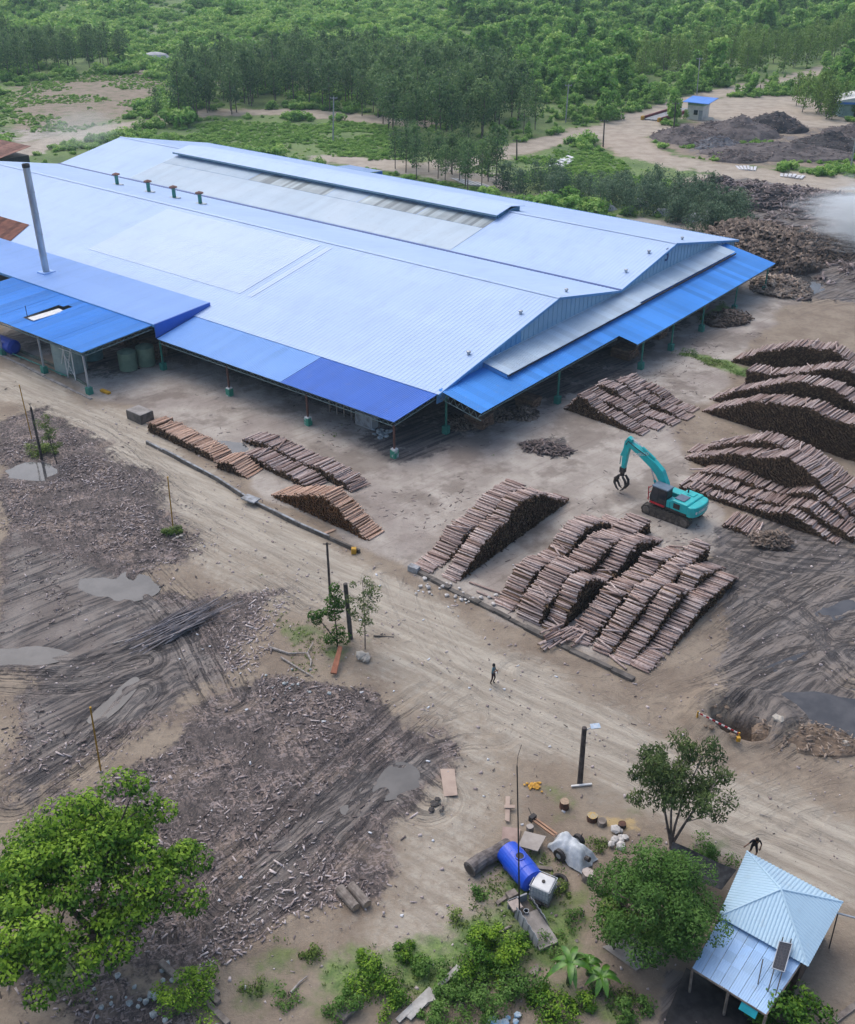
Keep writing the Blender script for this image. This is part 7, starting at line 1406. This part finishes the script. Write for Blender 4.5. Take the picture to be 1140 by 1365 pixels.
# covered hand tractor
o = thing('covered_tractor', 'hand tractor under a silver-white tarp with a long wooden drawbar', 'tractor', GG(762, 1140), R(-48)); rs = np.random.RandomState(6); n = 28; V = []
for i in range(n + 1):
    for j in range(n + 1):
        u, v = i / n * 2 - 1, j / n * 2 - 1; rr = max(abs(u), abs(v)); hgt = .95 * (1 - rr ** 3.0) + .28 * math.exp(-((u + .55) ** 2 + (v - .1) ** 2) * 9) + .22 * math.exp(-((u - .5) ** 2 + (v + .2) ** 2) * 8); fold = .05 * math.sin(9 * math.atan2(v, u)) * rr
        V.append((u * (1.25 + fold) - .06 * v, v * (.72 + fold), max(.10, hgt) + .03 * math.sin(14 * u + 5 * v)))
F = [(i * (n + 1) + j, (i + 1) * (n + 1) + j, (i + 1) * (n + 1) + j + 1, i * (n + 1) + j + 1) for i in range(n) for j in range(n)]
me = bpy.data.meshes.new('tarp'); me.from_pydata(V, [], F); me.materials.append(mat('silver_tarp', (.56, .60, .63), (.40, .44, .47), .4, 3, .03, 5)); me.polygons.foreach_set('use_smooth', [True] * len(F)); me.update(); link('tarp', me, o)
for s in (-.78, .78): MB().tube([(-.2, s - .1, .36), (-.2, s + .1, .36)], .36, 18).build('wheel', M_DARK, o); MB().tube([(-.2, s - .11, .36), (-.2, s + .11, .36)], .16, 12).build('hub', M_GALV, o)
for s in (-.10, .10): MB().bar((-1.2, s, .5), (-2.9, s, .42), .10).build('drawbar', mat('orange_brown_wood', (.42, .25, .16), (.33, .19, .12), .8, 3), o)
MB().cbox((-2.9, 0, .45), (.25, .4, .35)).build('hitch', M_DARK, o); MB().tube([(-2.9, 0, .5), (-3.5, .3, .55)], .025, 6).build('hitch_pin', M_DARK, o); MB().tube([(1.05, -.15, .75), (1.3, -.15, .8)], .14, 12).build('headlamp', M_DARK, o); MB().tube([(.1, .5, .8), (.15, .55, 1.3)], .03, 6).build('lever', M_DARK, o)
# stumps and sawn rounds
M_CUT = mat('sawn_wood_face', (.42, .31, .22), (.30, .22, .16), .85, 5); M_SBARK = mat('reddish_stump_bark', (.13, .065, .045), (.08, .045, .035), .9, 5, .02, 12)
def stump(label, px, r, h, m=M_SBARK, cut=M_CUT, lay=None):
    o = thing('stump', label, 'stump', GG(*px), rnd.random() * 6, 'stumps and sawn rounds in the lower yard'); rs = np.random.RandomState(int(px[0])); n = 12; V = [(r * (1 + .08 * rs.randn()) * (1.1 if k == 0 else 1) * math.cos(i * math.pi / 6), r * (1 + .05 * rs.randn()) * (1.1 if k == 0 else 1) * math.sin(i * math.pi / 6), -.05 if k == 0 else h) for k in range(2) for i in range(n)]
    q = MB().add(V, [(i, (i + 1) % n, n + (i + 1) % n, n + i) for i in range(n)]).build('bark', m, o); e = MB().add(V[n:], [tuple(range(n))]).build('cut_face', cut, o)
    if lay is not None: o.rotation_euler = (R(90), 0, lay); o.location.z += r
    return o
stump('upright reddish sawn round below the lamp post', (752, 1078), .26, .5); stump('dark stump topped with bright scraps near the eucalyptus', (789, 1094), .28, .35, cut=mat('yellow_scraps', (.5, .32, .08), (.35, .35, .3), .8, 9)); stump('grey round beside the bright-topped stump', (802, 1100), .25, .3, M_OLDW, M_OLDW); stump('small dark round near the eucalyptus foot', (829, 1103), .22, .25, M_DARK, M_SBARK); stump('pale sawn round lying near the silver tarp', (783, 1172), .32, .5, M_OLDW, mat('pale_cut', (.5, .44, .40), (.4, .34, .3), .85, 4)); stump('pale log piece standing behind the board table', (706, 1112), .2, .55, M_OLDW, M_PLYG)
for lab, px in (('left one of two short grey logs lying at the mud edge', (464, 1203)), ('right one of two short grey logs lying at the mud edge', (479, 1199))):
    o = thing('short_log', lab, 'log', GG(*px), R(-52), 'two short logs'); MB().tube([(-.75, 0, .26), (.75, 0, .26)], [.27, .25], 12).build('bark', M_OLDW, o); MB().lathe([(.22, 0), (.01, .004)], n=10).build('cut_face', M_CUT, o, (.754, 0, .26), (0, R(90), 0))
def rocks(label, px, n, sp, m, r0=.12, r1=.3, name='rubble_heap', cat='rubble', grp=None, zst=.7):
    o = thing(name, label, cat, GG(*px), 0, grp); rs = np.random.RandomState(int(px[0] + px[1]))
    for k in range(n):
        V = []; r = rs.uniform(r0, r1); bm = bmesh.new(); bmesh.ops.create_icosphere(bm, subdivisions=1, radius=r)
        for v in bm.verts: v.co *= rs.uniform(.75, 1.2); v.co.z *= zst
        me = bpy.data.meshes.new('piece'); bm.to_mesh(me); bm.free(); me.materials.append(m); link('piece', me, o, (rs.randn() * sp, rs.randn() * sp * .8, r * .4 + rs.rand() * r0 * (n > 3)), (0, 0, rs.rand() * 6))
rocks('heap of orange-yellow husks on the bare dirt', (713, 1050), 34, .22, mat('orange_yellow_husk', (.62, .34, .05), (.5, .27, .05), .7, 6), .07, .13, 'husk_heap', 'husks')
rocks('white rubble bags beside the weeds near the feathery tree', (818, 1117), 14, .40, mat('white_rubble', (.62, .60, .57), (.42, .40, .38), .85, 4), .12, .32); rocks('pale boulder beside the rust board and saplings', (485, 882), 4, .32, mat('pale_stone', (.46, .43, .37), (.35, .32, .28), .9, 3), .18, .42); rocks('white boulder beyond the pit', (1031, 975), 2, .15, MATS['pale_stone'], .3, .42); rocks('rounded boulder at the pool edge', (1126, 996), 2, .25, MATS['pale_stone'], .25, .4)
rocks('blue and white bags in the bottom thicket', (665, 1360), 12, .4, mat('blue_white_bags', (.20, .42, .62), (.55, .6, .62), .6, 3), .12, .25, 'bag_heap', 'bags'); rocks('white broken concrete along the kerb corner', (585, 783), 18, .9, MATS['white_rubble'], .06, .22); rocks('pale broken concrete under the kerb middle', (625, 800), 16, .9, MATS['white_rubble'], .06, .22); rocks('pale stones by the grass clump pole', (238, 716), 6, .4, MATS['pale_stone'], .08, .2); rocks('dark charred patch near the lone plywood', (583, 1078), 10, .3, M_DARK, .06, .2, 'char_patch', 'charcoal', zst=.4); rocks('light rubbish under the big tree', (190, 1330), 26, 1.2, mat('light_rubbish', (.45, .5, .5), (.25, .27, .27), .8, 4), .06, .22, 'rubbish_heap', 'rubbish'); rocks('rubbish beside the sapling branches', (385, 915), 16, 1.0, MATS['light_rubbish'], .05, .16, 'rubbish_heap', 'rubbish'); rocks('dark stones at the pit rim', (960, 985), 8, .9, MATS['brown_earth'], .1, .25)
o = thing('white_bar', 'white plastic bar lying at the foot of the lamp post', 'bar', GG(775, 1050), R(8)); MB().box(-.62, .62, -.06, .06, .05, .14).build('bar_body', M_WHITEP, o, bevel=.01)
# barrier tape at the pit
a, c = GG(926, 968), GG(984, 992); o = thing('barrier', 'red and white striped barrier rail at the pit edge', 'barrier', a); d = c - a; n = 14
for k in range(n): MB().bar(d * (k / n) + Vector((0, 0, .4)), d * ((k + 1) / n) + Vector((0, 0, .4)), .04, .10).build('stripe', M_RED if k % 2 else M_WHITEP, o)
for f in (0.02, .98): MB().bar(d * f + Vector((0, 0, -.05)), d * f + Vector((0, 0, .5)), .09).build('leg', M_YEL, o)
MB().cbox(d * .88 + Vector((.1, -.5, .25)), (.22, .2, .3)).build('foot_block', M_YEL, o)
# a few scattered white scraps
rs = np.random.RandomState(2); n = 70; x = rs.uniform(-20, 26, n); y = rs.uniform(30, 70, n); k = np.abs(x) < y * .42; x, y = x[k], y[k]; n = len(x)
q = link('litter', chipmesh('litter', x, y, ghz_arr(x, y) + .03, rs.uniform(.1, .28, n), rs.uniform(.08, .2, n), np.full(n, .03), rs.rand(n) * 6, rs.randn(n) * .2, mat('white_litter', (.62, .66, .72), (.5, .5, .5), .6, 5), rs.rand(n))); tag(q, 'specks of white litter scattered on the bare ground', 'litter', None, 'stuff')

# ================================================================== HAZE: thin even air round the whole place
MB().box(-1520, 1520, -160, 2620, -4, 46).build('haze', M_WHITEP)
hz = bpy.data.objects['haze']; hz.data.materials.clear(); hm = bpy.data.materials.new('thin_haze'); hm.use_nodes = True; t = NT(hm); t.n.remove(t.n['Principled BSDF'])
pv = t.new('VolumePrincipled'); pv.inputs['Density'].default_value = .00017; pv.inputs['Color'].default_value = (.66, .86, 1.0, 1); pv.inputs['Anisotropy'].default_value = .2
t.ln(pv.outputs[0], t.n['Material Output'].inputs['Volume']); hz.data.materials.append(hm); tag(hz, kind='stuff')
